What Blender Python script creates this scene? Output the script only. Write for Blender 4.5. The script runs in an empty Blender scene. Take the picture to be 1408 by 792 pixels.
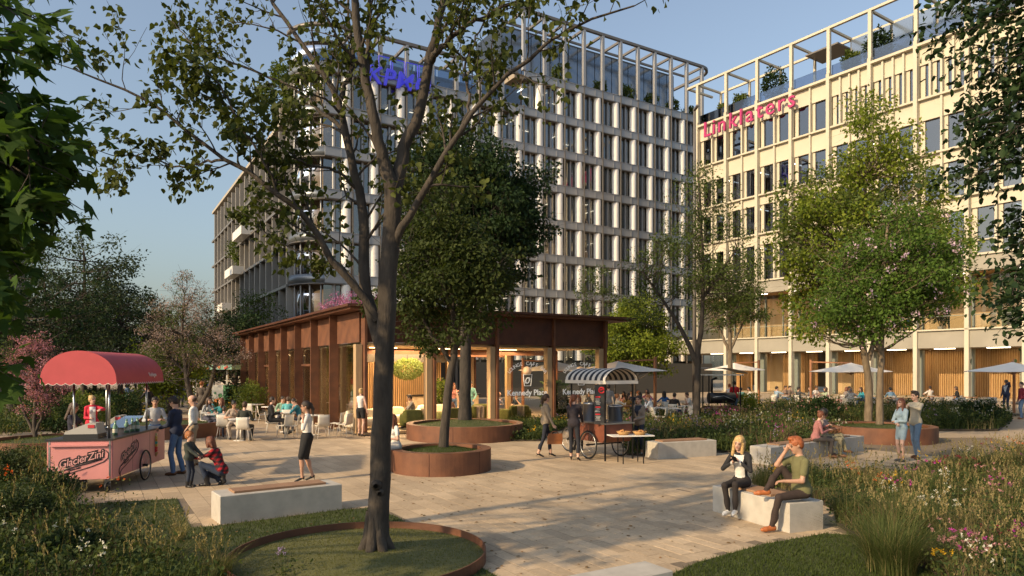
import bpy, math, random
import numpy as np
from mathutils import Vector, Matrix
from math import sin, cos, pi, radians, sqrt, atan2

# ------------------------------------------------------------------ camera, world, sun, exposure
SC = bpy.context.scene
COL = SC.collection
F, CX, YH, HC = 945.0, 704.0, 507.0, 2.45
cd = bpy.data.cameras.new('camera'); cam = bpy.data.objects.new('camera', cd); COL.objects.link(cam)
cam.location = (0, 0, HC); cam.rotation_euler = (pi/2, 0, 0)
cd.sensor_width = 36; cd.lens = 36*F/1408; cd.shift_y = (YH-396)/1408; cd.clip_start = .1; cd.clip_end = 4000
SC.camera = cam
SUN_EL = radians(26); SUN_H = Vector((-.785, -.62, 0)).normalized()
sund = SUN_H*cos(SUN_EL) + Vector((0, 0, sin(SUN_EL)))
sl = bpy.data.lights.new('sun', 'SUN'); sl.energy = 5.0; sl.angle = radians(1.0); sl.color = (1.0, .74, .43)
so = bpy.data.objects.new('sun', sl); COL.objects.link(so); so.rotation_euler = sund.to_track_quat('Z', 'Y').to_euler()
so.location = (-30, -30, 40)
W = bpy.data.worlds.new('World'); SC.world = W; W.use_nodes = True
nt = W.node_tree; bgn = nt.nodes['Background']
sky = nt.nodes.new('ShaderNodeTexSky'); sky.sky_type = 'NISHITA'; sky.sun_disc = False
sky.sun_elevation = SUN_EL; sky.sun_rotation = atan2(SUN_H.x, SUN_H.y)
sky.altitude = 50; sky.air_density = 1.5; sky.dust_density = 3.0; sky.ozone_density = 4.5
hs_ = nt.nodes.new('ShaderNodeHueSaturation'); hs_.inputs['Saturation'].default_value = .74; hs_.inputs['Value'].default_value = 1.12
nt.links.new(sky.outputs[0], hs_.inputs['Color']); nt.links.new(hs_.outputs[0], bgn.inputs[0]); bgn.inputs[1].default_value = .15
SC.view_settings.view_transform = 'Standard'; SC.view_settings.look = 'None'
SC.view_settings.exposure = 0.12; SC.view_settings.gamma = 1
SC.render.engine = 'CYCLES'
cy = SC.cycles; cy.use_denoising = True; cy.max_bounces = 6; cy.diffuse_bounces = 3; cy.glossy_bounces = 3
cy.transmission_bounces = 4; cy.transparent_max_bounces = 12; cy.sample_clamp_indirect = 4; cy.caustics_reflective = False
cy.caustics_refractive = False

# ------------------------------------------------------------------ frames
A2 = Vector((-.519, .855, 0)).normalized()       # plaza grid, going away to the left
B2 = Vector((.855, .519, 0)).normalized()        # plaza grid, going away to the right
Z = Vector((0, 0, 1))
def V(*a): return Vector(a)
def G(px, py, z=0.0):                            # ground point seen at a pixel of the photograph
    y = (HC-z)*F/(py-YH); return Vector(((px-CX)/F*y, y, z))
def PY(px, py, y): return Vector(((px-CX)/F*y, y, HC-(py-YH)/F*y))
def XY(px, y, z=0.0): return Vector(((px-CX)/F*y, y, z))

# ------------------------------------------------------------------ materials
MATS = {}
def lnk(nt, a, b): nt.links.new(a, b)
def mat(name, col, rough=.8, metal=0, var=0, vscale=3.0, bump=0, bscale=20.0, spec=None, attr=None, objrnd=0, col2=None, emis=None, estr=0, detail=4, stretch=None, coat=0, sheen=0):
    """principled with noise colour variation, optional per-leaf attribute and per-object variation"""
    if name in MATS: return MATS[name]
    m = bpy.data.materials.new(name); m.use_nodes = True; MATS[name] = m
    nt = m.node_tree; N = nt.nodes; b = N['Principled BSDF']
    b.inputs['Roughness'].default_value = rough; b.inputs['Metallic'].default_value = metal
    if spec is not None: b.inputs['Specular IOR Level'].default_value = spec
    if coat: b.inputs['Coat Weight'].default_value = coat
    c = (*col, 1)
    b.inputs['Base Color'].default_value = c
    out = None
    if var or bump or col2:
        tc = N.new('ShaderNodeTexCoord'); src = tc.outputs['Object']
        if stretch:
            mp = N.new('ShaderNodeMapping'); mp.inputs['Scale'].default_value = stretch; lnk(nt, src, mp.inputs[0]); src = mp.outputs[0]
        n = N.new('ShaderNodeTexNoise'); n.inputs['Scale'].default_value = vscale; n.inputs['Detail'].default_value = detail
        lnk(nt, src, n.inputs['Vector'])
        if var or col2:
            r = N.new('ShaderNodeValToRGB'); e = r.color_ramp.elements
            e[0].position = .3; e[1].position = .7
            k = var
            if col2: e[0].color = c; e[1].color = (*col2, 1)
            else:
                e[0].color = tuple(max(0, x*(1-k)) for x in col)+(1,); e[1].color = tuple(min(1, x*(1+k)) for x in col)+(1,)
            lnk(nt, n.outputs[0], r.inputs[0]); out = r.outputs[0]
        if bump:
            n2 = N.new('ShaderNodeTexNoise'); n2.inputs['Scale'].default_value = bscale; n2.inputs['Detail'].default_value = 6
            lnk(nt, src, n2.inputs['Vector'])
            bp = N.new('ShaderNodeBump'); bp.inputs['Strength'].default_value = bump; bp.inputs['Distance'].default_value = .02
            lnk(nt, n2.outputs[0], bp.inputs['Height']); lnk(nt, bp.outputs[0], b.inputs['Normal'])
    rnd = None
    if attr:
        a = N.new('ShaderNodeAttribute'); a.attribute_name = 'rnd'; rnd = a.outputs['Fac']; amt = attr
    elif objrnd:
        a = N.new('ShaderNodeObjectInfo'); rnd = a.outputs['Random']; amt = objrnd
    if rnd is not None:
        h = N.new('ShaderNodeHueSaturation')
        if out is not None: lnk(nt, out, h.inputs['Color'])
        else: h.inputs['Color'].default_value = c
        mr = N.new('ShaderNodeMapRange'); mr.inputs[3].default_value = 1-amt; mr.inputs[4].default_value = 1+amt
        lnk(nt, rnd, mr.inputs[0]); lnk(nt, mr.outputs[0], h.inputs['Value'])
        out = h.outputs[0]
    if out is not None: lnk(nt, out, b.inputs['Base Color'])
    if emis:
        b.inputs['Emission Color'].default_value = (*emis, 1); b.inputs['Emission Strength'].default_value = estr
    return m
def leafmat(name, c1, c2, trans=.35, rough=.65):
    if name in MATS: return MATS[name]
    m = bpy.data.materials.new(name); m.use_nodes = True; MATS[name] = m
    nt = m.node_tree; N = nt.nodes; b = N['Principled BSDF']; b.inputs['Roughness'].default_value = rough
    b.inputs['Specular IOR Level'].default_value = .14
    a = N.new('ShaderNodeAttribute'); a.attribute_name = 'rnd'
    r = N.new('ShaderNodeValToRGB'); e = r.color_ramp.elements; e[0].color = (*c1, 1); e[1].color = (*c2, 1)
    lnk(nt, a.outputs['Fac'], r.inputs[0]); lnk(nt, r.outputs[0], b.inputs['Base Color'])
    t = N.new('ShaderNodeBsdfTranslucent')
    g = N.new('ShaderNodeMixRGB'); g.blend_type = 'MULTIPLY'; g.inputs[0].default_value = 1; g.inputs[2].default_value = (1.5, 1.5, .7, 1)
    lnk(nt, r.outputs[0], g.inputs[1]); lnk(nt, g.outputs[0], t.inputs[0])
    mx = N.new('ShaderNodeMixShader'); mx.inputs[0].default_value = trans
    lnk(nt, b.outputs[0], mx.inputs[1]); lnk(nt, t.outputs[0], mx.inputs[2]); lnk(nt, mx.outputs[0], N['Material Output'].inputs[0])
    return m
def glassmat(name, tint=(.9, .95, .95), refl=1.0, see=.9, k=1.6, k0=.03):
    if name in MATS: return MATS[name]
    m = bpy.data.materials.new(name); m.use_nodes = True; MATS[name] = m
    nt = m.node_tree; N = nt.nodes; N.remove(N['Principled BSDF'])
    t = N.new('ShaderNodeBsdfTransparent'); t.inputs[0].default_value = tuple(x*see for x in tint)+(1,)
    g = N.new('ShaderNodeBsdfGlossy'); g.inputs['Roughness'].default_value = .02; g.inputs[0].default_value = (refl, refl, refl, 1)
    fr = N.new('ShaderNodeFresnel'); fr.inputs[0].default_value = 1.5
    mx = N.new('ShaderNodeMixShader'); mul = N.new('ShaderNodeMath'); mul.operation = 'MULTIPLY_ADD'; mul.inputs[1].default_value = k; mul.inputs[2].default_value = k0; mul.use_clamp = True
    lnk(nt, fr.outputs[0], mul.inputs[0]); lnk(nt, mul.outputs[0], mx.inputs[0])
    lnk(nt, t.outputs[0], mx.inputs[1]); lnk(nt, g.outputs[0], mx.inputs[2]); lnk(nt, mx.outputs[0], N['Material Output'].inputs[0])
    return m
def emat(name, col, s):
    return mat(name, (0.8, .8, .8), emis=col, estr=s)
def cloth(c):
    return mat('cloth_%02x%02x%02x' % tuple(int(min(1, x)*255) for x in c), c, .9, var=.12, vscale=9, bump=.35, bscale=14)

M_CONC = mat('concrete', (.42, .39, .34), .85, var=.12, vscale=5, bump=.15, bscale=60)
M_CORT = mat('corten_steel', (.19, .078, .038), .65, var=.35, vscale=2.2, bump=.2, bscale=30, metal=.15, col2=(.10, .042, .024), detail=8)
M_CORTD = mat('corten_dark', (.12, .045, .024), .6, metal=.3, col2=(.065, .026, .017), vscale=1.6, detail=8, bump=.15, bscale=24)
M_WOODB = mat('bench_timber', (.30, .17, .095), .7, var=.25, vscale=3, stretch=(1, 12, 12), bump=.2, bscale=15)
M_OAK = mat('oak', (.42, .29, .16), .6, var=.18, vscale=2.5, stretch=(8, 8, .6), bump=.1, bscale=10)
M_BLACK = mat('black_metal', (.015, .015, .017), .4, metal=.5)
M_STEEL = mat('steel', (.5, .5, .5), .3, metal=1, bump=.03, bscale=8)
M_WHITE = mat('white_paint', (.72, .70, .66), .5)
M_SOIL = mat('soil', (.05, .038, .025), .95, var=.4, vscale=6, bump=.6, bscale=20)
M_RUBBER = mat('rubber', (.012, .012, .012), .7)

# ------------------------------------------------------------------ object helpers
def tag(o, label=None, cat=None, group=None, kind=None):
    if label: o['label'] = label
    if cat: o['category'] = cat
    if group: o['group'] = group
    if kind: o['kind'] = kind
    return o
def empty(name, loc=(0, 0, 0), rz=0, label=None, cat=None, group=None, kind=None):
    o = bpy.data.objects.new(name, None); COL.objects.link(o); o.location = loc; o.rotation_euler = (0, 0, rz); o.empty_display_size = .2
    return tag(o, label, cat, group, kind)
def link(name, me, parent=None, loc=None, rz=None):
    o = bpy.data.objects.new(name, me); COL.objects.link(o)
    if parent: o.parent = parent
    if loc is not None: o.location = loc
    if rz is not None: o.rotation_euler = (0, 0, rz)
    return o
def npmesh(name, v, f, mats, mi=None, smooth=False, rnd=None, tri=None):
    """v Nx3 array, f MxK array (all faces with K corners)"""
    me = bpy.data.meshes.new(name); v = np.asarray(v, dtype=np.float32); f = np.asarray(f, dtype=np.int32)
    k = f.shape[1]; n = len(f)
    me.vertices.add(len(v)); me.vertices.foreach_set('co', v.ravel())
    me.loops.add(n*k); me.loops.foreach_set('vertex_index', f.ravel())
    me.polygons.add(n); me.polygons.foreach_set('loop_start', np.arange(0, n*k, k, dtype=np.int32))
    try: me.polygons.foreach_set('loop_total', np.full(n, k, dtype=np.int32))
    except Exception: pass
    if smooth: me.polygons.foreach_set('use_smooth', np.ones(n, dtype=bool))
    if mi is not None: me.polygons.foreach_set('material_index', np.asarray(mi, dtype=np.int32))
    if rnd is not None:
        at = me.attributes.new('rnd', 'FLOAT', 'FACE'); at.data.foreach_set('value', np.asarray(rnd, dtype=np.float32))
    for m in (mats if isinstance(mats, (list, tuple)) else [mats]): me.materials.append(m)
    me.update(calc_edges=True)
    return me
class MB:
    """collects shapes, builds one mesh object"""
    def __init__(s): s.v = []; s.f = []; s.m = []; s.mats = []; s.sm = []; s.r = []
    def mi(s, m):
        if m is None: return 0
        if m not in s.mats: s.mats.append(m)
        return s.mats.index(m)
    def add(s, vs, fs, m=None, smooth=False, r=0.5):
        b = len(s.v); s.v += [tuple(x) for x in vs]; k = s.mi(m)
        for f in fs: s.f.append(tuple(b+i for i in f)); s.m.append(k); s.sm.append(smooth); s.r.append(r)
        return s
    def box(s, c, size, m=None, rz=0, ax=None, ay=None, az=None, r=.5, taper=1):
        c = Vector(c); hx, hy, hz = [x/2 for x in size]
        if ax is None:
            ax = Vector((cos(rz), sin(rz), 0)); ay = Vector((-sin(rz), cos(rz), 0)); az = Z
        if az is None: az = ax.cross(ay)
        vs = []
        for k in (-1, 1):
            t = taper if k > 0 else 1
            for i, j in ((-1, -1), (1, -1), (1, 1), (-1, 1)): vs.append(c+ax*hx*i*t+ay*hy*j*t+az*hz*k)
        return s.add(vs, [(3, 2, 1, 0), (4, 5, 6, 7), (0, 1, 5, 4), (1, 2, 6, 5), (2, 3, 7, 6), (3, 0, 4, 7)], m, r=r)
    def beam(s, a, b, w, h=None, m=None, up=None):
        a = Vector(a); b = Vector(b); d = b-a; L = d.length
        if L < 1e-6: return s
        d.normalize(); up = up or (Z if abs(d.z) < .95 else Vector((1, 0, 0)))
        ay = up.cross(d).normalized(); az = d.cross(ay)
        return s.box((a+b)/2, (L, w, h or w), m, ax=d, ay=ay, az=az)
    def tube(s, pts, r, m=None, n=8, caps=True, smooth=True):
        pts = [Vector(p) for p in pts]; rr = r if isinstance(r, (list, tuple)) else [r]*len(pts)
        vs = []; fs = []; prev = None
        for i, p in enumerate(pts):
            d = (pts[min(i+1, len(pts)-1)]-pts[max(i-1, 0)]).normalized()
            if prev is None:
                u = d.cross(Z) if abs(d.z) < .9 else d.cross(Vector((1, 0, 0)))
            else: u = prev-d*prev.dot(d)
            u.normalize(); prev = u; w = d.cross(u)
            for k in range(n):
                a = 2*pi*k/n; vs.append(p+(u*cos(a)+w*sin(a))*rr[i])
        for i in range(len(pts)-1):
            for k in range(n): a = i*n+k; b = i*n+(k+1) % n; fs.append((a, b, b+n, a+n))
        s.add(vs, fs, m, smooth)
        if caps: s.add([], [], m); b0 = len(s.v)-len(vs); s.f += [tuple(b0+k for k in range(n))[::-1], tuple(b0+(len(pts)-1)*n+k for k in range(n))]; s.m += [s.mi(m)]*2; s.sm += [False]*2; s.r += [.5]*2
        return s
    def lathe(s, c, prof, m=None, n=32, smooth=True, a0=0, a1=2*pi, closed=False):
        c = Vector(c); vs = []; fs = []; full = abs(a1-a0-2*pi) < 1e-6; cols = n if full else n+1
        for (r, z) in prof:
            for k in range(cols): a = a0+(a1-a0)*k/n; vs.append(c+Vector((r*cos(a), r*sin(a), z)))
        P = len(prof)
        for i in range(P-1 if not closed else P):
            i2 = (i+1) % P
            for k in range(n):
                k2 = (k+1) % cols; fs.append((i*cols+k, i*cols+k2, i2*cols+k2, i2*cols+k))
        return s.add(vs, fs, m, smooth)
    def prism(s, poly, z0, z1, m=None, r=.5):
        n = len(poly); vs = [(p[0], p[1], z0) for p in poly]+[(p[0], p[1], z1) for p in poly]
        fs = [tuple(range(n))[::-1], tuple(range(n, 2*n))]+[(i, (i+1) % n, (i+1) % n+n, i+n) for i in range(n)]
        return s.add(vs, fs, m, r=r)
    def extr(s, prof, origin, ux, uz, uy, L, m=None, smooth=False):
        """profile (x,z) in plane ux,uz swept along uy by L"""
        o = Vector(origin); n = len(prof); vs = []
        for t in (0, L):
            for (x, z) in prof: vs.append(o+ux*x+uz*z+uy*t)
        fs = [tuple(range(n)), tuple(range(n, 2*n))[::-1]]
        s.add(vs, fs, m); b = len(s.v)-2*n; k = s.mi(m)
        for i in range(n): s.f.append((b+i, b+n+i, b+n+(i+1) % n, b+(i+1) % n)); s.m.append(k); s.sm.append(smooth); s.r.append(.5)
        return s
    def build(s, name, m=None, parent=None, loc=None, rz=None, rnd=False):
        if m is not None and not s.mats: s.mats = [m]
        me = bpy.data.meshes.new(name); me.from_pydata(s.v, [], s.f)
        for q in s.mats: me.materials.append(q)
        me.polygons.foreach_set('material_index', s.m); me.polygons.foreach_set('use_smooth', s.sm)
        if rnd: at = me.attributes.new('rnd', 'FLOAT', 'FACE'); at.data.foreach_set('value', s.r)
        me.update()
        return link(name, me, parent, loc, rz)
def copy_tree(o, parent=None, loc=None, rz=None, label=None, group=None):
    c = o.copy(); COL.objects.link(c)
    if parent: c.parent = parent
    if loc is not None: c.location = loc
    if rz is not None: c.rotation_euler = (0, 0, rz)
    if label: c['label'] = label
    if group: c['group'] = group
    for ch in list(o.children): copy_tree(ch, c)
    return c
def textmesh(txt, size, extrude=.01, bold=0.0, shear=0.0, align='CENTER', spacing=1.0):
    cu = bpy.data.curves.new('lettering', 'FONT'); cu.body = txt; cu.size = size; cu.extrude = extrude; cu.offset = bold; cu.shear = shear
    cu.align_x = align; cu.align_y = 'CENTER'; cu.space_character = spacing; cu.resolution_u = 3
    o = bpy.data.objects.new('lettering', cu); COL.objects.link(o)
    dg = bpy.context.evaluated_depsgraph_get(); me = bpy.data.meshes.new_from_object(o.evaluated_get(dg))
    bpy.data.objects.remove(o); return me
def put_text(name, txt, size, m, loc, xdir, updir, parent=None, **k):
    me = textmesh(txt, size, **k); me.materials.clear(); me.materials.append(m)
    o = link(name, me, parent)
    x = Vector(xdir).normalized(); y = Vector(updir).normalized(); z = x.cross(y)
    M = Matrix((x, y, z)).transposed().to_4x4(); M.translation = Vector(loc)
    o.matrix_local = M
    return o
R = random.Random(7)
# ------------------------------------------------------------------ people: signed-distance bodies, one continuous mesh each
def _rc(P, a, b, ra, rb):
    ba = b-a; L2 = float(ba@ba)+1e-12; t = np.clip(((P-a)@ba)/L2, 0, 1)
    d = P-(a+t[:, None]*ba); return np.sqrt((d*d).sum(1))-(ra+(rb-ra)*t)
def _el(P, c, r, Rm):
    q = (P-c)@Rm; k0 = np.sqrt(((q/r)**2).sum(1)); k1 = np.sqrt(((q/(r*r))**2).sum(1))+1e-9
    return k0*(k0-1)/k1
def sdf_eval(prims, P, k=.022, want=False):
    d = np.full(len(P), 9.0); best = np.full(len(P), 9.0); tg = np.zeros(len(P), int)
    for p in prims:
        e = _rc(P, *p[1:5]) if p[0] == 'rc' else _el(P, *p[1:4])
        kk = p[6]
        if p[5] == -1: d = np.maximum(d, -e); continue
        if want:
            w = e-p[7]; m = w < best; tg[m] = p[5]; best[m] = w[m]
        h = np.clip(.5+.5*(d-e)/kk, 0, 1); d = d*(1-h)+e*h-kk*h*(1-h)
    return (d, tg) if want else d
def surface_nets(prims, vox, pad=.04):
    lo = np.full(3, 9.0); hi = -lo
    for p in prims:
        if p[5] == -1: continue
        if p[0] == 'rc':
            r = max(p[3], p[4]); a = np.minimum(p[1], p[2])-r; b = np.maximum(p[1], p[2])+r
        else: r = max(p[2]); a = p[1]-r; b = p[1]+r
        lo = np.minimum(lo, a); hi = np.maximum(hi, b)
    lo -= pad; hi += pad; S = 4
    nb = np.ceil((hi-lo)/(vox*S)).astype(int); n = nb*S
    # coarse pass
    g = np.stack(np.meshgrid(*[lo[i]+(np.arange(nb[i])*S+(S-1)/2)*vox for i in range(3)], indexing='ij'), -1).reshape(-1, 3)
    dc = sdf_eval(prims, g).reshape(nb); act = np.abs(dc) < vox*S*1.25+.01
    val = np.repeat(np.repeat(np.repeat(dc, S, 0), S, 1), S, 2)
    bi = np.argwhere(act); off = np.stack(np.meshgrid(*[np.arange(S)]*3, indexing='ij'), -1).reshape(-1, 3)
    ix = (bi[:, None, :]*S+off[None]).reshape(-1, 3)
    val[ix[:, 0], ix[:, 1], ix[:, 2]] = sdf_eval(prims, lo+ix*vox)
    s = val < 0
    cid = -np.ones(n-1, int)
    c8 = [s[i:n[0]-1+i, j:n[1]-1+j, k:n[2]-1+k] for i in (0, 1) for j in (0, 1) for k in (0, 1)]
    cnt = sum(x.astype(int) for x in c8); mix = (cnt > 0) & (cnt < 8)
    ci = np.argwhere(mix); cid[mix] = np.arange(len(ci))
    acc = np.zeros((len(ci), 3)); num = np.zeros(len(ci))
    cor = [(i, j, k) for i in (0, 1) for j in (0, 1) for k in (0, 1)]
    for a in range(8):
        for ax in range(3):
            if cor[a][ax]: continue
            b = list(cor[a]); b[ax] = 1; ca = np.array(cor[a]); cb = np.array(b)
            va = val[tuple((ci+ca).T)]; vb = val[tuple((ci+cb).T)]; m = (va < 0) != (vb < 0)
            t = np.where(m, va/np.where(np.abs(va-vb) < 1e-12, 1, va-vb), 0)
            acc += m[:, None]*(ca+(cb-ca)*t[:, None]); num += m
    v = lo+(ci+acc/num[:, None])*vox
    fs = []
    for ax in range(3):
        o1, o2 = [(1, 2), (2, 0), (0, 1)][ax]
        sl0 = [slice(1, None)]*3; sl0[ax] = slice(0, n[ax]-1); sl1 = list(sl0); sl1[ax] = slice(1, n[ax])
        e = s[tuple(sl0)] != s[tuple(sl1)]; ii = np.argwhere(e)
        base = ii.copy(); base[:, o1] += 1; base[:, o2] += 1
        ok = (base[:, o1] < n[o1]-1) & (base[:, o2] < n[o2]-1); base = base[ok]
        ins = s[tuple(base.T)]
        def cc(d1, d2):
            q = base.copy(); q[:, o1] -= d1; q[:, o2] -= d2; return cid[tuple(q.T)]
        q = np.stack([cc(1, 1), cc(0, 1), cc(0, 0), cc(1, 0)], 1)
        q[~ins] = q[~ins][:, ::-1]; fs.append(q)
    f = np.concatenate(fs); f = f[(f >= 0).all(1)]
    return v, f
def _ik(root, tgt, l1, l2, pole):
    d = tgt-root; L = np.linalg.norm(d); mx = (l1+l2)*.995
    if L > mx: tgt = root+d/L*mx; d = tgt-root; L = mx
    u = d/L; a = (l1*l1-l2*l2+L*L)/(2*L); h = sqrt(max(0, l1*l1-a*a)); p = np.array(pole, float); p = p-u*(p@u)
    p /= (np.linalg.norm(p)+1e-9); return root+u*a+p*h, tgt
# tags: 0 skin 1 top 2 shirt 3 bottom 4 shoe 5 eye/brow 6 lip 7 belt/trim
def make_prims(pose, o):
    """pose: dict in metres for a 1.75 m body facing +x; o: outfit"""
    fem = o.get('fem', 0); A = np.array; P = []
    kb = .022
    def rc(a, b, ra, rb, t, k=kb, w=0): P.append(('rc', A(a, float), A(b, float), ra, rb, t, k, w))
    def el(c, r, t, Rm=None, k=kb, w=0): P.append(('el', A(c, float), A(r, float), np.eye(3) if Rm is None else Rm, None, t, k, w))
    g = pose.get
    pel = A(g('pelvis', (0, 0, .962)), float)
    if o.get('shoe') == 'heel' and pel[2] > .8: pel = pel+A((0, 0, .05))
    pel = pel; lean = g('lean', 0); side = g('side', 0); tw = g('twist', 0)
    cl, sn = cos(lean), sin(lean); cs, ss = cos(side), sin(side)
    Ry = A([[cl, 0, sn], [0, 1, 0], [-sn, 0, cl]]); Rx = A([[1, 0, 0], [0, cs, -ss], [0, ss, cs]])
    Rt = A([[cos(tw), -sin(tw), 0], [sin(tw), cos(tw), 0], [0, 0, 1]]); RT = Ry@Rx@Rt
    def T(x, y, z): return pel+RT@A((x, y, z))
    wS = .165 if not fem else .145; wH = .085
    bulk = o.get('bulk', 0); jk = o.get('jacket', 0)*.012+bulk
    top = 1; bt = 3
    # torso
    w_ch = (.115, .145 if not fem else .125, .19)
    ch = T(0, 0, .33); el(ch, A(w_ch)+jk, top, RT, .03)
    el(T(.012 if not fem else .0, 0, .15), A((.10+bulk, (.128 if not fem else .108)+jk, .16)), top, RT, .04)
    if fem:
        for s_ in (-1, 1): el(T(.085+jk, s_*.06, .34), (.05, .055, .055), top, RT, .03)
    el(pel+A((0, 0, .0)), A((.115+jk*.5, .155 if not fem else .158, .12)), bt, None, .03)
    if o.get('untuck') or o.get('jacket'): el(T(0, 0, .035), A((.122+jk, .158+jk if not fem else .155+jk, .13)), top, RT, .04, w=.02)
    sh = [T(0, s_*wS, .44) for s_ in (1, -1)]
    rc(T(-.01, .09, .45), T(-.01, -.09, .45), .06+jk*.5, .06+jk*.5, top, .04)
    nk = T(.0, 0, .50); hd = A(g('head', (.03, 0, .17)), float)
    yaw, pit, rol = g('hyaw', 0), g('hpitch', 0), g('hroll', 0)
    Rh = RT@A([[cos(yaw), -sin(yaw), 0], [sin(yaw), cos(yaw), 0], [0, 0, 1]])@A([[cos(pit), 0, sin(pit)], [0, 1, 0], [-sin(pit), 0, cos(pit)]])@A([[1, 0, 0], [0, cos(rol), -sin(rol)], [0, sin(rol), cos(rol)]])
    Hc = nk+RT@hd
    hS = o.get('hs', 1); Hc = Hc+RT@A((0, 0, .08*(hS-1)))
    def HD(x, y, z): return Hc+Rh@A((x, y, z))*hS
    rc(nk-RT@A((.01, 0, .02)), HD(-.02, 0, -.06), .056 if not fem else .047, .052 if not fem else .044, 0, .02)
    el(HD(-.012, 0, .03), tuple(q*hS for q in (.096, .076, .088)), 0, Rh, .02); el(HD(.022, 0, -.04), tuple(q*hS for q in (.068, .056, .075)), 0, Rh, .03)
    rc(HD(.078, 0, .012), HD(.098, 0, -.022), .010, .014, 0, .012); rc(HD(.07, .03, .028), HD(.07, -.03, .028), .014, .014, 0, .02)
    for s_ in (-1, 1): el(HD(-.008, s_*.076, -.008), (.022, .009, .032), 0, Rh, .006)
    for s_ in (-1, 1):
        el(HD(.079, s_*.030, .008), (.008, .012, .006), 5, Rh, .004, w=.002)
        rc(HD(.083, s_*.018, .030), HD(.076, s_*.044, .030), .004, .004, 5, .004, w=.001)
    el(HD(.083, 0, -.056), (.010, .022, .008), 6, Rh, .004, w=.003); el(HD(.06, 0, -.10), (.025, .025, .02), 0, Rh, .02)
    # legs
    lt = o.get('leg', 'trousers')
    rT, rK, rA = (.083, .058, .047) if lt == 'trousers' else (.078, .052, .036)
    if o.get('slim'): rT, rK, rA = .078, .053, .036
    if fem: rT += .004
    feet = g('feet', ((0, .10, .085), (0, -.10, .085))); kp = g('kpole', ((1, .1, 0), (1, -.1, 0))); fdir = g('fdir', ((1, .15, 0), (1, -.15, 0)))
    J = dict(hip=[], knee=[], ank=[], wrist=[], elb=[], fore=[])
    heels = o.get('shoe') == 'heel'
    for i in (0, 1):
        hip = pel+A((0, (wH, -wH)[i], -.03)); a0 = A(feet[i], float)
        if heels and g('heelup', 1): a0 = a0+A((0, 0, .05))
        kn, an = _ik(hip, a0, .435, .425, kp[i])
        if lt == 'trousers':
            rc(hip, kn, rT, rK, bt, .03); rc(kn, an, rK, rA, bt, .02); el(kn*.35+an*.65-A((.012, 0, 0)), (.048, .048, .11), bt, None, .03)
            if o.get('crop'): rc(kn*.15+an*.85, an, .034, .032, 0, .01, w=.012)
        elif lt == 'shorts':
            m_ = hip*.45+kn*.55; rc(hip, m_, rT+.012, rT-.002, bt, .03); rc(m_, kn, .062, .05, 0, .02); rc(kn, an, .05, .032, 0, .02); el(kn*.65+an*.35-A((.02, 0, 0)), (.046, .046, .1), 0, None, .03)
        else:
            m_ = hip*.3+kn*.7; rc(hip, m_, rT, .062, bt if lt == 'skirt' else top, .03)
            rc(m_, kn, .060, .05, 0, .02); rc(kn, an, .05, .031, 0, .02); el(kn*.65+an*.35-A((.02, 0, 0)), (.045, .043, .1), 0, None, .03)
        fd = A(fdir[i], float); fd /= np.linalg.norm(fd); an2 = an
        if heels:
            dn = A((0, 0, 1.)); toe = an2+fd*.13-dn*.105
            rc(an2-fd*.02-dn*.03, toe, .033, .022, 4, .015); rc(toe, toe+fd*.035+dn*.003, .022, .012, 4, .01)
            rc(an2, an2-dn*.02, .032, .034, 0, .01, w=.004); rc(an2-fd*.035-dn*.045, an2-fd*.045-dn*.125, .012, .007, 4, .006)
        else:
            zz = A((0, 0, 1.)); sl_ = g('fslope', (0, 0))[i]; q = fd*cos(sl_)-zz*sin(sl_)
            rc(an2-fd*.03-zz*.035, an2+q*.10-zz*.045, .042, .038, 4, .015); rc(an2+q*.10-zz*.045, an2+q*.155-zz*.052, .038, .028, 4, .015)
            if o.get('boot'): rc(an2+A((0, 0, .1)), an2, .05, .045, 4, .015, w=.02)
        J['hip'].append(hip); J['knee'].append(kn); J['ank'].append(an)
    if lt in ('skirt', 'dress'):
        t_ = bt if lt == 'skirt' else top; fr = o.get('len', .8)
        h2 = (J['hip'][0]+J['hip'][1])/2; k2 = [J['hip'][i]*(1-fr)+J['knee'][i]*fr for i in (0, 1)]; km = (k2[0]+k2[1])/2
        for q, w_ in ((k2[0], .085), (k2[1], .085), (km, .09)): rc(h2, h2*.02+q*.98, .13, w_+o.get('flare', 0)-.012, t_, .03, w=.03)
    # arms
    hands = g('hands', ((.06, .26, .83), (.06, -.26, .83))); ep = g('epole', ((-1, .5, 0), (-1, -.5, 0)))
    sv = o.get('sleeve', 'long'); rU = .050+jk*.6+(0 if not fem else -.008); rE = .041+jk*.5-(.005 if fem else 0); rW = .031+(jk*.6) - (.004 if fem else 0)
    for i in (0, 1):
        el_, wr = _ik(sh[i], A(hands[i], float), .285, .25, ep[i])
        s0 = sh[i]
        if sv == 'long': rc(s0, el_, rU+.006, rE, top, .03); rc(el_, wr, rE, rW, top, .015)
        elif sv == 'roll':
            m_ = el_*.6+wr*.4; rc(s0, el_, rU+.006, rE+.004, top, .03); rc(el_, m_, rE+.004, rE+.002, top, .012); rc(el_, wr, .036, .025, 0, .01)
        elif sv == 'short':
            m_ = s0*.4+el_*.6; rc(s0, m_, rU+.008, rU+.008, top, .03); rc(s0, el_, .045, .036, 0, .01); rc(el_, wr, .037, .025, 0, .015)
        else: rc(s0, el_, rU, .035, 0, .03); rc(el_, wr, .036, .024, 0, .015)
        J['elb'].append(el_); J['wrist'].append(wr); fdv = (wr-el_)/np.linalg.norm(wr-el_); J['fore'].append(fdv)
        # palm, four fingers, thumb
        up = A((0, 0, 1.)) if abs(fdv[2]) < .8 else A((1., 0, 0)); lat = np.cross(fdv, up); lat /= np.linalg.norm(lat); pn = np.cross(lat, fdv)
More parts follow.
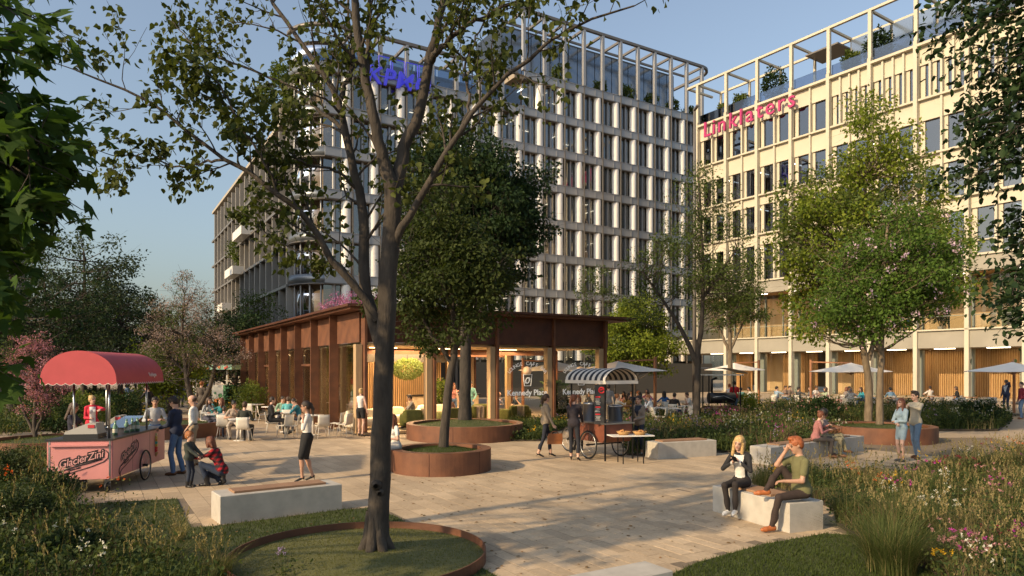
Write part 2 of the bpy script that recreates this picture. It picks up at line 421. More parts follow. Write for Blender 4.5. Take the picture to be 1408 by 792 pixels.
        if abs(fdv[2]) > .8:   # hanging hand: the palm faces the thigh
            lat, pn = A((1., 0, 0)), A((0, -1. if i == 0 else 1., 0))
        inw = A((0, -1. if i == 0 else 1., 0))
        hw = 1.0
        a_ = wr+fdv*.045; rc(wr, wr+fdv*.02, .024, .026, 0, .01)
        rc(wr+fdv*.03+lat*.018, wr+fdv*.075+lat*.024, .018, .014, 0, .012); rc(wr+fdv*.03-lat*.018, wr+fdv*.072-lat*.026, .018, .013, 0, .012); rc(wr+fdv*.03, wr+fdv*.078, .017, .014, 0, .012)
        cu = g('curl', (.5, .5))[i]
        for q, (lo_, ln) in enumerate(((.030, .068), (.011, .078), (-.010, .072), (-.030, .056))):
            b0 = wr+fdv*.078+lat*lo_; d1 = fdv*cos(cu)+pn*sin(cu)*-1; d2 = fdv*cos(cu*2.4)-pn*sin(cu*2.4)
            b1 = b0+d1*ln*.5; rc(b0, b1, .0095, .0088, 0, .004); rc(b1, b1+d2*ln*.5, .0088, .007, 0, .004)
        th = wr+fdv*.03+lat*.028; t1 = th+(fdv*.6+lat*.7-pn*.2)*.038; rc(th, t1, .012, .010, 0, .006); rc(t1, t1+(fdv*.9+lat*.2-pn*.3)*.03, .010, .008, 0, .004)
    # hair
    Hr = []; hs = o.get('hair', 'short')
    def hrc(a, b, ra, rb, k=.02): Hr.append(('rc', A(a, float), A(b, float), ra*hS, rb*hS, 0, k, 0))
    def hel(c, r, k=.02, t=0): Hr.append(('el', A(c, float), A(r, float)*hS, Rh, None, t, k, 0))
    if hs != 'bald':
        hel(HD(-.018, 0, .040), (.102, .086, .093)); hel(HD(-.045, 0, .0), (.070, .080, .085))
        if hs == 'quiff': hel(HD(.03, 0, .115), (.06, .06, .03))
        if hs == 'afro': hel(HD(-.03, 0, .05), (.125, .115, .115))
        if hs in ('long', 'bob'):
            zl = -.30 if hs == 'long' else -.11
            for s_ in (-1, 1):
                hrc(HD(.01, s_*.072, .0), HD(.02 if hs == 'bob' else .03, s_*.078, zl*.75), .030, .030); hrc(HD(-.04, s_*.06, .0), HD(-.07, s_*.065, zl), .045, .030)
            hrc(HD(-.06, 0, .0), HD(-.09, 0, zl), .06, .045)
        if hs == 'pony':
            hel(HD(-.11, 0, .045), (.03, .03, .03)); hrc(HD(-.125, 0, .04), HD(-.15, 0, -.08), .03, .035); hrc(HD(-.15, 0, -.08), HD(-.135, 0, -.22), .035, .012)
        if hs == 'bun': hel(HD(-.10, 0, .09), (.045, .045, .042))
        if hs == 'balding': Hr.clear(); hel(HD(-.03, 0, .0), (.092, .084, .06)); hel(HD(.0, 0, .09), (.12, .06, .05), t=-1)
        fz = {'short': -.045, 'quiff': -.045, 'afro': -.05, 'balding': -.04}.get(hs, -.05)
        Hr.append(('el', HD(.105, 0, fz), A((.085, .066, .105))*hS, Rh, None, -1, .01, 0))
        if hs in ('short', 'quiff', 'balding', 'afro', 'bun', 'pony'):
            Hr.append(('rc', HD(.02, .09, -.075), HD(.02, -.09, -.075), .052, .052, -1, .01, 0))
    return P, Hr, dict(T=(pel, RT), H=(Hc, Rh), **J)
BODY = {}
def body_mesh(key, pose, o, vox):
    if key in BODY: return BODY[key]
    P, Hr, J = make_prims(pose, o); v, f = surface_nets(P, vox)
    fc = v[f].mean(1); d, tg = sdf_eval(P, fc, want=True)
    pel, RT = J['T']; q = (fc-pel)@RT
    vn = o.get('vneck', 0)
    if vn:   # open jacket / neckline: what shows between the lapels
        z0 = .44-vn; m = (tg == 1) & (q[:, 0] > .02) & (q[:, 2] > z0) & (q[:, 2] < .5) & (np.abs(q[:, 1]) < .015+(q[:, 2]-z0)*.30*(.3/vn if vn < .3 else 1))
        tg[m] = o.get('vtag', 2)
    if o.get('openj'): m = (tg == 1) & (q[:, 0] > .03) & (np.abs(q[:, 1]) < o['openj']) & (q[:, 2] < .47) & (q[:, 2] > -.06); tg[m] = 2
    if o.get('hem'): m = (tg == 1) & (q[:, 2] < -.07) & (q[:, 2] > -.2) & (np.abs(q[:, 1]) < .18); tg[m] = 2
    if o.get('belt'): m = ((tg == 1) | (tg == 3)) & (np.abs(q[:, 2]-.085) < .018) & (np.abs(q[:, 1]) < .19) & (np.abs(q[:, 0]) < .19); tg[m] = 7
    me = npmesh('body', v, f, [M_BLACK]*8, mi=tg, smooth=True)
    hm = None
    if Hr:
        hv, hf = surface_nets(Hr, vox*.9)
        # strands: slight relief
        hv = hv+(np.sin(hv[:, :1]*260+hv[:, 1:2]*340)*.0022); hm = npmesh('hair', hv, hf, [M_BLACK], smooth=True)
    BODY[key] = (me, hm, J); return BODY[key]
SKIN = {'light': (.55, .33, .24), 'tan': (.42, .24, .16), 'brown': (.20, .10, .06), 'dark': (.09, .045, .03)}
HAIRC = {'black': (.012, .010, .009), 'brown': (.055, .028, .014), 'dark': (.025, .015, .01), 'blond': (.50, .33, .14), 'red': (.30, .085, .025), 'auburn': (.14, .045, .02), 'grey': (.30, .28, .26), 'ginger': (.33, .12, .035)}
def skinmat(c): 
    m = mat('skin_'+c, SKIN[c], .55, var=.08, vscale=12); return m
def hairmat(c): return mat('hair_'+c, HAIRC[c], .5, var=.3, vscale=30, bump=.5, bscale=90)
def person(label, loc, face, pose, o, h=1.75, vox=.02, skin='light', hair='brown', top=(.3, .3, .3), shirt=(.7, .7, .68), bottom=(.05, .05, .07), shoe=(.02, .02, .02), group=None, topmat=None, belt=(.02, .015, .01)):
    """face: heading in degrees on the ground plan (0 = +x, 90 = away from the camera, -90 = towards it)"""
    key = (repr(sorted(pose.items())), repr(sorted(o.items())), vox)
    me, hm, J = body_mesh(key, pose, o, vox)
    r = empty('person', loc, radians(face), label, 'person', group); s = h/1.75; r.scale = (s, s, s)
    b = link('body', me, r)
    ms = [skinmat(skin), topmat or cloth(top), cloth(shirt), cloth(bottom), mat('shoe_%02x%02x%02x' % tuple(int(x*255) for x in shoe), shoe, .45), hairmat('dark'), mat('lips', (.36, .12, .10), .5), cloth(belt)]
    for i, m in enumerate(ms): b.material_slots[i].link = 'OBJECT'; b.material_slots[i].material = m
    if hm:
        q = link('hair', hm, r); q.material_slots[0].link = 'OBJECT'; q.material_slots[0].material = hairmat(hair)
    r['hands'] = [float(x) for x in list(J['wrist'][0])+list(J['wrist'][1])]
    return r
def wpt(r, p):   # a local body point of a person in world space
    s = r.scale[0]; a = r.rotation_euler.z; x, y, z = [q*s for q in p]
    return Vector((r.location.x+x*cos(a)-y*sin(a), r.location.y+x*sin(a)+y*cos(a), r.location.z+z))
# pose library (1.75 m body, facing +x, left = +y)
ST = dict()                                                     # standing, arms down
ST2 = dict(feet=((.08, .12, .085), (-.06, -.10, .085)), hands=((.16, .22, .95), (.04, -.27, .84)), hyaw=.3)
ST3 = dict(feet=((0, .11, .085), (.02, -.11, .085)), hands=((.26, .10, 1.12), (.26, -.10, 1.10)), hpitch=.3)    # hands together in front
ST4 = dict(feet=((0, .12, .085), (.0, -.12, .085)), hands=((.24, .14, 1.40), (.02, -.26, .86)), hpitch=.1)      # phone to ear
WK = dict(feet=((.28, .07, .09), (-.26, -.07, .12)), hands=((-.12, .26, .9), (.20, -.25, .92)), pelvis=(0, 0, .92), lean=.05)
SI = dict(pelvis=(0, 0, .56), feet=((.42, .11, .085), (.36, -.12, .085)), hands=((.30, .14, .76), (.30, -.14, .76)), kpole=((.3, .1, 1), (.3, -.1, 1)), lean=.12)
SI2 = dict(pelvis=(0, 0, .56), epole=((.3, .6, -1), (-1, -.5, 0)), feet=((.46, .08, .085), (.30, -.14, .085)), hands=((.27, .08, .97), (.28, -.16, .78)), kpole=((.3, .1, 1), (.3, -.2, 1)), lean=.22, hpitch=.1, hyaw=.3)
SI3 = dict(pelvis=(0, 0, .56), feet=((.40, .10, .085), (.52, -.06, .085)), hands=((.36, .20, .82), (.30, -.12, .95)), kpole=((.3, .1, 1), (.3, -.2, 1)), lean=-.05, hyaw=-.4)
# ------------------------------------------------------------------ vegetation builders
LEAFSHAPES = {
 # local (x across, y along, z fold) vertices and triangles
 'dia': (np.array([(0, 0, 0), (.32, .45, .10), (0, 1, -.05), (-.32, .45, .10)]), [(0, 1, 2), (0, 2, 3)]),
 'heart': (np.array([(0, 0, 0), (.30, .05, .06), (.45, .35, .10), (.22, .75, .04), (0, 1.1, -.12), (-.22, .75, .04), (-.45, .35, .10), (-.30, .05, .06), (0, .4, -.02)]),
           [(8, 0, 1), (8, 1, 2), (8, 2, 3), (8, 3, 4), (8, 4, 5), (8, 5, 6), (8, 6, 7), (8, 7, 0)]),
 'maple': (np.array([(0, 0, 0), (.30, -.05, .03), (.62, .12, -.05), (.34, .25, .04), (.62, .55, -.08), (.24, .52, .04), (0, 1.05, -.12), (-.24, .52, .04), (-.62, .55, -.08), (-.34, .25, .04), (-.62, .12, -.05), (-.30, -.05, .03), (0, .3, 0)]),
           [(12, i, i+1) for i in range(11)]+[(12, 11, 0)]),
 'oval': (np.array([(0, 0, 0), (.28, .3, .08), (.24, .75, .06), (0, 1, -.08), (-.24, .75, .06), (-.28, .3, .08)]), [(0, 1, 2), (0, 2, 3), (0, 3, 4), (0, 4, 5)]),
}
def leaves_mesh(name, pos, dirs, size, shape, mats, rs, normal_up=.5, mi=None, rnd=None):
    """pos Nx3, dirs Nx3 leaf axis; the blade normal is random with an upward bias"""
    base, tris = LEAFSHAPES[shape]; n = len(pos); tris = np.array(tris)
    y = dirs/np.maximum(np.linalg.norm(dirs, axis=1, keepdims=True), 1e-6)
    nn = rs.normal(size=(n, 3)); nn[:, 2] += normal_up*2
    x = np.cross(y, nn); x /= np.maximum(np.linalg.norm(x, axis=1, keepdims=True), 1e-6); z = np.cross(x, y)
    sz = size*rs.uniform(.55, 1.3, n)
    v = pos[:, None]+(base[None, :, 0, None]*x[:, None]+base[None, :, 1, None]*y[:, None]+base[None, :, 2, None]*z[:, None])*sz[:, None, None]
    f = (np.arange(n)*len(base))[:, None, None]+tris[None]
    r = rs.uniform(0, 1, n) if rnd is None else rnd
    return npmesh(name, v.reshape(-1, 3), f.reshape(-1, 3), mats, mi=None if mi is None else np.repeat(mi, len(tris)), rnd=np.repeat(r, len(tris)))
class Wood:
    def __init__(s): s.v = []; s.f = []; s.n = 0
    def tube(s, pts, rad, n=6):
        pts = np.asarray(pts, float); m = len(pts); rad = np.broadcast_to(np.asarray(rad, float), (m,))
        d = np.gradient(pts, axis=0); d /= np.maximum(np.linalg.norm(d, axis=1, keepdims=True), 1e-9)
        ref = np.array([.3, .9, .1]) if abs(d[0][2]) > .5 else np.array([0, 0, 1.]); u = np.cross(d, ref); u /= np.maximum(np.linalg.norm(u, axis=1, keepdims=True), 1e-9); w = np.cross(d, u)
        a = np.arange(n)*2*pi/n
        ring = pts[:, None]+rad[:, None, None]*(u[:, None]*np.cos(a)[None, :, None]+w[:, None]*np.sin(a)[None, :, None])
        i = np.arange(m-1)[:, None]*n; k = np.arange(n)[None]; k2 = (k+1) % n
        f = np.stack([i+k, i+k2, i+n+k2, i+n+k], -1).reshape(-1, 4)+s.n
        s.v.append(ring.reshape(-1, 3)); s.f.append(f); s.n += m*n
    def mesh(s, name, m): return npmesh(name, np.concatenate(s.v), np.concatenate(s.f), m, smooth=True)
def smoothpath(pts, n=14, jit=0.0, rs=None):
    """Catmull-Rom through points (x,y,z,r)"""
    p = np.asarray(pts, float); p = np.vstack([2*p[0]-p[1], p, 2*p[-1]-p[-2]]); out = []
    m = len(p)-3
    for i in range(m):
        k = max(2, n//m)
        for t in np.linspace(0, 1, k, endpoint=(i == m-1)):
            a, b, c, d = p[i:i+4]; out.append(.5*((2*b)+(c-a)*t+(2*a-5*b+4*c-d)*t*t+(3*b-a-3*c+d)*t**3))
    out = np.array(out)
    if jit: out[1:-1, :3] += rs.normal(size=(len(out)-2, 3))*jit
    out[:, 3] = np.maximum(out[:, 3], .002); return out
def grow(wood, tips, rs, p, d, L, r, lev, maxlev, spread=.7, grav=.05, kids=5, shrink=.62, nseg=6):
    """a branch with side branches; leaves are hung along the last levels (tips: list of (pos, dir))"""
    pts = [p]; dd = d/np.linalg.norm(d); q = p.copy(); step = L/nseg; dirs = [dd]
    for i in range(nseg):
        dd = dd+rs.normal(size=3)*.13; dd[2] += grav; dd /= np.linalg.norm(dd); q = q+dd*step; pts.append(q.copy()); dirs.append(dd)
    pts = np.array(pts); rad = np.linspace(r, max(.0025, r*.25), nseg+1); wood.tube(pts, rad, 8 if r > .06 else (5 if r > .012 else 3))
    if lev >= maxlev:
        for i in range(1, nseg+1):
            tips.append((pts[i], dirs[i]))
        return
    for k in range(kids):
        t = .25+.75*(k+rs.uniform(.2, .8))/kids; i = t*nseg; i0 = min(int(i), nseg-1); pp = pts[i0]+(pts[i0+1]-pts[i0])*(i-i0)
        ax = rs.normal(size=3); ax -= dirs[i0]*(ax@dirs[i0]); ax /= np.linalg.norm(ax)
        nd = dirs[i0]*cos(spread)+ax*sin(spread)*rs.uniform(.7, 1.2); ll = L*shrink*rs.uniform(.7, 1.2)*(1.15-.5*t)
        grow(wood, tips, rs, pp, nd, ll, max(.003, rad[i0]*.6), lev+1, maxlev, spread, grav, max(3, kids-1), shrink, max(4, nseg-1))
def tips_leaves(tips, rs, per, spread, droop=.4):
    tp = np.array([t[0] for t in tips]); td = np.array([t[1] for t in tips])
    tp = np.repeat(tp, per, 0); td = np.repeat(td, per, 0)
    pos = tp+rs.normal(size=tp.shape)*spread; dr = td*.5+rs.normal(size=td.shape)*.6; dr[:, 2] -= droop
    return pos, dr
def bark(name, c1, c2, scale=5, vert=.25):
    if name in MATS: return MATS[name]
    m = mat(name, c1, .9, col2=c2, vscale=scale, stretch=(1, 1, vert), bump=.9, bscale=scale*3.0, detail=8); return m
BARK_G = bark('bark_grey', (.028, .022, .017), (.068, .055, .043), 9, .35)
BARK_D = bark('bark_dark', (.035, .027, .02), (.085, .066, .05), 12, .3)
BARK_L = bark('bark_light', (.10, .075, .05), (.20, .155, .105), 8, .3)
L_POP = leafmat('leaf_linden', (.035, .05, .013), (.088, .105, .025), .3)
L_DK = leafmat('leaf_dark_green', (.012, .028, .012), (.034, .060, .020), .22)
L_MAP = leafmat('leaf_maple', (.028, .06, .014), (.065, .12, .028), .4)
L_YG = leafmat('leaf_yellow_green', (.115, .165, .02), (.22, .255, .035), .4)
L_MID = leafmat('leaf_mid_green', (.06, .095, .022), (.13, .16, .04), .35)
L_OLV = leafmat('leaf_olive', (.045, .07, .018), (.10, .135, .034), .32)
L_PNK = leafmat('blossom_pink', (.30, .12, .16), (.50, .24, .30), .3)
L_MAU = leafmat('blossom_magenta', (.30, .10, .24), (.52, .22, .42), .3)
L_PAL = leafmat('blossom_pale', (.20, .14, .13), (.38, .29, .27), .25)
L_LIL = leafmat('blossom_lilac', (.45, .30, .45), (.75, .58, .65), .3)
def tree(label, base, trunk, clumps=None, env=None, nclump=120, nleaf=160, csize=.7, leaf=.12, shape='dia', lm=L_MID, bk=BARK_G, seed=1, group=None, cat='tree', name='tree', blossoms=None, limb_r=.06, flat=.7, attach=None, extra=None, lm2=None, mix2=.3, twig=True):
    """trunk: list of polylines [(x,y,z,r)...] relative to base. env: ellipsoids (x,y,z,rx,ry,rz) relative to base filled with leaf clumps"""
    rs = np.random.RandomState(seed); root = empty(name, base, 0, label, cat, group)
    wd = Wood(); paths = [smoothpath(t, 16, .01, rs) for t in trunk]
    for p in paths: wd.tube(p[:, :3], p[:, 3], 12)
    sk = np.vstack([p[len(p)//4:] if i == 0 else p for i, p in enumerate(paths)])
    C = []
    vol = np.array([e[3]*e[4]*e[5] for e in env]); vol = vol/vol.sum(); num = (vol*nclump).astype(int)+1
    for e, m in zip(env, num):
        u = rs.normal(size=(m, 3)); u /= np.linalg.norm(u, axis=1, keepdims=True); rr = rs.uniform(.15, 1, m)**.5*np.where(rs.uniform(size=m) < .18, rs.uniform(1.05, 1.28, m), 1)
        C.append(np.array(e[:3])+u*rr[:, None]*np.array(e[3:6]))
    C = np.vstack(C); PS = []; DS = []
    for c in C:
        low = sk[sk[:, 2] < c[2]+.1]; low = low if len(low) else sk
        dd = np.linalg.norm((low[:, :3]-c)*np.array([1, 1, .6]), axis=1); a = low[np.argmin(dd+rs.uniform(0, .5, len(dd)))]
        L = np.linalg.norm(c-a[:3])
        mid = (a[:3]+c)/2+np.array([0, 0, -.08*L])+rs.normal(size=3)*.06*L
        r0 = min(a[3]*.6, limb_r*(.3+L*.18)); pth = smoothpath([(*a[:3], r0), (*mid, r0*.6), (*c, .006)], 8)
        wd.tube(pth[:, :3], pth[:, 3], 5)
        if twig:
            for k in range(4):
                e = c+rs.normal(size=3)*csize*np.array([.8, .8, .5]); st = pth[-3, :3]; wd.tube(np.array([st, (st+e)/2+rs.normal(size=3)*.05, e]), [.008, .005, .003], 3)
        cs_ = rs.uniform(.55, 1.25); m = int(nleaf*cs_*cs_*rs.uniform(.7, 1.2)); u = rs.normal(size=(m, 3)); u /= np.linalg.norm(u, axis=1, keepdims=True)
        q = c+u*(rs.uniform(.1, 1, (m, 1))**.55)*csize*np.array([1, 1, flat])*cs_*rs.uniform(.85, 1.2)
        PS.append(q); d = u*.6+rs.normal(size=(m, 3))*.5; d[:, 2] -= .35; DS.append(d)
    pos = np.vstack(PS); dr = np.vstack(DS)
    link('trunk', wd.mesh('trunk', bk), root)
    mi = None; mm = [lm]
    if lm2: mi = (rs.uniform(size=len(C)) < mix2); mi = np.concatenate([np.full(len(p), int(k)) for p, k in zip(PS, mi)]); mm = [lm, lm2]
    link('crown', leaves_mesh('crown', pos, dr, leaf, shape, mm, rs, mi=mi), root)
    if blossoms:
        bm, nb, sz = blossoms[:3]; sel = rs.choice(len(C), nb); cen = C[sel]+rs.normal(size=(nb, 3))*csize*.6; cen[:, 1] -= csize*.5
        pp = np.repeat(cen, 14, 0)+rs.normal(size=(nb*14, 3))*sz; link('blossom', leaves_mesh('blossom', pp, rs.normal(size=pp.shape), sz*1.3, 'dia', bm, rs), root)
    return root
# ---- grasses: curved blades, thousands at a time
def blades(name, pos, h, w, bend, mats, rs, seg=3, out=None, mi=None, rnd=None, gz=None):
    n = len(pos); h = np.broadcast_to(h, (n,)); w = np.broadcast_to(w, (n,)); bend = np.broadcast_to(bend, (n,))
    a = rs.uniform(0, 2*pi, n); d = np.stack([np.cos(a), np.sin(a), np.zeros(n)], 1)
    if out is not None: d = out/np.maximum(np.linalg.norm(out, axis=1, keepdims=True), 1e-6)*.8+d*.6; d[:, 2] = 0
    sd = np.cross(d, [0, 0, 1.]); sd /= np.maximum(np.linalg.norm(sd, axis=1, keepdims=True), 1e-6)
    V_ = []
    for i in range(seg):
        t = i/seg; c = pos+d*(bend*h*t*t)[:, None]; c = c+np.array([0, 0, 1])*(h*(t-.25*bend*t*t))[:, None]; ww = w*(1-t*.7)
        V_ += [c-sd*ww[:, None]/2, c+sd*ww[:, None]/2]
    V_.append(pos+d*(bend*h)[:, None]+np.array([0, 0, 1])*(h*(1-.25*bend))[:, None])
    v = np.stack(V_, 1); k = v.shape[1]; tr = []
    for i in range(seg-1): tr += [(2*i, 2*i+1, 2*i+3), (2*i, 2*i+3, 2*i+2)]
    tr.append((2*seg-2, 2*seg-1, 2*seg)); tr = np.array(tr)
    f = (np.arange(n)*k)[:, None, None]+tr[None]; r = rs.uniform(0, 1, n) if rnd is None else rnd
    return npmesh(name, v.reshape(-1, 3), f.reshape(-1, 3), mats, mi=None if mi is None else np.repeat(mi, len(tr)), rnd=np.repeat(r, len(tr)))
G_LAWN = leafmat('grass_lawn', (.035, .055, .012), (.075, .10, .024), .25)
G_GRN = leafmat('grass_green', (.05, .07, .022), (.11, .135, .04), .3)
G_DRY = leafmat('grass_dry', (.17, .14, .06), (.33, .27, .13), .3)
G_PURP = leafmat('grass_purple', (.10, .05, .05), (.20, .11, .09), .25)
G_DEEP = leafmat('shrub_deep', (.022, .04, .014), (.05, .075, .024), .2)
F_COL = {'magenta': (.55, .06, .38), 'orange': (.75, .14, .02), 'yellow': (.75, .45, .03), 'white': (.75, .73, .66), 'crimson': (.22, .012, .05), 'pink': (.6, .3, .32), 'red': (.6, .03, .03), 'lilac': (.38, .28, .5)}
def fmat(c): return leafmat('flower_'+c, tuple(x*.8 for x in F_COL[c]), F_COL[c], .25)
def inpoly(px, py, poly):
    r = np.zeros(len(px), bool); n = len(poly)
    for i in range(n):
        x0, y0 = poly[i]; x1, y1 = poly[(i+1) % n]
        if y0 == y1: continue
        c = ((y0 > py) != (y1 > py)) & (px < (x1-x0)*(py-y0)/(y1-y0)+x0); r ^= c
    return r
def scatter(poly, n, rs, near=None, dens=1.0):
    P = np.array([(p[0], p[1]) for p in poly]); lo = P.min(0); hi = P.max(0); out = []
    tot = 0
    while tot < n:
        q = rs.uniform(lo, hi, (n*2, 2))
        if near: keep = rs.uniform(size=len(q)) < np.clip((near/np.maximum(np.hypot(q[:, 0], q[:, 1]), 1))**dens, 0, 1); q = q[keep]
        q = q[inpoly(q[:, 0], q[:, 1], poly)]; out.append(q); tot += len(q)
    q = np.vstack(out)[:n]; return np.hstack([q, np.zeros((n, 1))])
def tuft_mesh(rs, n=260, h=.8, r=.14, w=.008, bend=.55, mats=None, plume=0, pm=None):
    a = rs.uniform(0, 2*pi, n); rr = r*np.sqrt(rs.uniform(size=n)); pos = np.stack([rr*np.cos(a), rr*np.sin(a), np.zeros(n)], 1)
    return blades('blades', pos, rs.uniform(.5, 1, n)*h, w, rs.uniform(.15, 1, n)*bend, mats, rs, 4, out=pos)
def plumes(rs, n, r, h, ln, w, m, bend=.35):
    """seed heads on fine stems: a stem blade and a spindle of small leaves"""
    a = rs.uniform(0, 2*pi, n); rr = r*np.sqrt(rs.uniform(size=n)); base = np.stack([rr*np.cos(a), rr*np.sin(a), np.zeros(n)], 1)
    hh = rs.uniform(.8, 1.1, n)*h; bd = rs.uniform(.1, 1, n)*bend; d = base/np.maximum(np.linalg.norm(base, axis=1, keepdims=True), .01)
    PS = []; DS = []
    for i in range(14):
        t = 1-ln/h*i/14; c = base+d*(bd*hh*t*t)[:, None]+np.array([0, 0, 1])*(hh*(t-.2*bd*t*t))[:, None]
        PS.append(c+rs.normal(size=c.shape)*w*(.3+.7*sin(pi*(i+.7)/15))); DS.append(d*.3+rs.normal(size=c.shape)*.25+np.array([0, 0, .8]))
    for i in range(3):
        pass
    return np.vstack(PS), np.vstack(DS), base, hh, bd, d
def merge_np(name, meshes): pass
# ------------------------------------------------------------------ ground, paving, lawns
def wmat(name, c1, c2, rough=.85, scale=.9, attr=0, objrnd=0, fine=22, bump=.15):
    """stone whose noise lives in world space so that neighbouring pieces differ"""
    m = bpy.data.materials.new(name); m.use_nodes = True; MATS[name] = m; nt = m.node_tree; N = nt.nodes; b = N['Principled BSDF']
    b.inputs['Roughness'].default_value = rough; g = N.new('ShaderNodeNewGeometry')
    n = N.new('ShaderNodeTexNoise'); n.inputs['Scale'].default_value = scale; n.inputs['Detail'].default_value = 7; n.inputs['Roughness'].default_value = .65
    n2 = N.new('ShaderNodeTexNoise'); n2.inputs['Scale'].default_value = fine; n2.inputs['Detail'].default_value = 5
    lnk(nt, g.outputs['Position'], n.inputs['Vector']); lnk(nt, g.outputs['Position'], n2.inputs['Vector'])
    r = N.new('ShaderNodeValToRGB'); e = r.color_ramp.elements; e[0].position = .3; e[1].position = .7; e[0].color = (*c1, 1); e[1].color = (*c2, 1)
    lnk(nt, n.outputs[0], r.inputs[0]); h = N.new('ShaderNodeHueSaturation'); lnk(nt, r.outputs[0], h.inputs['Color'])
    mr = N.new('ShaderNodeMapRange'); mr.inputs[1].default_value = .3; mr.inputs[2].default_value = .7; mr.inputs[3].default_value = .88; mr.inputs[4].default_value = 1.1; lnk(nt, n2.outputs[0], mr.inputs[0]); v = mr.outputs[0]
    if attr or objrnd:
        if attr: a = N.new('ShaderNodeAttribute'); a.attribute_name = 'rnd'; s = a.outputs['Fac']; am = attr
        else: a = N.new('ShaderNodeObjectInfo'); s = a.outputs['Random']; am = objrnd
        m2 = N.new('ShaderNodeMapRange'); m2.inputs[3].default_value = 1-am; m2.inputs[4].default_value = 1+am; lnk(nt, s, m2.inputs[0])
        mu = N.new('ShaderNodeMath'); mu.operation = 'MULTIPLY'; lnk(nt, v, mu.inputs[0]); lnk(nt, m2.outputs[0], mu.inputs[1]); v = mu.outputs[0]
    lnk(nt, v, h.inputs['Value']); lnk(nt, h.outputs[0], b.inputs['Base Color'])
    bp = N.new('ShaderNodeBump'); bp.inputs['Strength'].default_value = bump; bp.inputs['Distance'].default_value = .01; lnk(nt, n2.outputs[0], bp.inputs['Height']); lnk(nt, bp.outputs[0], b.inputs['Normal'])
    return m
P1_, P2_ = (.37, .275, .175), (.52, .40, .265)
M_PAVA = wmat('stone_pavers', P1_, P2_, attr=.13); M_PAVO = wmat('stone_paver_single', P1_, P2_, objrnd=.16)
M_PLAZA = wmat('plaza_stone', (.32, .245, .165), (.43, .335, .235), scale=.35); M_JOINT = wmat('joint_sand', (.15, .115, .075), (.22, .17, .115))
M_EARTH = wmat('earth', (.030, .032, .014), (.05, .048, .024), scale=.5)
g = MB(); g.add([(-900, -60, -.06), (900, -60, -.06), (900, 1800, -.06), (-900, 1800, -.06)], [(0, 1, 2, 3)]); g.build('ground', M_EARTH)['kind'] = 'structure'
pz = MB(); pz.add([(-75, 2, -.03), (75, 2, -.03), (75, 150, -.03), (-75, 150, -.03)], [(0, 1, 2, 3)]); plaza = pz.build('plaza', M_PLAZA); plaza['kind'] = 'structure'
def gp(l): return [tuple(G(x, y)[:2]) for x, y in l]
LAWN1 = gp([(40, 702), (150, 692), (243, 687), (262, 727), (303, 724), (470, 702), (512, 700), (545, 712), (600, 742), (690, 800), (720, 1000), (-300, 1000), (-300, 702)])
LAWN2 = gp([(905, 800), (960, 775), (1050, 750), (1135, 735), (1175, 738), (1300, 800), (1330, 1000), (905, 1000)])
BEDR = gp([(1034, 662), (1100, 655), (1180, 652), (1240, 660), (1300, 645), (1408, 622), (1650, 600), (1900, 792), (1700, 1000), (1330, 1000), (1300, 800), (1175, 738), (1150, 722), (1146, 700)])
BEDM = gp([(862, 626), (905, 628), (1000, 622), (1058, 624), (1190, 604), (1140, 590), (1060, 576), (960, 570), (880, 572), (850, 590)])
BEDB = gp([(1045, 566), (1090, 578), (1135, 583), (1260, 578), (1268, 562), (1180, 556), (1060, 556)])
BEDC = gp([(1278, 592), (1372, 592), (1392, 578), (1345, 566), (1240, 566), (1268, 580)])
BEDP = gp([(688, 607), (742, 607), (765, 592), (800, 586), (790, 580), (700, 582)])
BEDL = gp([(-250, 600), (70, 592), (170, 586), (222, 578), (232, 562), (215, 548), (140, 540), (-250, 545)])
BEDK = gp([(280, 566), (352, 577), (356, 562), (340, 553), (292, 553)])
BEDF = gp([(-400, 636), (64, 630), (74, 655), (90, 700), (130, 745), (250, 800), (330, 1000), (-400, 1000)])
def polyobj(name, poly, z, m, zb=-.04, kind='structure'):
    o = MB().prism(poly, zb, z, m).build(name); o['kind'] = kind; return o
G_SHEET = wmat('lawn_ground', (.042, .055, .014), (.085, .095, .028), scale=1.4)
polyobj('lawn', LAWN1, .02, G_SHEET); polyobj('lawn', LAWN2, .02, G_SHEET)
for i, p in enumerate((BEDR, BEDM, BEDB, BEDC, BEDP, BEDL, BEDK, BEDF)): polyobj('planting_bed', p, .045+i*.003, M_SOIL)
polyobj('joint_bed', [(-14, 4.6), (12, 4.6), (17, 24.4), (-19, 24.4)], .0035, M_JOINT, -.045)
# pavers along the plaza grid
a0 = G(800, 696).dot(A2)
EXCL = [LAWN1, LAWN2, BEDR, BEDM, BEDF, BEDP]
def paver_mesh(l, w, hgt=.036):
    m = MB(); b = .0015; x, y = l/2, w/2
    vs = [(-x, -y, 0), (x, -y, 0), (x, y, 0), (-x, y, 0), (-x, -y, hgt-b), (x, -y, hgt-b), (x, y, hgt-b), (-x, y, hgt-b), (-x+b, -y+b, hgt), (x-b, -y+b, hgt), (x-b, y-b, hgt), (-x+b, y-b, hgt)]
    fs = [(8, 9, 10, 11)]+[(i, (i+1) % 4, (i+1) % 4+4, i+4) for i in range(4)]+[(4+i, 4+(i+1) % 4, 8+(i+1) % 4, 8+i) for i in range(4)]
    m.add(vs, fs); return m
PM = {}
rp = random.Random(3); cand = []
def row(b, w, L, a_lo, a_hi, zone):
    a = a_lo-rp.uniform(0, L)
    while a < a_hi:
        l = L*rp.choice((1, 1, .75, 1.25)) if zone == 1 else L
        ac = a+l/2
        if a_lo <= ac <= a_hi+L/2: cand.append((ac, b+w/2, l, w, zone))
        a += l
ang = atan2(A2.y, A2.x)
b = -14.0
while b < 16: row(b, .21, .55, -1, a0, 1); b += .21
b = -20.0
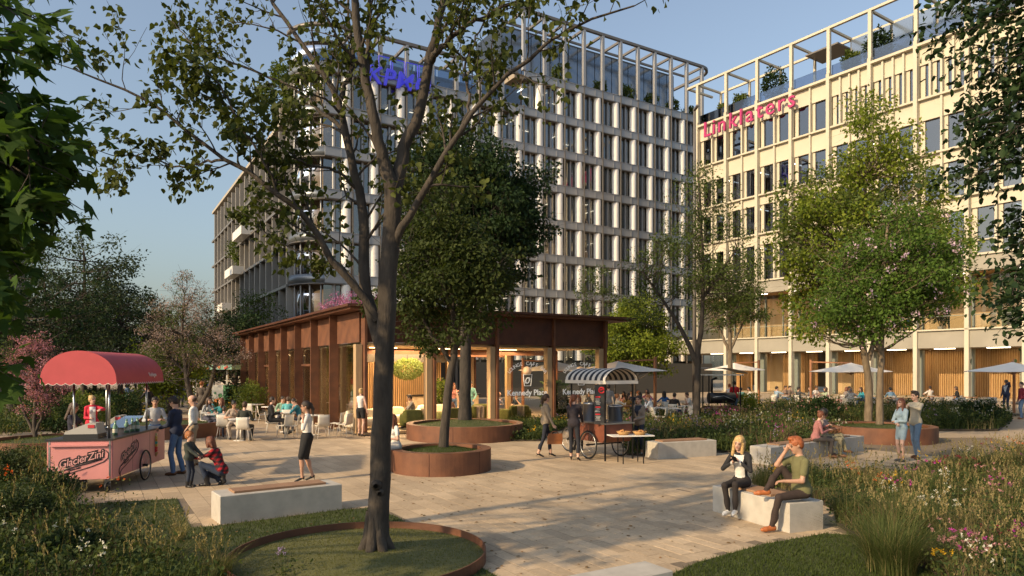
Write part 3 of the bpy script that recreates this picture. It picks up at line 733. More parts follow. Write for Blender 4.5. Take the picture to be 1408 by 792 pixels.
while b < 20: row(b, .32, .80, a0+.02, 26, 2); b += .32
sel = []
cc = []
for (a, b, l, w, z) in cand:
    p = A2*a+B2*b
    if p.y < 4.5 or p.y > 24: continue
    px = CX+F*p.x/p.y; py = YH+HC*F/p.y
    if px < -40 or px > 1450 or py > 830: continue
    cc.append((a, b, l, w, z, p))
arr = np.array([(q[5].x, q[5].y) for q in cc]); bad = np.zeros(len(arr), bool)
for ex in EXCL: bad |= inpoly(arr[:, 0], arr[:, 1], ex)
cc = [q for q, x in zip(cc, bad) if not x]; cc.sort(key=lambda q: q[5].y)
rest = MB()
for i, (a, b, l, w, z, p) in enumerate(cc):
    zz = -.030+rp.uniform(-.002, .002)
    if i < 300:
        k = round(l, 3)
        if (k, w) not in PM: o = paver_mesh(l-.008, w-.008).build('paver', M_PAVO, plaza); PM[(k, w)] = o.data
        else: o = link('paver', PM[(k, w)], plaza)
        o.location = (p.x, p.y, zz); o.rotation_euler = (0, 0, ang)
    else:
        x, y = (l-.010)/2, (w-.010)/2; c = p+Vector((0, 0, zz+.036)); r_ = rp.random()
        top = [c+A2*i_*x+B2*j_*y for i_, j_ in ((-1, -1), (-1, 1), (1, 1), (1, -1))]; bot = [q-Vector((0, 0, .025)) for q in top]
        rest.add(bot+top, [(4, 5, 6, 7)]+[(k_, (k_+1) % 4, (k_+1) % 4+4, k_+4) for k_ in range(4)], r=r_)
ro = rest.build('paver_field', M_PAVA, plaza, rnd=True); ro['kind'] = 'stuff'
# grass blades on the lawns
rsg = np.random.RandomState(5)
def lawn_blades(poly, n, h=.055, near=7):
    p = scatter(poly, n, rsg, near=near, dens=1.4); p[:, 2] = .02
    o = link('grass', blades('grass', p, rsg.uniform(.5, 1.2, n)*h, .009, rsg.uniform(.2, 1, n), G_LAWN, rsg, 1)); tag(o, 'short mown lawn grass', 'grass', kind='stuff')
lawn_blades([q for q in gp([(40, 702), (150, 692), (243, 687), (262, 727), (303, 724), (470, 702), (512, 700), (545, 712), (600, 742), (690, 800), (700, 860), (60, 860), (60, 740)])], 46000)
lawn_blades(gp([(905, 800), (960, 775), (1050, 750), (1135, 735), (1175, 738), (1300, 800), (1330, 860), (905, 860)]), 26000)

# ------------------------------------------------------------------ benches, corten planters
def bench(pa, pb, depth, label, wood=(.12, .88), h=.45, inset=.0):
    """concrete bench whose front lower edge runs from pa to pb; depth is horizontal towards the back"""
    pa = Vector(pa); pb = Vector(pb); d = (pb-pa); L = d.length; ux = d.normalized(); uy = Vector((-ux.y, ux.x, 0))
    if uy.y < 0 and abs(uy.y) > .1: uy = -uy
    c = (pa+pb)/2+uy*depth/2; rz = atan2(ux.y, ux.x); r = empty('bench', c, rz, label, 'bench')
    m = MB(); x, y, b_ = L/2, depth/2, .012
    vs = []
    for (ex, z) in ((0, 0), (0, h-b_), (b_, h)): vs += [(-x+ex, -y+ex, z), (x-ex, -y+ex, z), (x-ex, y-ex, z), (-x+ex, y-ex, z)]
    m.add(vs, [(8, 9, 10, 11), (3, 2, 1, 0)]+[(k*4+i, k*4+(i+1) % 4, k*4+4+(i+1) % 4, k*4+4+i) for k in (0, 1) for i in range(4)])
    m.build('block', M_CONC, r)
    if wood:
        w0 = -L/2+L*wood[0]; w1 = -L/2+L*wood[1]; nb = 5; ww = (depth*.62)/nb
        for i in range(nb):
            q = MB(); q.box((0, 0, 0), (w1-w0, ww-.006, .035)); q.build('slat', M_WOODB, r, ((w0+w1)/2, -depth*.31+ww*(i+.5)+.0, h+.0185))
    return r
bench(G(303, 722), G(470, 701), .62, 'pale concrete bench with timber seat on the lawn edge in front of the walking woman')
bench(G(980, 703), G(1086, 734), .66, 'concrete bench the blonde woman and the red haired man sit on', (.10, .70))
bench(G(905, 632), G(985, 627), .6, 'short concrete bench with brown timber top beside the coffee cart planting')
bench(G(1060, 640), G(1188, 620), .6, 'long concrete bench where two women sit together by the round planter')
b0 = G(925, 784, .45); bench(Vector((b0.x, b0.y, 0))-B2*2.2, Vector((b0.x, b0.y, 0)), .4, 'plain concrete bench cut off by the bottom of the picture', None)
def planter(c, r, h, label, rim=.24, mound=.12, thick=.03, grass=9000, gm=None, gh=.05, gsheet=None):
    root = empty('round_planter', (c[0], c[1], 0), 0, label, 'planter')
    m = MB(); m.lathe((0, 0, 0), [(r, 0), (r, h), (r-rim, h), (r-rim, h-.16)], M_CORT, 72, smooth=False); m.build('corten_ring', None, root)
    for k in range(6 if h > .3 else 0): a = k*pi/3+.4; q = MB().box((0, 0, 0), (.006, .022, h-.02), M_CORTD).build('weld_seam', None, root); q.location = ((r+.001)*cos(a), (r+.001)*sin(a), h/2); q.rotation_euler = (0, 0, a)
    s = MB(); n = 10; s.lathe((0, 0, h-.10), [((r-rim+.0)*(1-i/n), mound*sin(pi/2*(i/n))**1.3) for i in range(n+1)], G_SHEET, 48); s.mats[0] = gsheet or G_SHEET; s.build('soil_mound', None, root)
    n = grass; a = rsg.uniform(0, 2*pi, n); rr = (r-rim-.02)*np.sqrt(rsg.uniform(size=n)); z = h-.10+mound*np.sin(pi/2*(1-rr/(r-rim)))**1.3
    q = link('grass', blades('grass', np.stack([rr*np.cos(a), rr*np.sin(a), z-.01], 1), rsg.uniform(.5, 1.2, n)*gh, .009, rsg.uniform(.2, 1, n), gm or G_LAWN, rsg, 1), root); q['kind'] = 'stuff'
    return root
PC1 = (-1.72, 16.7); PC2 = (-1.67, 24.4); PC3 = (12.6, 23.6); PC4 = (-12.6, 25.3); PC0 = (-1.93, 8.72)
planter(PC1, 1.21, .53, 'round corten planter ring nearest the middle with a leaning slim trunk', .24)
planter(PC2, 2.06, .54, 'wide round corten planter at the lounge front with a rough dark trunk', .22, .2)
planter(PC3, 1.75, .52, 'round corten planter behind the embracing couple', .26)
planter(PC4, 1.9, .5, 'low corten planter behind the two men at the ice cream cart', .2)
planter((-13.5, 20.2), 1.6, .42, 'corten planter edge behind the ice cream cart at left', .08)
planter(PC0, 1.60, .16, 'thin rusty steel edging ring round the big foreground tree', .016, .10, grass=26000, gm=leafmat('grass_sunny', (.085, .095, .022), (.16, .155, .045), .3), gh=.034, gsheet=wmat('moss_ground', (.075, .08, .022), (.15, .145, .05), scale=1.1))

# ------------------------------------------------------------------ cafe pavilion
KP = Vector((-5.6, 25.5, 0)); PAV = empty('cafe_pavilion', KP, 0, 'rust coloured steel and timber cafe pavilion with flat roof', 'pavilion')
def L(b, a, z=0): return B2*b+A2*a+Z*z           # local to KP
rB = atan2(B2.y, B2.x)
def pbox(name, b, a, z, sb, sa, sz, m, parent=PAV):
    """box centred at (b,a,z) with sizes along B, A, up"""
    q = MB().box((0, 0, 0), (sb, sa, sz)).build(name, m, parent); q.location = L(b, a, z); q.rotation_euler = (0, 0, rB); return q
M_CEIL = mat('cafe_ceiling', (.50, .40, .28), .7); M_LINO = mat('cafe_floor', (.42, .33, .23), .35, var=.15, vscale=2)
M_GLASS = glassmat('clear_glass', (.96, .97, .95), .8, .97, .8, .0); M_GREEN = mat('olive_velvet', (.10, .105, .025), .95, var=.25, vscale=8); M_CREAM = mat('cream_boucle', (.62, .55, .43), .95, var=.08, vscale=12, bump=.5, bscale=60)
rf = pbox('roof', 6.1, 11.5, 4.76, 13.6, 24.2, .09, M_CORTD); pbox('roof_edge', 6.1, 11.5, 4.67, 13.3, 23.9, .085, M_CORT)
pbox('ceiling', 5.95, 11.5, 3.40, 11.6, 22.4, .10, M_CEIL); pbox('floor', 5.95, 11.5, .03, 12.1, 23, .06, M_LINO)
S = 2.85
for i in range(4): pbox('fascia_panel', .15+S*(i+.5), .08, 4.04, S-.03, .06, 1.18, M_CORTD)
pbox('fascia_return', 11.72, 11.5, 4.04, .06, 22.9, 1.18, M_CORTD)
for i in range(5):
    b = .12+S*i
    pbox('steel_post', b, .10 if i else .0, 2.31, .10, .42, 4.62, M_CORT)
    pbox('timber_post', b-.20, .14, 1.71, .24, .3, 3.3, M_OAK)
for i in range(1, 9):
    pbox('steel_fin', -.10, .2+S*i, 2.31, .38, .07, 4.62, M_CORT)
    pbox('timber_post', .24, .2+S*i-.25, 1.71, .26, .24, 3.3, M_OAK)
for i in range(8):
    a = .2+S*(i+.5)
    pbox('side_panel', .04, a, 4.02, .05, S-.12, 1.14, M_CORT)
    if i in (2, 5):
        pbox('door_lintel', .06, a, 2.62, .10, S-.12, .10, M_CORT)
        d = pbox('door', .06, a-.7, 1.28, .05, 1.2, 2.5, M_CORTD); pbox('pane', .06, a+.65, 1.31, .02, 1.25, 2.5, M_GLASS); pbox('pane', .06, a, 3.05, .02, S-.3, .75, M_GLASS)
    elif i != 0 or True: pbox('pane', .06, a, 1.75, .02, S-.14, 3.35, M_GLASS)
for b, a in ((3, 6), (8.7, 5.5), (11.5, 4.2), (11.5, 8.6), (8.7, 10.5), (6.0, 10), (11.5, 13), (8.7, 15)):
    pbox('timber_post', b, a, 1.71, .26, .24, 3.3, M_OAK); pbox('steel_post', b+.20, a, 1.71, .08, .3, 3.3, M_CORT)
pbox('beam', 5.9, 4.2, 3.22, 11.5, .16, .24, M_CORT); pbox('beam', 5.9, 9.0, 3.22, 11.5, .16, .24, M_CORT)
pane = pbox('pane', 7.32, .06, 1.72, 2.5, .015, 3.3, M_GLASS); pbox('pane', 10.17, .06, 1.72, 2.5, .015, 3.3, M_GLASS)
pbox('floor_edge', 5.95, -.12, .045, 12.2, .22, .09, M_OAK)
# back wall of upright timber slats
M_WALLW = mat('cafe_wall', (.30, .21, .12), .8, var=.1, vscale=2); M_SLAT = mat('slat_oak', (.46, .29, .14), .6, var=.2, vscale=3, stretch=(6, 6, .5))
pbox('back_wall', 3.6, 7.75, 1.72, 6.6, .08, 3.28, M_WALLW)
sb = MB()
for i in range(60): p = L(.35+.11*i, 7.64, 1.72); sb.box(p, (.05, .07, 3.2), rz=rB)
q = sb.build('slat', M_SLAT, PAV); q['kind'] = 'stuff'
pbox('bulkhead', 4.0, 6.4, 3.06, 5.2, .12, .6, mat('dark_plaster', (.10, .09, .08), .9))
ct = pbox('bar_counter', 6.6, 6.7, .56, 3.6, .7, 1.1, mat('bar_front', (.40, .32, .22), .6, var=.2, vscale=5)); ct2 = pbox('counter_top', 6.6, 6.66, 1.14, 3.75, .8, .05, M_BLACK)
pbox('back_wall', 9.6, 16.5, 1.72, 4.2, .08, 3.28, mat('dark_glass_wall', (.05, .05, .05), .3))
WARM = (1.0, .62, .28)
for b, a in ((2.0, 3.0), (5.0, 3.0), (8.0, 3.0), (3.0, 6.0), (8.4, 7.4), (2.0, 11.5), (2.0, 16), (2, 20)):
    f = pbox('ceiling_light', b, a, 3.335, 1.2, .10, .03, emat('warm_strip', WARM, 9))
for b, a, w_, e_ in ((3.0, 3.0, 3, 130), (8.8, 2.6, 3, 130), (9.5, 8.5, 3, 90), (4, 6.0, 2.6, 110), (2.2, 13, 2.5, 90), (2.2, 19, 2.5, 90), (2.2, 9.5, 2, 60)):
    l = bpy.data.lights.new('cafe_lamp', 'AREA'); l.energy = e_*4.2; l.size = w_; l.color = (1, .66, .34); lo = bpy.data.objects.new('cafe_lamp', l); COL.objects.link(lo); lo.location = KP+L(b, a, 3.27); lo.parent = None
pbox('inner_wall', 4.6, 15.6, 1.72, .1, 15.2, 3.28, M_SLAT)
# rows of books and posters on the shop stands
def stand(b, a, label, seed):
    r_ = random.Random(seed); e = empty('display_stand', KP+L(b, a, .06), rB+pi/2, label, 'display stand')
    MB().box((0, 0, 1.0), (.9, .08, 2.0)).build('frame', M_BLACK, e)
    for i in range(7):
        for j in range(4):
            c = r_.choice([(.5, .1, .06), (.6, .5, .3), (.1, .2, .4), (.7, .68, .6), (.5, .35, .1), (.1, .3, .2)])
            o = MB().box((0, 0, 0), (.18, .03, .22)).build('magazine', cloth(c), e); o.location = (-.32+.215*j, .06, .22+.27*i); o2 = o.copy(); COL.objects.link(o2); o2.location.y = -.06
stand(1.3, 4.6, 'tall rack of magazines just inside the cafe window', 1); stand(.9, 13.0, 'colourful magazine rack behind the far cafe door', 2)
# window lettering and cup emblem
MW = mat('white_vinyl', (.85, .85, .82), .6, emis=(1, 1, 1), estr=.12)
def lettering(bc):
    put_text('lettering', 'Kennedy Place', .345, MW, L(bc, .035, 1.42), B2, Z, PAV, extrude=.002, bold=.006)
    put_text('lettering', '· · · · ·  · · · ·', .16, MW, L(bc, .035, 1.12), B2, Z, PAV, extrude=.002)
    t_ = 'LOUNGE CAFE BAR'
    for i, ch in enumerate(t_):
        if ch == ' ': continue
        an = radians(155-130*i/(len(t_)-1)); put_text('letter', ch, .22, MW, L(bc+cos(an)*1.0, .035, 2.05+sin(an)*.62), B2*sin(an)-Z*cos(an)*.8, Z*sin(an)+B2*cos(an)*.8, PAV, extrude=.002)
    m = MB(); q = lambda x, z: L(bc+x, .03, z)
    m.tube([q(-.22, 2.2), q(-.16, 1.72), q(.16, 1.72), q(.22, 2.2), q(-.22, 2.2)], .016, MW, 5)
    m.tube([q(.08, 2.2), q(.2, 2.62), q(.3, 2.66)], .014, MW, 5)
    for k in range(3): m.tube([q(.13*cos(t*.7+k)*(.6+.2*k), 1.95+.13*sin(t*.7+k*1.3)) for t in range(10)], .012, MW, 4)
    m.build('emblem', None, PAV)
    MB().lathe((0, 0, 0), [(0.01, .0), (.16, .02), (.2, .15), (.15, .3), (.01, .36)], mat('ice_ball', (.75, .5, .3), .6, emis=(.8, .5, .3), estr=.1), 16).build('ice_cream', None, PAV, L(bc-.06, .0, 2.2))
lettering(7.35); lettering(10.2)
# sofas, armchairs
def blob_box(m, c, s, mt, rz=0, bev=.08):
    """rounded cushion"""
    cx_, cy_, cz_ = c; n = 5; vs = []; fs = []; hx, hy, hz = [k/2 for k in s]; ca, sa = cos(rz), sin(rz)
    N_ = 8; M_ = 14
    for i in range(N_+1):
        th = pi*i/N_-pi/2
        for j in range(M_):
            ph = 2*pi*j/M_; p = .35
            f_ = lambda v: math.copysign(abs(v)**p, v)
            x = hx*f_(cos(th))*f_(cos(ph)); y = hy*f_(cos(th))*f_(sin(ph)); z = hz*f_(sin(th)); vs.append((cx_+x*ca-y*sa, cy_+x*sa+y*ca, cz_+z))
    for i in range(N_):
        for j in range(M_): a = i*M_+j; b = i*M_+(j+1) % M_; fs.append((a, b, b+M_, a+M_))
    m.add(vs, fs, mt, True)
def sofa(loc, rz, w, mt, label, cat='sofa', name='sofa'):
    r = empty(name, loc, rz, label, cat)
    for nm, c, s in (('seat', (0, 0, .28), (w, .8, .34)), ('backrest', (0, .38, .5), (w, .28, .55)), ('armrest', (-w/2, .05, .36), (.26, .85, .5)), ('armrest', (w/2, .05, .36), (.26, .85, .5))):
        m = MB(); blob_box(m, c, s, mt); m.build(nm, None, r)
    return r
def kl(b, a, z=.06): return KP+L(b, a, z)
sofa(kl(.9, 1.6), rB+.2, 1.7, M_CREAM, 'cream boucle sofa at the open lounge corner behind the big trunk'); sofa(kl(2.2, 2.6), rB, 1.5, M_CREAM, 'cream boucle sofa behind the seated man in the lounge')
sofa(kl(2.5, .9), rB+2.6, .8, M_GREEN, 'olive green armchair with a grey throw at the lounge front', 'armchair', 'armchair')
sofa(kl(4.3, 1.2), rB+pi, .9, M_GREEN, 'olive green armchair behind the rough dark trunk', 'armchair', 'armchair')
sofa(kl(5.8, 1.9), rB+pi, .8, M_GREEN, 'olive green armchair with throw beside the middle cafe post', 'armchair', 'armchair')
sofa(kl(6.6, 2.6), rB-.3, .9, M_GREEN, 'olive green armchair under the bald seated man', 'armchair', 'armchair')
sofa(kl(7.6, 1.5), rB+pi, 1.0, M_GREEN, 'olive green armchair with beige throw under the window lettering', 'armchair', 'armchair')
sofa(kl(4.6, 3.4), rB, 1.4, M_CREAM, 'cream sofa in the middle of the lounge')
M_THROW = cloth((.30, .24, .18))
for (b, a, lb) in ((7.6, 1.06, 'beige throw hanging over the armchair under the lettering'), (5.8, 1.46, 'grey brown throw over the armchair by the middle post'), (2.9, .75, 'grey throw over the armchair at the lounge front')):
    m = MB(); pts = [(-.2, .0), (-.13, .02), (-.06, -.01), (.02, .02), (.1, -.01), (.18, .01)]
    for i in range(5): 
        m.add([L(pts[i][0], pts[i][1]-.03, -.0), L(pts[i+1][0], pts[i+1][1]-.03, .0), L(pts[i+1][0], pts[i+1][1]-.01, .5), L(pts[i][0], pts[i][1]-.01, .5), L(pts[i][0], .28, .53), L(pts[i+1][0], .28, .53)], [(0, 1, 2, 3), (3, 2, 5, 4)], smooth=True)
    tag(m.build('throw', M_THROW, None, kl(b, a-.08, .32)), lb, 'throw')
# hanging planter
rsx = np.random.RandomState(2); hp = empty('hanging_plant', kl(4.35, 6.0, 2.45), 0, 'large ball of pale green foliage hanging over the bar', 'plant')
n = 2600; u = rsx.normal(size=(n, 3)); u /= np.linalg.norm(u, axis=1, keepdims=True); ps = u*(rsx.uniform(.3, 1, (n, 1))**.4)*np.array([.75, .6, .5])
link('foliage', leaves_mesh('foliage', ps, u+rsx.normal(size=u.shape)*.6, .10, 'dia', leafmat('leaf_pale', (.11, .15, .05), (.22, .27, .11), .3), rsx), hp)
MB().tube([(0, 0, .2), (0, 0, .9)], .01, M_BLACK).build('cord', None, hp)
def bushlet(loc, label, h=1.0, r=.5, n=900, lm=L_MID, seed=1, leaf=.10, name='plant', cat='plant', shape='oval', pot=True, bl=None, group=None, parent=None):
    rs = np.random.RandomState(seed); e = empty(name, loc, 0, label, cat, group)
    if parent: e.parent = parent
    z0 = 0
    if pot: MB().lathe((0, 0, 0), [(.01, 0), (.16, 0), (.22, .36), (.19, .36), (.18, .3), (.01, .3)], mat('pot_grey', (.25, .23, .2), .8), 20).build('pot', None, e); z0 = .32
    u = rs.normal(size=(n, 3)); u /= np.linalg.norm(u, axis=1, keepdims=True); lob = .75+.25*np.sin(u[:, 0]*5+seed)*np.cos(u[:, 1]*4+seed*2)
    ps = u*(rs.uniform(.2, 1, (n, 1))**.45)*lob[:, None]*np.array([r, r, h/2])+np.array([0, 0, z0+h/2])
    w = Wood()
    for k in range(7): e_ = ps[rs.randint(n)]; w.tube(np.array([(0, 0, z0-.05), e_*.5+np.array([0, 0, .1]), e_]), [.014, .01, .004], 4)
    link('stem', w.mesh('stem', BARK_D), e); link('foliage', leaves_mesh('foliage', ps, u+rs.normal(size=u.shape)*.6, leaf, shape, lm, rs), e)
    if bl:
        nb = 60; v_ = rs.normal(size=(nb, 3)); v_ /= np.linalg.norm(v_, axis=1, keepdims=True); v_[:, 2] = np.abs(v_[:, 2]); cen = v_*np.array([r, r, h/2])*1.0+np.array([0, 0, z0+h/2]); cen = np.repeat(cen, 7, 0)+rs.normal(size=(nb*7, 3))*.018
        link('blossom', leaves_mesh('blossom', cen, rs.normal(size=cen.shape), .04, 'dia', bl, rs), e)
    return e
bushlet(kl(5.4, 4.6), 'tall green potted plant behind the pink and teal pair in the cafe', 1.8, .6, 700, L_MID, 4, .16)
bushlet(kl(9.4, .9), 'big leafed green potted plant behind the coffee cart', 1.5, .6, 260, L_DK, 5, .42)
# ------------------------------------------------------------------ office building with the blue sign
KC = Vector((-19.2, 63.0, 0)); OFF = empty('office_building', KC, 0, 'grey office block with rounded white columns, curved corner and blue rooftop lettering', 'office building')
M_ALU = mat('pale_aluminium', (.34, .34, .345), .42, metal=.3, var=.05, vscale=.6); M_ALUD = mat('bronze_grey_metal', (.17, .155, .14), .45, metal=.3)
M_COLM = mat('column_metal', (.84, .80, .74), .30); M_OWALL = mat('tan_cladding', (.36, .315, .255), .7, var=.08, vscale=.4)
M_OGL = glassmat('office_glass', (.60, .60, .58), 1.0, .8, 2.2, .10); M_DGL = mat('dark_office_glass', (.03, .035, .04), .08, spec=.8)
M_INT = mat('office_ceiling', (.30, .25, .19), .9); M_INTW = mat('office_back_wall', (.20, .16, .12), .9, col2=(.36, .28, .19), vscale=.35); M_STRIP = emat('office_strip', (1, .90, .72), 7)
def obx(name, parent, o, ux, uy, c, s, m):
    """box in a frame: centre (x along ux, y along uy, z), sizes likewise"""
    q = MB().box((0, 0, 0), s, m).build(name, None, parent); q.location = ux*c[0]+uy*c[1]+Z*c[2]+(o or Vector()); q.rotation_euler = (0, 0, atan2(ux.y, ux.x)); return q
def inst(name, me, parent, loc, rz): q = link(name, me, parent); q.location = loc; q.rotation_euler = (0, 0, rz); return q
FH = 3.95; BAY = 2.73; NB = 18
def zb(i): return 6.45+FH*(i-0)           # bottom of spandrel i (floor line), i = 0..7 (34.1)
def FR(s, out, z=0): return B2*s-A2*out+Z*z          # right facade: out towards the viewer
sF = lambda k: 51-BAY*k
# shared meshes (local: x along facade, y outwards = -A)
rF = atan2(B2.y, B2.x)
def L2(x, y): return (x, -y)                         # y outwards
_po = MB().box((0, 0, 0), (1.86, .03, 2.98), M_OGL).build('pane'); me_pane = _po.data
me_col = MB().lathe((0, 0, 0), [(.48, -1.5), (.48, 1.5)], M_COLM, 20, True, pi, 2*pi)
me_colo = me_col.build('column'); me_col = me_colo.data
me_sp = MB()
me_sp.box((0, .0, 0), (BAY-.13, .10, .80), M_ALU); me_sp.box((0, .22, -.46), (BAY-.13, .55, .07), M_ALUD); me_sp.box((0, -.02, .42), (BAY-.13, .16, .05), M_ALU); me_sp.box((.25, -.065, 0), (.10, .04, .78), M_ALU)
me_spo = me_sp.build('spandrel_panel'); me_sp = me_spo.data
me_mul = MB().box((-.02, 0, 0), (.16, .22, 3.0), M_ALU).box((.13, .05, 0), (.12, .12, 3.0), M_ALUD); me_mulo = me_mul.build('mullion'); me_mul = me_mulo.data
for o in (me_colo, me_spo, me_mulo, _po): bpy.data.objects.remove(o)
for k in range(NB):
    s1 = sF(k); s0 = s1-BAY; sc_ = (s0+s1)/2
    if s0 < 1.5: continue
    top = 7 if s0 > 22.5 else 6
    for i in range(0, top+1):
        inst('spandrel_panel', me_sp, OFF, FR(sc_, .45, zb(i)+.45), rF)
        if i < top:
            z = zb(i)+.9+1.5
            inst('pane', me_pane, OFF, FR(s0+.06+.95, -.10, z), rF); inst('column', me_col, OFF, FR(s1-.54, .04, z), rF); inst('mullion', me_mul, OFF, FR(s0+1.05, .05, z), rF)
        elif True: pass
    inst('pane', me_pane, OFF, FR(s0+.06+.95, -.10, 4.9), rF); inst('column', me_col, OFF, FR(s1-.54, .04, 4.9), rF)
    q = MB().box((0, 0, 0), (.10, .30, zb(top)+.95-.2), M_ALUD).build('fin', None, OFF); q.location = FR(s1, .42, (zb(top)+1.1)/2+.1); q.rotation_euler = (0, 0, rF)
# floors, back wall and light strips inside
for i in range(0, 8):
    z = zb(i)+.45; s_a = 1.5 if i < 7 else 22.9
    q = MB().box((0, 0, 0), (51-s_a, 11, .5), M_INT).build('floor_slab', None, OFF); q.location = FR((s_a+51)/2, -5.7, z); q.rotation_euler = (0, 0, rF)
    if i < 7:
        sm = MB(); r_ = random.Random(i); s_a = 1.5 if i < 6 else 23.2
        for t in range(14):
            s = s_a+1.5+t*(49.0-s_a)/14+r_.uniform(-.5, .5)
            sm.box((s, 2.2+r_.choice((0, 1.5, 3)), zb(i+1)-.06 if i+1 <= 6 or s > 23 else zb(i+1)-.06), (1.3 if t % 2 else .12, .12 if t % 2 else 1.6, .05), M_STRIP)
        q = sm.build('light_strip', None, OFF); q.rotation_euler = (0, 0, rF); q['kind'] = 'stuff'
q = MB().box((0, 0, 0), (49, .2, 33), M_INTW).build('core_wall', None, OFF); q.location = FR(26, -8.5, 16.5); q.rotation_euler = (0, 0, rF)
for s in np.arange(6, 50, 5.46):
    q = MB().box((0, 0, 0), (.15, 6, 27), M_INTW).build('partition', None, OFF); q.location = FR(s, -5.2, 13.5); q.rotation_euler = (0, 0, rF)
q = MB().box((0, 0, 0), (.5, 11, 34), M_OWALL).build('end_wall', None, OFF); q.location = FR(51.3, -5.2, 17.3); q.rotation_euler = (0, 0, rF)
lr = MB(); r_ = random.Random(8); M_LIT = emat('lit_room', (1, .60, .30), .55)
for i in range(7):
    for k in range(NB):
        s1 = sF(k)
        if s1 < 6 or (i == 6 and s1 < 24) or r_.random() > .42: continue
        lr.box((s1-BAY/2, 7.2, zb(i)+2.5), (r_.choice((1.2, 2.5, 2.6)), .1, r_.choice((1.6, 2.6))), M_LIT)
q = lr.build('lit_room', None, OFF); q.rotation_euler = (0, 0, rF); q['kind'] = 'stuff'
# ground floor colonnade
q = MB().box((0, 0, 0), (49, .3, 6.2), M_DGL).build('shop_front', None, OFF); q.location = FR(26, -1.6, 3.1); q.rotation_euler = (0, 0, rF)
# curved corner
def arc_pts(r, n, a0, a1, c): return [c+B2*(r*cos(a))-A2*(r*sin(a)) for a in [a0+(a1-a0)*i/n for i in range(n+1)]]
RC = 3.5; CC = B2*RC+A2*RC        # centre of the rounding, local
def arc_band(name, r, z0, z1, m, t=.12, n=14, a0=pi*.5, a1=pi, parent=OFF):
    mb = MB(); po = arc_pts(r, n, a0, a1, CC); pi_ = arc_pts(r-t, n, a0, a1, CC); vs = []; 
    for p in po: vs.append(p+Z*z0)
    for p in po: vs.append(p+Z*z1)
    for p in pi_: vs.append(p+Z*z0)
    for p in pi_: vs.append(p+Z*z1)
    N_ = n+1; fs = []
    for i in range(n): fs += [(i, i+1, N_+i+1, N_+i), (2*N_+i+1, 2*N_+i, 3*N_+i, 3*N_+i+1), (N_+i, N_+i+1, 3*N_+i+1, 3*N_+i), (i+1, i, 2*N_+i, 2*N_+i+1)]
    mb.add(vs, fs, m, True); return mb.build(name, None, parent)
for i in range(0, 7):
    arc_band('corner_band', RC+.45, zb(i)+.05, zb(i)+.9, mat('corner_blue_grey', (.17, .185, .20), .35, metal=.5), .14); arc_band('corner_ledge', RC+.5, zb(i)-.06, zb(i)+.04, M_ALUD, .6)
    if i < 6:
        arc_band('corner_glass', RC-.1, zb(i)+.9, zb(i+1)-.05, glassmat('corner_pane', (.85, .85, .82), 1, .92, 1.0, .03), .03); arc_band('lit_room', 1.5, zb(i)+.7, zb(i+1)-.1, emat('corner_glow', (1, .60, .30), .38), .1)
        for a in (.56, .66, .76, .86, .96): 
            p = arc_pts(RC, 1, pi*a, pi*a, CC)[0]; q = MB().lathe((0, 0, 0), [(.09, 0), (.09, 3.0)], M_ALU, 10).build('mullion', None, OFF); q.location = p+Z*(zb(i)+.9)
        q = MB().lathe((0, 0, 0), [(.01, 0), (.18, 0), (.18, 1.5), (.01, 1.5)], emat('warm_globe', (1, .62, .25), 2.2), 10).build('floor_lamp', None, OFF); q.location = CC+Z*(zb(i)+1.1)-A2*(.9+.3*(i % 3))+B2*(i % 2)
q = MB().box((0, 0, 0), (3.4, 3.4, 32), M_INTW).build('corner_core', None, OFF); q.location = CC+B2*2.6+A2*2.6+Z*16; q.rotation_euler = (0, 0, rF)
for i in range(7):
    q = MB().lathe((0, 0, 0), [(.01, 0), (RC-.2, 0), (RC-.2, .4), (.01, .4)], M_INT, 24).build('floor_slab', None, OFF); q.location = CC+Z*(zb(i)+.2)
# left facade: deep fins, floor lines, stepped boxes
def FL(t, out, z=0): return A2*t-B2*out+Z*z
rL = atan2(A2.y, A2.x)
LT = 52.5; ztop = zb(5)+.5
q = MB().box((0, 0, 0), (LT-3.5, 9, ztop-.4), M_OWALL).build('left_wing', None, OFF); q.location = FL((LT+3.5)/2, -5.2, ztop/2-.2); q.rotation_euler = (0, 0, rL)
q = MB().box((0, 0, 0), (LT-3.4, 1.4, .35), M_OWALL).build('roof_parapet', None, OFF); q.location = FL((LT+3.4)/2, -.1, ztop+.1); q.rotation_euler = (0, 0, rL)
me_fin = None; M_FIN = mat('wing_fin', (.34, .31, .27), .55, metal=.2, var=.06, vscale=.5)
for i in range(0, 5):
    q = MB().box((0, 0, 0), (LT-3.5, 1.3, .26), M_ALUD).build('floor_line', None, OFF); q.location = FL((LT+3.5)/2, .0, zb(i)); q.rotation_euler = (0, 0, rL)
    for k in range(16):
        t = 3.7+k*3.08
        if me_fin is None:
            o = MB().box((0, 0, 0), (.26, 1.25, FH-.24), M_FIN).build('fin', None, OFF); me_fin = o.data
            og = MB().box((0, 0, 0), (2.76, .04, FH-.30), M_DGL).build('pane', None, OFF); me_dg = og.data
        else: o = link('fin', me_fin, OFF); og = link('pane', me_dg, OFF)
        o.location = FL(t, -.02, zb(i)+FH/2); o.rotation_euler = (0, 0, rL); og.location = FL(t+1.54, -.62, zb(i)+FH/2); og.rotation_euler = (0, 0, rL)
for (t, i) in ((24, 3), (30, 2), (38, 1)):
    q = MB().box((0, 0, 0), (6, 1.6, 1.0), M_WHITE).build('balcony_box', None, OFF); q.location = FL(t, .9, zb(i)+.4); q.rotation_euler = (0, 0, rL)
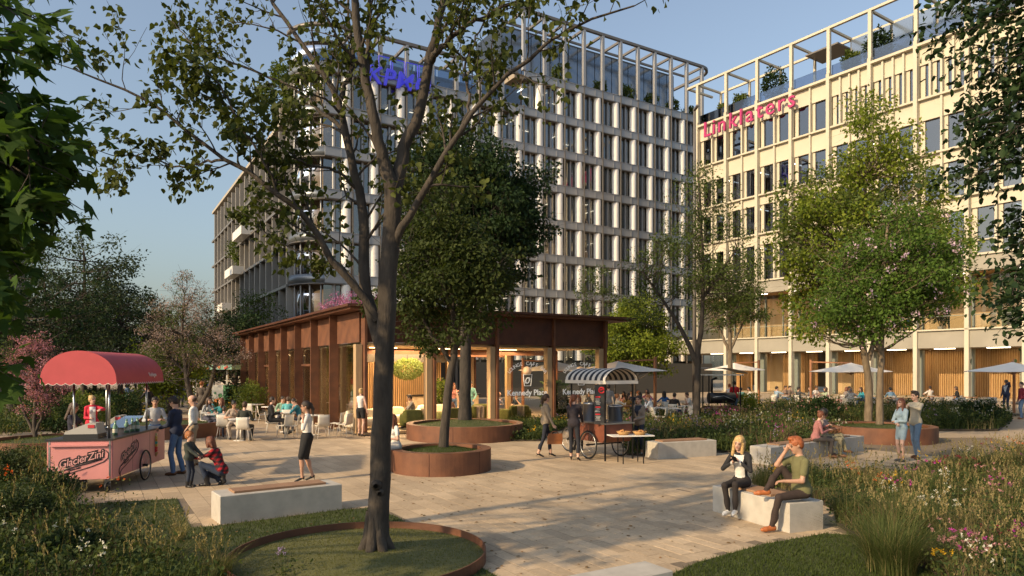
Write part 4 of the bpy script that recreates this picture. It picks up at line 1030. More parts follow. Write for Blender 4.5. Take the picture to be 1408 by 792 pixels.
# upper storeys above the wing, stepping back
for (t1, z0_, z1_) in ((17, zb(5)+.6, zb(6)+.7), (11, zb(6)+.7, zb(6)+1.6)):
    q = MB().box((0, 0, 0), (t1-3, 6, z1_-z0_), M_OWALL).build('upper_storey', None, OFF); q.location = FL((t1+3)/2, -4.2, (z0_+z1_)/2); q.rotation_euler = (0, 0, rL)
    for k in range(int((t1-3)/1.58)):
        q = MB().box((0, 0, 0), (.14, .8, z1_-z0_), M_FIN).build('fin', None, OFF); q.location = FL(3.4+k*1.58, -.9, (z0_+z1_)/2); q.rotation_euler = (0, 0, rL)
# roof pergolas
def pergola(s_a, s_b, zp, zt, depth, kr, end, m=M_ALU):
    ring = MB(); pts = [FR(s_a, .45), FR(s_b, .45)]
    if end:
        for a in np.linspace(0, pi/2, 9): pts.append(FR(s_b+sin(a)*2.2, .45-2.2+2.2*cos(a)))
        pts.append(FR(s_b+2.2, -8))
    for a_, b_ in zip(pts[:-1], pts[1:]): ring.beam(a_+Z*zt, b_+Z*zt, .34, .30, M_ALUD)
    ring.build('pergola_ring', None, OFF)
    ins = MB(); ins.beam(FR(s_a, .45-depth, zt-.1), FR(s_b, .45-depth, zt-.1), .18, .25, M_ALUD); ins.build('pergola_beam', None, OFF)
    for k in kr:
        s = sF(k); 
        if not (s_a-.1 <= s <= s_b+.6): continue
        q = MB().box((0, 0, 0), (.34, .42, zt-zp), M_ALU).build('pergola_post', None, OFF); q.location = FR(s, .40, (zt+zp)/2); q.rotation_euler = (0, 0, rF)
        MB().beam(FR(s, .45, zt-.1), FR(s, .45-depth, zt-.1), .22, .28, M_ALUD).build('pergola_rafter', None, OFF)
pergola(22.9, 51, zb(7)+.9, 41.6, 3.2, range(0, 12), True); pergola(3.0, 22.9, zb(6)+.9, 34.5, 3.2, range(10, 18), False)
arc_band('pergola_ring', RC+.6, 34.35, 34.65, M_ALUD, .34)
M_PENT = glassmat('penthouse_glass', (.55, .65, .78), 1.0, .8)
q = MB().box((0, 0, 0), (26.5, 6, 6.4), M_DGL).build('penthouse', None, OFF); q.location = FR(36.2, -6.2, 38.2); q.rotation_euler = (0, 0, rF)
M_PEN2 = mat('penthouse_panel', (.22, .27, .34), .15, metal=.6)
for k in range(20):
    q = MB().box((0, 0, 0), (1.22, .05, 6.2), M_PEN2).build('penthouse_panel', None, OFF); q.location = FR(23.6+k*1.33, -3.12, 38.2); q.rotation_euler = (0, 0, rF)
q = MB().box((0, 0, 0), (17, 5, 3.0), M_PEN2).build('penthouse', None, OFF); q.location = FR(14, -6.5, 32.6); q.rotation_euler = (0, 0, rF)
for k in range(8):
    q = MB().box((0, 0, 0), (2.4, .03, 1.9), M_PENT).build('glass_balustrade', None, OFF); q.location = FR(3.4+2.5*(k+.5), .25, zb(6)+1.9); q.rotation_euler = (0, 0, rF)
arc_band('glass_balustrade', RC+.4, zb(6)+.95, zb(6)+2.8, M_PENT, .03)
for k, (s, h, nm) in enumerate(((28.5, 2.6, 'first from the left'), (34.5, 2.0, 'tall one beside the middle post'), (38.6, 2.4, 'bushy one right of the middle'), (42.6, 2.2, 'dense one near the right end'), (46.2, 2.3, 'one before the last post'), (49.2, 1.8, 'small one at the far right end'))):
    bushlet(KC+FR(s+.5, -.5, zb(7)+.7), 'green shrub on the grey office roof terrace, '+nm, h, 1.05, 900, L_MID, 20+k, .22, 'roof_shrub', 'shrub', pot=False, group='shrubs on the office roof terrace')
for k, (t, i, h, r_) in enumerate(((24, 3, 3.2, 1.3), (31, 2, 5.2, 1.9), (14.5, 6, 2.6, 1.6), (4.0, 5, 2.6, 1.2), (9, 6, 3, 1.6))):
    bushlet(KC+FL(t, .2 if k < 3 else -.2, zb(i)+(.9 if k < 2 else 1.0)), ['green shrub spilling from the upper white balcony box', 'taller green shrub over the lower white balcony box', 'green roof shrub high on the tan wing', 'green shrub at the curved corner terrace', 'green roof shrub near the curved corner top'][k], h, r_, 1300, L_MID, 50+k, .25, 'terrace_shrub', 'shrub', pot=False)
# blue letters with the four outlined squares
M_BLUE = mat('blue_sign', (.05, .05, .50), .45, emis=(.08, .08, .9), estr=.25)
SG = empty('rooftop_sign', KC, 0, 'blue KPMG letters with outlined squares on the office roof edge', 'sign')
put_text('letters', 'KPMG', 2.35, M_BLUE, FR(9.1, .62, 30.6), B2, Z, SG, extrude=.10, bold=.025, shear=.2, spacing=1.08)
for i in range(4):
    m = MB(); a = 7.1+i*1.4; w_, h_ = 1.22, 1.9; c = [FR(a, .60, 30.7), FR(a+w_, .60, 30.7), FR(a+w_, .60, 30.7+h_), FR(a, .60, 30.7+h_)]
    for j in range(4): m.beam(c[j], c[(j+1) % 4], .06, .08, M_BLUE)
    m.build('outlined_square', None, SG)

# ------------------------------------------------------------------ cream building with the pink sign
RR = Vector((38.4, 51.5, 0)); DR = Vector((-.562, .827, 0)).normalized(); NR = Vector((-.827, -.562, 0)).normalized(); rR = atan2(DR.y, DR.x)
CB = empty('cream_building', RR, 0, 'long cream stone office building with ground floor restaurant and rooftop pergola', 'office building')
M_CRM = mat('cream_stone', (.50, .455, .355), .75, var=.07, vscale=.5, bump=.08, bscale=12); M_CRM_SHADE = mat('cream_stone_shaded', (.28, .26, .215), .8, var=.08, vscale=.7, bump=.08, bscale=12)  # slab stone: cream darkened, shade of the lower storeys put into the colour
M_CGL = glassmat('blue_grey_glass', (.45, .52, .62), 1.0, .62, 1.9, .07); M_GFR = mat('green_grey_frame', (.17, .19, .16), .5); M_TIM = mat('restaurant_timber', (.40, .22, .09), .6, var=.2, vscale=2, stretch=(5, 5, .4)); M_CCEIL = mat('restaurant_ceiling', (.48, .34, .2), .8)
def FC(t, out, z=0): return DR*t+NR*out+Z*z
def cbx(name, t, out, z, st, so_, sz, m, parent=CB):
    q = MB().box((0, 0, 0), (st, so_, sz), m).build(name, None, parent); q.location = FC(t, out, z); q.rotation_euler = (0, 0, rR); return q
CP = 3.9; TE = 31.1; TS = -19.6; ks = range(-5, 9)
tc_ = lambda k: -.1+CP*k
cbx('slab', (TS+37.6)/2, -2.2, 4.86, 37.6-TS, 4.6, 1.42, M_CRM_SHADE); cbx('slab_lip', (TS+37.7)/2, .16, 5.62, 37.8-TS, .3, .12, M_CRM)
cbx('terrace_end', 34.5, -6, 4.86, 6.3, 8, 1.40, M_CRM_SHADE)
cbx('upper_band', (TS+TE)/2, -.25, 10.85, TE-TS, .5, 1.3, M_CRM_SHADE)
cbx('rear_wall', (TS+TE)/2, -9, 15, TE-TS, .4, 29, M_CRM_SHADE)
for z in (4.9, 10.8, 15.7, 19.8, 24.1, 29.2): cbx('floor_slab', (TS+TE)/2, -4.9, z, TE-TS-.2, 8, .5, M_CCEIL)
cbx('end_wall', TE+.05, -4.6, 17.6, .3, 9, 24, M_CRM)
for k in ks:
    t = tc_(k); cbx('pillar', t, .06, 15.0, .32, .5, 30.0, M_CRM)
cbx('pillar', 35.2, .0, 2.9, .36, .4, 5.8, M_CRM); cbx('pillar', 37.3, -.2, 2.1, .3, .3, 4.2, M_CRM)
cbx('restaurant_floor', (TS+36)/2, -5, .02, 36-TS, 10, .05, M_LINO)
me = {}
def share(name, key, st, so_, sz, m, t, out, z):
    if key not in me: q = cbx(name, t, out, z, st, so_, sz, m); me[key] = q.data; return q
    q = link(name, me[key], CB); q.location = FC(t, out, z); q.rotation_euler = (0, 0, rR); return q
rows = [(11.5, 15.2, 2), (16.3, 19.3, 2), (20.3, 23.2, 2), (25.0, 27.9, 0)]
for k in list(ks)[:-1]:
    t0 = tc_(k); 
    for ri, (z0, z1, n_) in enumerate(rows):
        zn = rows[ri+1][0] if ri < 3 else 29.6
        if ri == 3: n_ = 4 if -1 <= k <= 3 or k == -4 else 2
        w = (CP-.36)/n_; zc = (z0+z1)/2
        share('sill', ('sill', ri), CP-.37, .42, .16, M_CRM, t0+CP/2, -.02, z0-.04)
        share('wall_panel', ('wp', ri), CP-.34, .3, zn-z1-.1, M_CRM, t0+CP/2, -.30, (z1+zn)/2-.06)
        for j in range(n_):
            ta = t0+.18+w*j
            pw = w*.20 if n_ == 2 else w*.42
            share('window', ('win', ri, n_), w-pw, .04, z1-z0, M_CGL, ta+(w-pw)/2, -.42, zc)
            share('side_panel', ('spn', ri, n_), pw, .12, z1-z0, M_GFR if n_ == 2 and (j+k) % 3 == 0 else M_CRM, ta+w-pw/2, -.36, zc)
            if j: share('rib', ('rib', ri), .17, .34, zn-z0-.1, M_CRM, ta, -.08, (z0+zn)/2-.03)
        if ri == 0 and k % 2 == 0: share('window_rail', 'rail', CP-.4, .08, .10, M_CRM, t0+CP/2, -.15, 12.6)
    # first floor glass with balustrade, ground floor restaurant
    share('pane', 'g1', CP-.3, .03, 4.3, M_GLASS, t0+CP/2, -1.9, 7.9); share('frame', 'f1', .16, .2, 4.4, M_GFR, t0+.35, -1.85, 7.85); share('frame', 'f1b', .09, .12, 4.4, M_GFR, t0+2.2, -1.85, 7.85)
    share('glass_balustrade', 'bal', CP-.4, .02, 1.05, M_GLASS, t0+CP/2, .02, 6.2); share('handrail', 'hr', CP-.36, .05, .05, M_GFR, t0+CP/2, .02, 6.74)
    share('pane', 'g0', CP-1.1, .03, 4.0, M_GLASS, t0+CP/2+.2, -1.6, 2.05); share('frame', 'f0', .55, .35, 4.05, M_GFR, t0+.45, -1.6, 2.05); share('pillar', 'p0', .5, .3, 4.05, M_CRM_SHADE, t0+.95, -2.4, 2.05)
    if k not in (4, 6): share('back_wall', 'bw', CP, .15, 4.1, M_TIM, t0+CP/2, -4.4, 2.1)
    else: share('back_wall', 'bw2', CP, .15, 4.1, M_CCEIL, t0+CP/2, -6.4, 2.1)
    sl_ = 'slats'
    if k not in (4, 6, 7) :
        if sl_ not in me:
            m = MB()
            for q_ in range(22): m.box((-CP/2+.1+q_*CP/22, 0, 0), (.07, .08, 4.0), M_SLAT)
            o = m.build('slat', None, CB); me[sl_] = o.data
        else: o = link('slat', me[sl_], CB)
        o['kind'] = 'stuff'; o.location = FC(t0+CP/2, -4.26, 2.1); o.rotation_euler = (0, 0, rR)
    share('ceiling_light', 'cl0', 1.6, .12, .05, emat('warm_strip2', (1, .80, .5), 10), t0+2.2, -1.1+.0, 4.11-.0); share('ceiling_light', 'cl1', 1.3, .1, .05, M_STRIP, t0+2.0, -3.5, 10.5)
    for ri in (0, 1, 2): share('ceiling_light', 'cl2', .1, 1.8, .05, M_STRIP, t0+1.2+(k*ri % 2), -2.6, rows[ri][1]+.06)
    share('back_wall', 'bw3', CP, .15, 4.6, M_CCEIL, t0+CP/2, -6.0, 7.9)
for (t_, e_) in ((0, 220), (8, 220), (16, 220), (24, 220), (31, 120), (-9, 160)):
    l = bpy.data.lights.new('restaurant_lamp', 'AREA'); l.energy = e_*.55; l.shape = 'RECTANGLE'; l.size = 6; l.size_y = 1.2; l.color = (1, .70, .38); lo = bpy.data.objects.new('restaurant_lamp', l); COL.objects.link(lo); lo.location = RR+FC(t_, -2.9, 4.05); lo.rotation_euler = (0, 0, rR)
    l2 = l.copy(); l2.energy = e_*.4; lo = bpy.data.objects.new('terrace_lamp', l2); COL.objects.link(lo); lo.location = RR+FC(t_, -4.0, 10.4); lo.rotation_euler = (0, 0, rR)
cbx('cornice', (TS+TE)/2, .0, 29.55, TE-TS+.3, .6, .22, M_CRM)
cbx('roof', (TS+TE)/2, -6, 29.2, TE-TS-.1, 11, .4, M_CRM_SHADE)
# terrace column continuing over the podium end, pergola frame
cbx('pergola_ring', (TS+TE)/2+.6, .06, 34.3, TE-TS+1.6, .30, .22, M_CRM); cbx('pergola_ring', (TS+TE)/2, -3.9, 34.3, TE-TS, .22, .22, M_CRM); cbx('pergola_rafter', TE+1.4, -2, 34.3, .22, 4.2, .22, M_CRM)
for k in ks:
    t = tc_(k); cbx('pergola_post', t, .05, 31.9, .30, .30, 4.6, M_CRM); cbx('pergola_rafter', t, -1.95, 34.28, .2, 3.7, .2, M_CRM); cbx('pergola_post', t, -3.9, 31.9, .22, .22, 4.6, M_CRM)
for k in list(ks)[:-1]:
    share('glass_balustrade', 'bal2', CP-.4, .02, 1.1, M_PENT, tc_(k)+CP/2, -.1, 30.25)
    if k < 4:
        share('penthouse_panel', 'pp', 1.75, .06, 4.4, M_PEN2, tc_(k)+1.0, -3.6, 31.9); share('penthouse_panel', 'pp', 1.75, .06, 4.4, M_PEN2, tc_(k)+2.9, -3.6, 31.9)
cbx('penthouse', (TS+15)/2, -7, 31.9, 15-TS, 6.5, 4.4, M_CRM_SHADE); cbx('canopy', 17.6, -3.6, 33.7, 3.4, 3.0, .14, M_ALUD)
M_PINK = mat('pink_sign', (.36, .025, .11), .45, emis=(.9, .08, .35), estr=.06)
SG2 = empty('building_sign', RR, 0, 'pink Linklaters lettering mounted under the roof edge of the cream building', 'sign')
txt = 'Linklaters'; wd_ = [1.0, .55, 1.25, 1.15, .6, 1.2, .85, 1.2, .95, 1.0]; tt = 30.0; tot = sum(wd_); sc_ = 11.5/tot
for ch, w_ in zip(txt, wd_):
    put_text('letter', ch, 2.35, M_PINK, FC(tt-w_*sc_/2, .46, 28.7), -DR, Z, SG2, extrude=.10, bold=.01); tt -= w_*sc_
for k, (t, h, r_, nm) in enumerate(((28.6, 2.2, .9, 'leftmost, speckled with red flowers'), (26.4, 2.6, 1.0, 'second, reddish green'), (22.4, 4.0, 1.6, 'biggest round one between two posts'), (14.2, 2.6, .9, 'one beside the steel canopy'), (11.6, 3.6, 1.4, 'broad dark one right of the canopy'), (1.5, 2.0, .8, 'small one near the dark tree'))):
    bushlet(RR+FC(t, -1.3, 29.7), 'roof pergola shrub of the cream building, '+nm, h, r_, 1300, L_DK if k in (2, 4) else L_MID, 70+k, .24, 'roof_shrub', 'shrub', pot=False, bl=fmat('crimson') if k < 2 else None, group='shrubs under the cream building pergola')
lr = MB(); r_ = random.Random(5); ML2 = emat('lit_room_cream', (1, .68, .38), .5)
for ri, (z0, z1, n_) in enumerate(rows[:3]):
    for k in list(ks)[:-1]:
        if r_.random() < .5: lr.box((tc_(k)+1+r_.uniform(0, 1.6), -4.8, (z0+z1)/2), (r_.choice((.8, 1.6)), .1, z1-z0-.5), ML2)
q = lr.build('lit_room', None, CB); q.rotation_euler = (0, 0, rR); q['kind'] = 'stuff'
# terrace plants
for k, t in enumerate((1.2, -.6, -2.4)):
    bushlet(RR+FC(t, -.9, 5.6), ['left fern like plant on the glass fronted terrace', 'middle fern like plant on the glass fronted terrace', 'right fern like plant on the glass fronted terrace'][k], 1.0, .55, 160, L_MID, 90+k, .5, shape='dia', pot=True)
bushlet(RR+FC(6.2, -.8, 5.6), 'dark leafy potted tree on the terrace behind the glass rail', 2.6, 1.1, 1500, L_DK, 95, .16)

# ------------------------------------------------------------------ other buildings
TB = empty('tan_building', (0, 0, 0), 0, 'tan stone building glimpsed behind the maple at the left edge', 'building')
P0 = Vector((-35.5, 46, 0)); ln = 32
def tbx(name, a, out, z, sa, so_, sz, m):
    q = MB().box((0, 0, 0), (so_, sa, sz), m).build(name, None, TB); q.location = P0+A2*a+B2*out+Z*z; q.rotation_euler = (0, 0, rB); return q
tbx('wall', ln/2, -11, 12, ln, 22, 24, M_OWALL)
for i in range(6):
    tbx('floor_band', ln/2, .2, 3.6+3.7*i, ln, .5, .4, M_CRM_SHADE)
    for k in range(10):
        tbx('fin', 1.2+3.2*k, .2, 5.5+3.7*i, .5, .45, 3.3, M_CRM); tbx('window', 2.9+3.2*k, .03, 5.5+3.7*i, 1.6, .1, 2.6, M_DGL)
q = MB(); bk_ = empty('stone_wall', (8.5, 66, 0), rB, 'low dark garden wall with a warm light strip behind the umbrellas', 'wall')
MB().box((0, 0, 1.5), (30, .5, 3.0), mat('dark_hedge_wall', (.075, .07, .06), .9)).build('wall', None, bk_); MB().box((0, -.3, 2.2), (5, .06, .08), emat('wall_light', (1, .7, .35), 3)).build('light_strip', None, bk_)
# ------------------------------------------------------------------ the big foreground tree
def rel(px, py, y, base): p = PY(px, py, y); return (p.x-base[0], p.y-base[1], p.z-base[2])
def big_tree():
    rs = np.random.RandomState(11); base = (-1.74, 8.8, .14); root = empty('tree', base, 0, 'big foreground tree with smooth grey forked trunk rising from the steel edged grass ring', 'tree')
    wd = Wood(); tips = []; raw = wd.tube
    def clear_tube(pts, rad, n=6):      # fine twigs leave the rooftop letters free, as in the photograph
        if n <= 5:
            q = np.asarray(pts, float)+np.array(base); a = CX+F*q[:, 0]/q[:, 1]; b = YH-F*(q[:, 2]-HC)/q[:, 1]
            if ((a > 506) & (a < 586) & (b > 84) & (b < 128)).any(): return
        raw(pts, rad, n)
    wd.tube = clear_tube
    def limb(pts, r0, r1, n=26, sides=16, jit=.012):
        m = len(pts); P = [(*rel(px, py, 8.8+dy, base), r0+(r1-r0)*(i/(m-1))**.8) for i, (px, py, dy) in enumerate(pts)]
        p = smoothpath(P, n, jit, rs); wd.tube(p[:, :3], p[:, 3], sides); return p
    b = limb([(517, 772, 0), (518, 762, 0), (520, 735, 0), (521, 690, 0), (524, 620, 0), (527, 540, 0), (530, 460, 0), (534, 380, 0), (539, 310, 0), (540, 262, 0)], .155, .108, 40, 20, .006)
    # root flare
    for a in np.linspace(0, 2*pi, 8)[:-1]:
        fl = .27+.08*rs.uniform(-1, 1); wd.tube(np.array([(cos(a)*fl, sin(a)*fl, -.10), (cos(a)*.19, sin(a)*.19, -.02), (cos(a)*.10, sin(a)*.10, .16), (cos(a)*.08, sin(a)*.08, .5)]), [.045, .065, .075, .05], 8)
    limbs = []
    def L_(pts, r0, r1, kids, ln, side=None): p = limb(pts, r0*.84, r1, 24, 10); limbs.append((p, kids, ln)); return p
    L_([(527, 480, 0), (515, 445, .1), (503, 400, .15), (499, 345, .2), (498, 288, .25), (487, 235, .3), (477, 189, .3), (466, 144, .35), (447, 102, .4), (412, 57, .5), (375, 5, .7), (350, -60, .9)], .115, .02, 14, 1.05)
    L_([(466, 144, .35), (476, 115, .45), (486, 90, .6), (480, 30, .8), (470, -60, 1.0)], .05, .012, 7, .9)
    L_([(540, 268, 0), (530, 225, -.05), (521, 195, -.1), (507, 132, -.15), (496, 76, -.2), (487, 0, -.2), (470, -90, -.3), (450, -200, -.4)], .115, .03, 12, 1.1)
    L_([(503, 110, -.15), (507, 60, 0), (508, 0, .1), (520, -80, .2), (540, -170, .3)], .05, .015, 8, .9)
    L_([(541, 265, 0), (553, 215, .1), (570, 170, .2), (588, 95, .3), (602, 40, .35), (611, 0, .4), (630, -90, .5), (640, -200, .6)], .115, .03, 12, 1.1)
    L_([(592, 85, .3), (612, 60, .1), (640, 38, -.1), (690, 10, -.3), (750, -20, -.4)], .06, .012, 9, .85)
    L_([(541, 345, 0), (553, 312, -.1), (576, 275, -.2), (610, 215, -.35), (634, 180, -.45), (670, 130, -.5), (727, 82, -.6), (757, 57, -.7), (814, 26, -.8), (872, 8, -.9)], .070, .010, 15, .72)
    L_([(634, 180, -.45), (645, 140, -.2), (640, 95, 0), (655, 50, .2), (680, 0, .3)], .03, .008, 7, .7)
    L_([(520, 440, 0), (498, 408, -.05), (457, 357, -.15), (419, 300, -.3), (384, 268, -.4), (343, 237, -.45), (310, 220, -.5), (249, 174, -.6), (204, 140, -.7), (139, 110, -.8), (105, 97, -.9)], .068, .008, 17, .72)
    L_([(313, 221, -.5), (280, 222, -.3), (241, 230, -.1), (205, 212, 0), (160, 215, .1)], .022, .006, 9, .55)
    L_([(384, 268, -.4), (360, 215, -.6), (330, 170, -.8), (305, 120, -.9), (265, 85, -1.0)], .022, .006, 9, .6)
    L_([(480, 195, .3), (462, 168, .5), (439, 152, .6), (404, 121, .7), (333, 91, .8), (272, 64, .9), (245, 40, 1.0)], .040, .007, 13, .75)
    L_([(490, 260, .3), (460, 235, .1), (420, 225, -.1), (385, 200, -.2), (350, 185, -.3)], .028, .006, 8, .65)
    L_([(503, 415, .15), (485, 380, .4), (450, 350, .6), (415, 345, .8), (375, 330, .9), (345, 300, 1.0)], .022, .005, 10, .5)
    L_([(499, 330, .2), (530, 300, .8), (545, 270, 1.0), (552, 235, 1.1)], .018, .005, 6, .4)
    for (p, kids, ln) in limbs:
        for k in range(kids):
            t = (.22+.78*(k+rs.uniform(.1, .9))/kids)*(len(p)-1); i = min(int(t), len(p)-2); q = p[i]+(p[i+1]-p[i])*(t-i); d = p[i+1, :3]-p[i, :3]; d /= np.linalg.norm(d)
            ax = rs.normal(size=3); ax[1] *= .8; ax -= d*(ax@d); ax /= np.linalg.norm(ax); nd = d*.75+ax*.8; nd[2] += .12
            zrel = q[2]; l_ = ln*rs.uniform(.6, 1.15)
            grow(wd, tips, rs, q[:3], nd, l_, max(.006, min(q[3]*.5, .02)), 1, 2, .75, .02, 4, .62, 6)
        q = p[-1]; d = p[-1, :3]-p[-2, :3]; grow(wd, tips, rs, q[:3], d/np.linalg.norm(d), ln*.7, .008, 1, 2, .6, .0, 4, .6, 6)
    # knot scar
    k = rel(516, 668, 8.62, base); wd.tube(np.array([(k[0], k[1]+.06, k[2]), (k[0]+.005, k[1]-.015, k[2]+.01), (k[0]+.012, k[1]-.035, k[2]-.0)]), [.075, .055, .035], 12)
    wd.tube(np.array([(k[0]+.05, k[1]+.06, k[2]-.09), (k[0]+.055, k[1]-.01, k[2]-.10)]), [.05, .028], 10)
    link('trunk', wd.mesh('trunk', BARK_G), root)
    pos, dr = tips_leaves(tips, rs, 4, .065, .75); W0 = pos+np.array(base); qx = CX+F*W0[:, 0]/W0[:, 1]; qy = YH-F*(W0[:, 2]-HC)/W0[:, 1]; keep = (rs.uniform(size=len(pos)) < .62) & ~((qx > 503) & (qx < 580) & (qy > 84) & (qy < 126) & (rs.uniform(size=len(pos)) < .85)); pos = pos[keep]; dr = dr[keep]
    print('leaves', len(pos)); link('crown', leaves_mesh('crown', pos, dr, .078, 'heart', L_POP, rs, normal_up=.2), root)
big_tree()
# ---- maple at the left edge, large lobed leaves on drooping sprays
def spray_tree(label, base, trunk, sprays, leaf, shape, lm, bk, seed, per=3, kids=4, ln=.8, rad=.03, droop=.5, nup=1.0, keepf=.8, spread=.07):
    rs = np.random.RandomState(seed); root = empty('tree', base, 0, label, 'tree'); wd = Wood(); tips = []
    p = smoothpath(trunk, 16, .01, rs); wd.tube(p[:, :3], p[:, 3], 14)
    for (start_t, pts) in sprays:
        s = p[int(start_t*(len(p)-1))]
        q = [(*s[:3], rad)]+[(x-base[0], y-base[1], z-base[2], rad*(1-.8*(i+1)/len(pts))) for i, (x, y, z) in enumerate(pts)]
        bp = smoothpath(q, 14, .015, rs); wd.tube(bp[:, :3], bp[:, 3], 7)
        for k in range(kids*2):
            t = (.35+.65*(k+rs.uniform(0, 1))/(kids*2))*(len(bp)-1); i = min(int(t), len(bp)-2); c = bp[i]+(bp[i+1]-bp[i])*(t-i); d = bp[i+1, :3]-bp[i, :3]; d /= np.linalg.norm(d)
            ax = rs.normal(size=3); ax[2] *= .35; ax -= d*(ax@d); ax /= np.linalg.norm(ax); grow(wd, tips, rs, c[:3], d*.7+ax*.8, ln*rs.uniform(.6, 1.1), .010, 1, 2, .7, -.02, kids, .6, 5)
        grow(wd, tips, rs, bp[-1, :3], d, ln*.6, .008, 2, 2, .6, -.02, 3, .6, 5)
    link('trunk', wd.mesh('trunk', bk), root)
    pos, dr = tips_leaves(tips, rs, per, spread, droop); k = rs.uniform(size=len(pos)) < keepf
    print(label[:20], k.sum()); link('crown', leaves_mesh('crown', pos[k], dr[k], leaf, shape, lm, rs, normal_up=nup), root)
def W_(px, py, y): p = PY(px, py, y); return (p.x, p.y, p.z)
sp = []
for (px, py, y, t) in ((15, 15, 6.2, .95), (-20, 60, 5.6, .9), (60, 165, 5.9, .8), (40, 185, 5.4, .8), (75, 215, 6.3, .7), (20, 230, 5.5, .75), (70, 262, 5.8, .6), (20, 290, 6.4, .6), (-15, 300, 5.6, .6), (-5, 340, 5.5, .5), (-40, 380, 5.3, .5), (-25, 430, 6.0, .45), (-80, 470, 5.5, .4), (-75, 530, 5.4, .4), (-30, 120, 5.2, .85), (-20, 200, 6.6, .8), (-30, 330, 6.0, .6)):
    e = W_(px, py, y); sp.append((t, [(e[0]-1.2, e[1]-.1, e[2]+.35), (e[0]-.55, e[1], e[2]+.28), e]))
spray_tree('large leafed maple reaching in from the left edge', (-7.4, 6.4, 0), [(0, 0, 0, .24), (.1, 0, 2, .2), (0, .1, 4, .15), (.1, 0, 6.5, .08)], sp, .165, 'maple', L_MAP, BARK_D, 21, per=1, kids=4, ln=.55, droop=.35, nup=1.2, keepf=.85, spread=.08)
sp = []
for (px, py, y, t) in ((1370, 10, 10, .95), (1335, 40, 10.5, .95), (1400, 60, 9.6, .9), (1350, 95, 10.2, .85), (1390, 130, 10.5, .85), (1345, 160, 10, .8), (1375, 185, 9.7, .75), (1355, 235, 10.2, .7), (1400, 220, 10.6, .7), (1400, 310, 10.5, .6), (1385, 370, 10, .55), (1405, 400, 10.5, .5), (1400, 440, 10.2, .45), (1420, 340, 10, .55), (1440, 100, 10, .8), (1440, 20, 11, .9), (1330, -20, 10.5, 1), (1390, -30, 10, 1)):
    e = W_(px, py, y); sp.append((t, [(e[0]+2.6, e[1]+.2, e[2]+.55), (e[0]+1.2, e[1], e[2]+.4), e]))
spray_tree('dark broadleaf tree reaching in at the top right corner', (13.4, 11.5, 0), [(0, 0, 0, .3), (.1, 0, 3, .25), (0, .1, 6, .2), (.1, 0, 10, .1)], sp, .11, 'oval', L_DK, BARK_D, 22, per=4, kids=5, ln=.75, droop=.3, nup=1.0, keepf=.9, spread=.14)
# ---- crown trees
tree('slim leaning tree with mid green crown growing from the nearest round planter', (PC1[0]+.05, PC1[1], .5), [[(0, 0, -.05, .13), (.06, 0, .7, .11), (.15, 0, 1.6, .10), (.27, 0, 2.6, .085), (.2, 0, 3.8, .06), (.1, 0, 5.5, .03)], [(.24, 0, 2.3, .06), (.7, .1, 3.2, .04), (.9, .1, 4.2, .02)], [(.2, 0, 2.1, .06), (-.4, 0, 3.0, .04), (-.8, 0, 4.0, .02)]],
     env=[(.1, 0, 3.6, 1.6, 1.4, 1.1), (-.2, 0, 5.0, 1.25, 1.2, 1.2), (.5, 0, 4.4, 1.5, 1.3, 1.1), (-.1, 0, 6.0, .8, .8, .8)], nclump=120, nleaf=190, csize=.50, leaf=.10, shape='oval', lm=leafmat('leaf_planter', (.026, .042, .012), (.062, .080, .022), .3), seed=31, limb_r=.04)
tree('dense dark green tree with rough black trunk in the wide lounge planter', (PC2[0], PC2[1], .5), [[(0, 0, -.05, .27), (0, 0, 1.0, .21), (.03, 0, 3, .19), (.05, 0, 5, .15), (.1, 0, 9, .05)]],
     env=[(.3, 0, 6.7, 2.5, 2.2, 2.4), (.9, 0, 8.0, 2.2, 2.0, 1.8), (-.6, 0, 8.6, 1.8, 1.6, 1.7), (.2, 0, 9.6, 1.2, 1.2, .9), (-.9, 0, 6.0, 1.6, 1.6, 1.8)], nclump=280, nleaf=200, csize=.65, leaf=.145, shape='dia', lm=L_DK, bk=bark('bark_black', (.02, .017, .014), (.055, .045, .036), 9, .4), seed=32, limb_r=.06, flat=.55)
b3 = XY(957, 29)
tree('slender open crowned tree with forked dark trunk standing in the middle planting', b3, [[(0, 0, 0, .17), (.05, 0, 1.5, .14), (.10, 0, 3.2, .115), (.25, 0, 4.5, .09), (.3, 0, 7, .06), (.1, 0, 10.5, .03)], [(.05, 0, 2.6, .12), (-.5, 0, 3.9, .09), (-1.3, 0, 5.2, .06), (-2.2, .3, 6.6, .04)], [(.28, 0, 5.4, .08), (1.0, .2, 6.4, .05), (1.8, .2, 7.6, .03)]],
     env=[(-.9, 0, 6.8, 2.0, 1.8, 1.9), (.9, 0, 7.0, 1.9, 1.8, 2.0), (.2, 0, 9.3, 1.6, 1.5, 1.7), (-2.0, .2, 5.4, 1.0, 1.0, 1.0), (1.5, 0, 5.3, 1.0, 1.0, .8)], nclump=150, nleaf=95, csize=.55, leaf=.10, shape='dia', lm=L_OLV, bk=BARK_G, seed=33, limb_r=.035)
b4 = Vector((12.62, 23.6, .45))
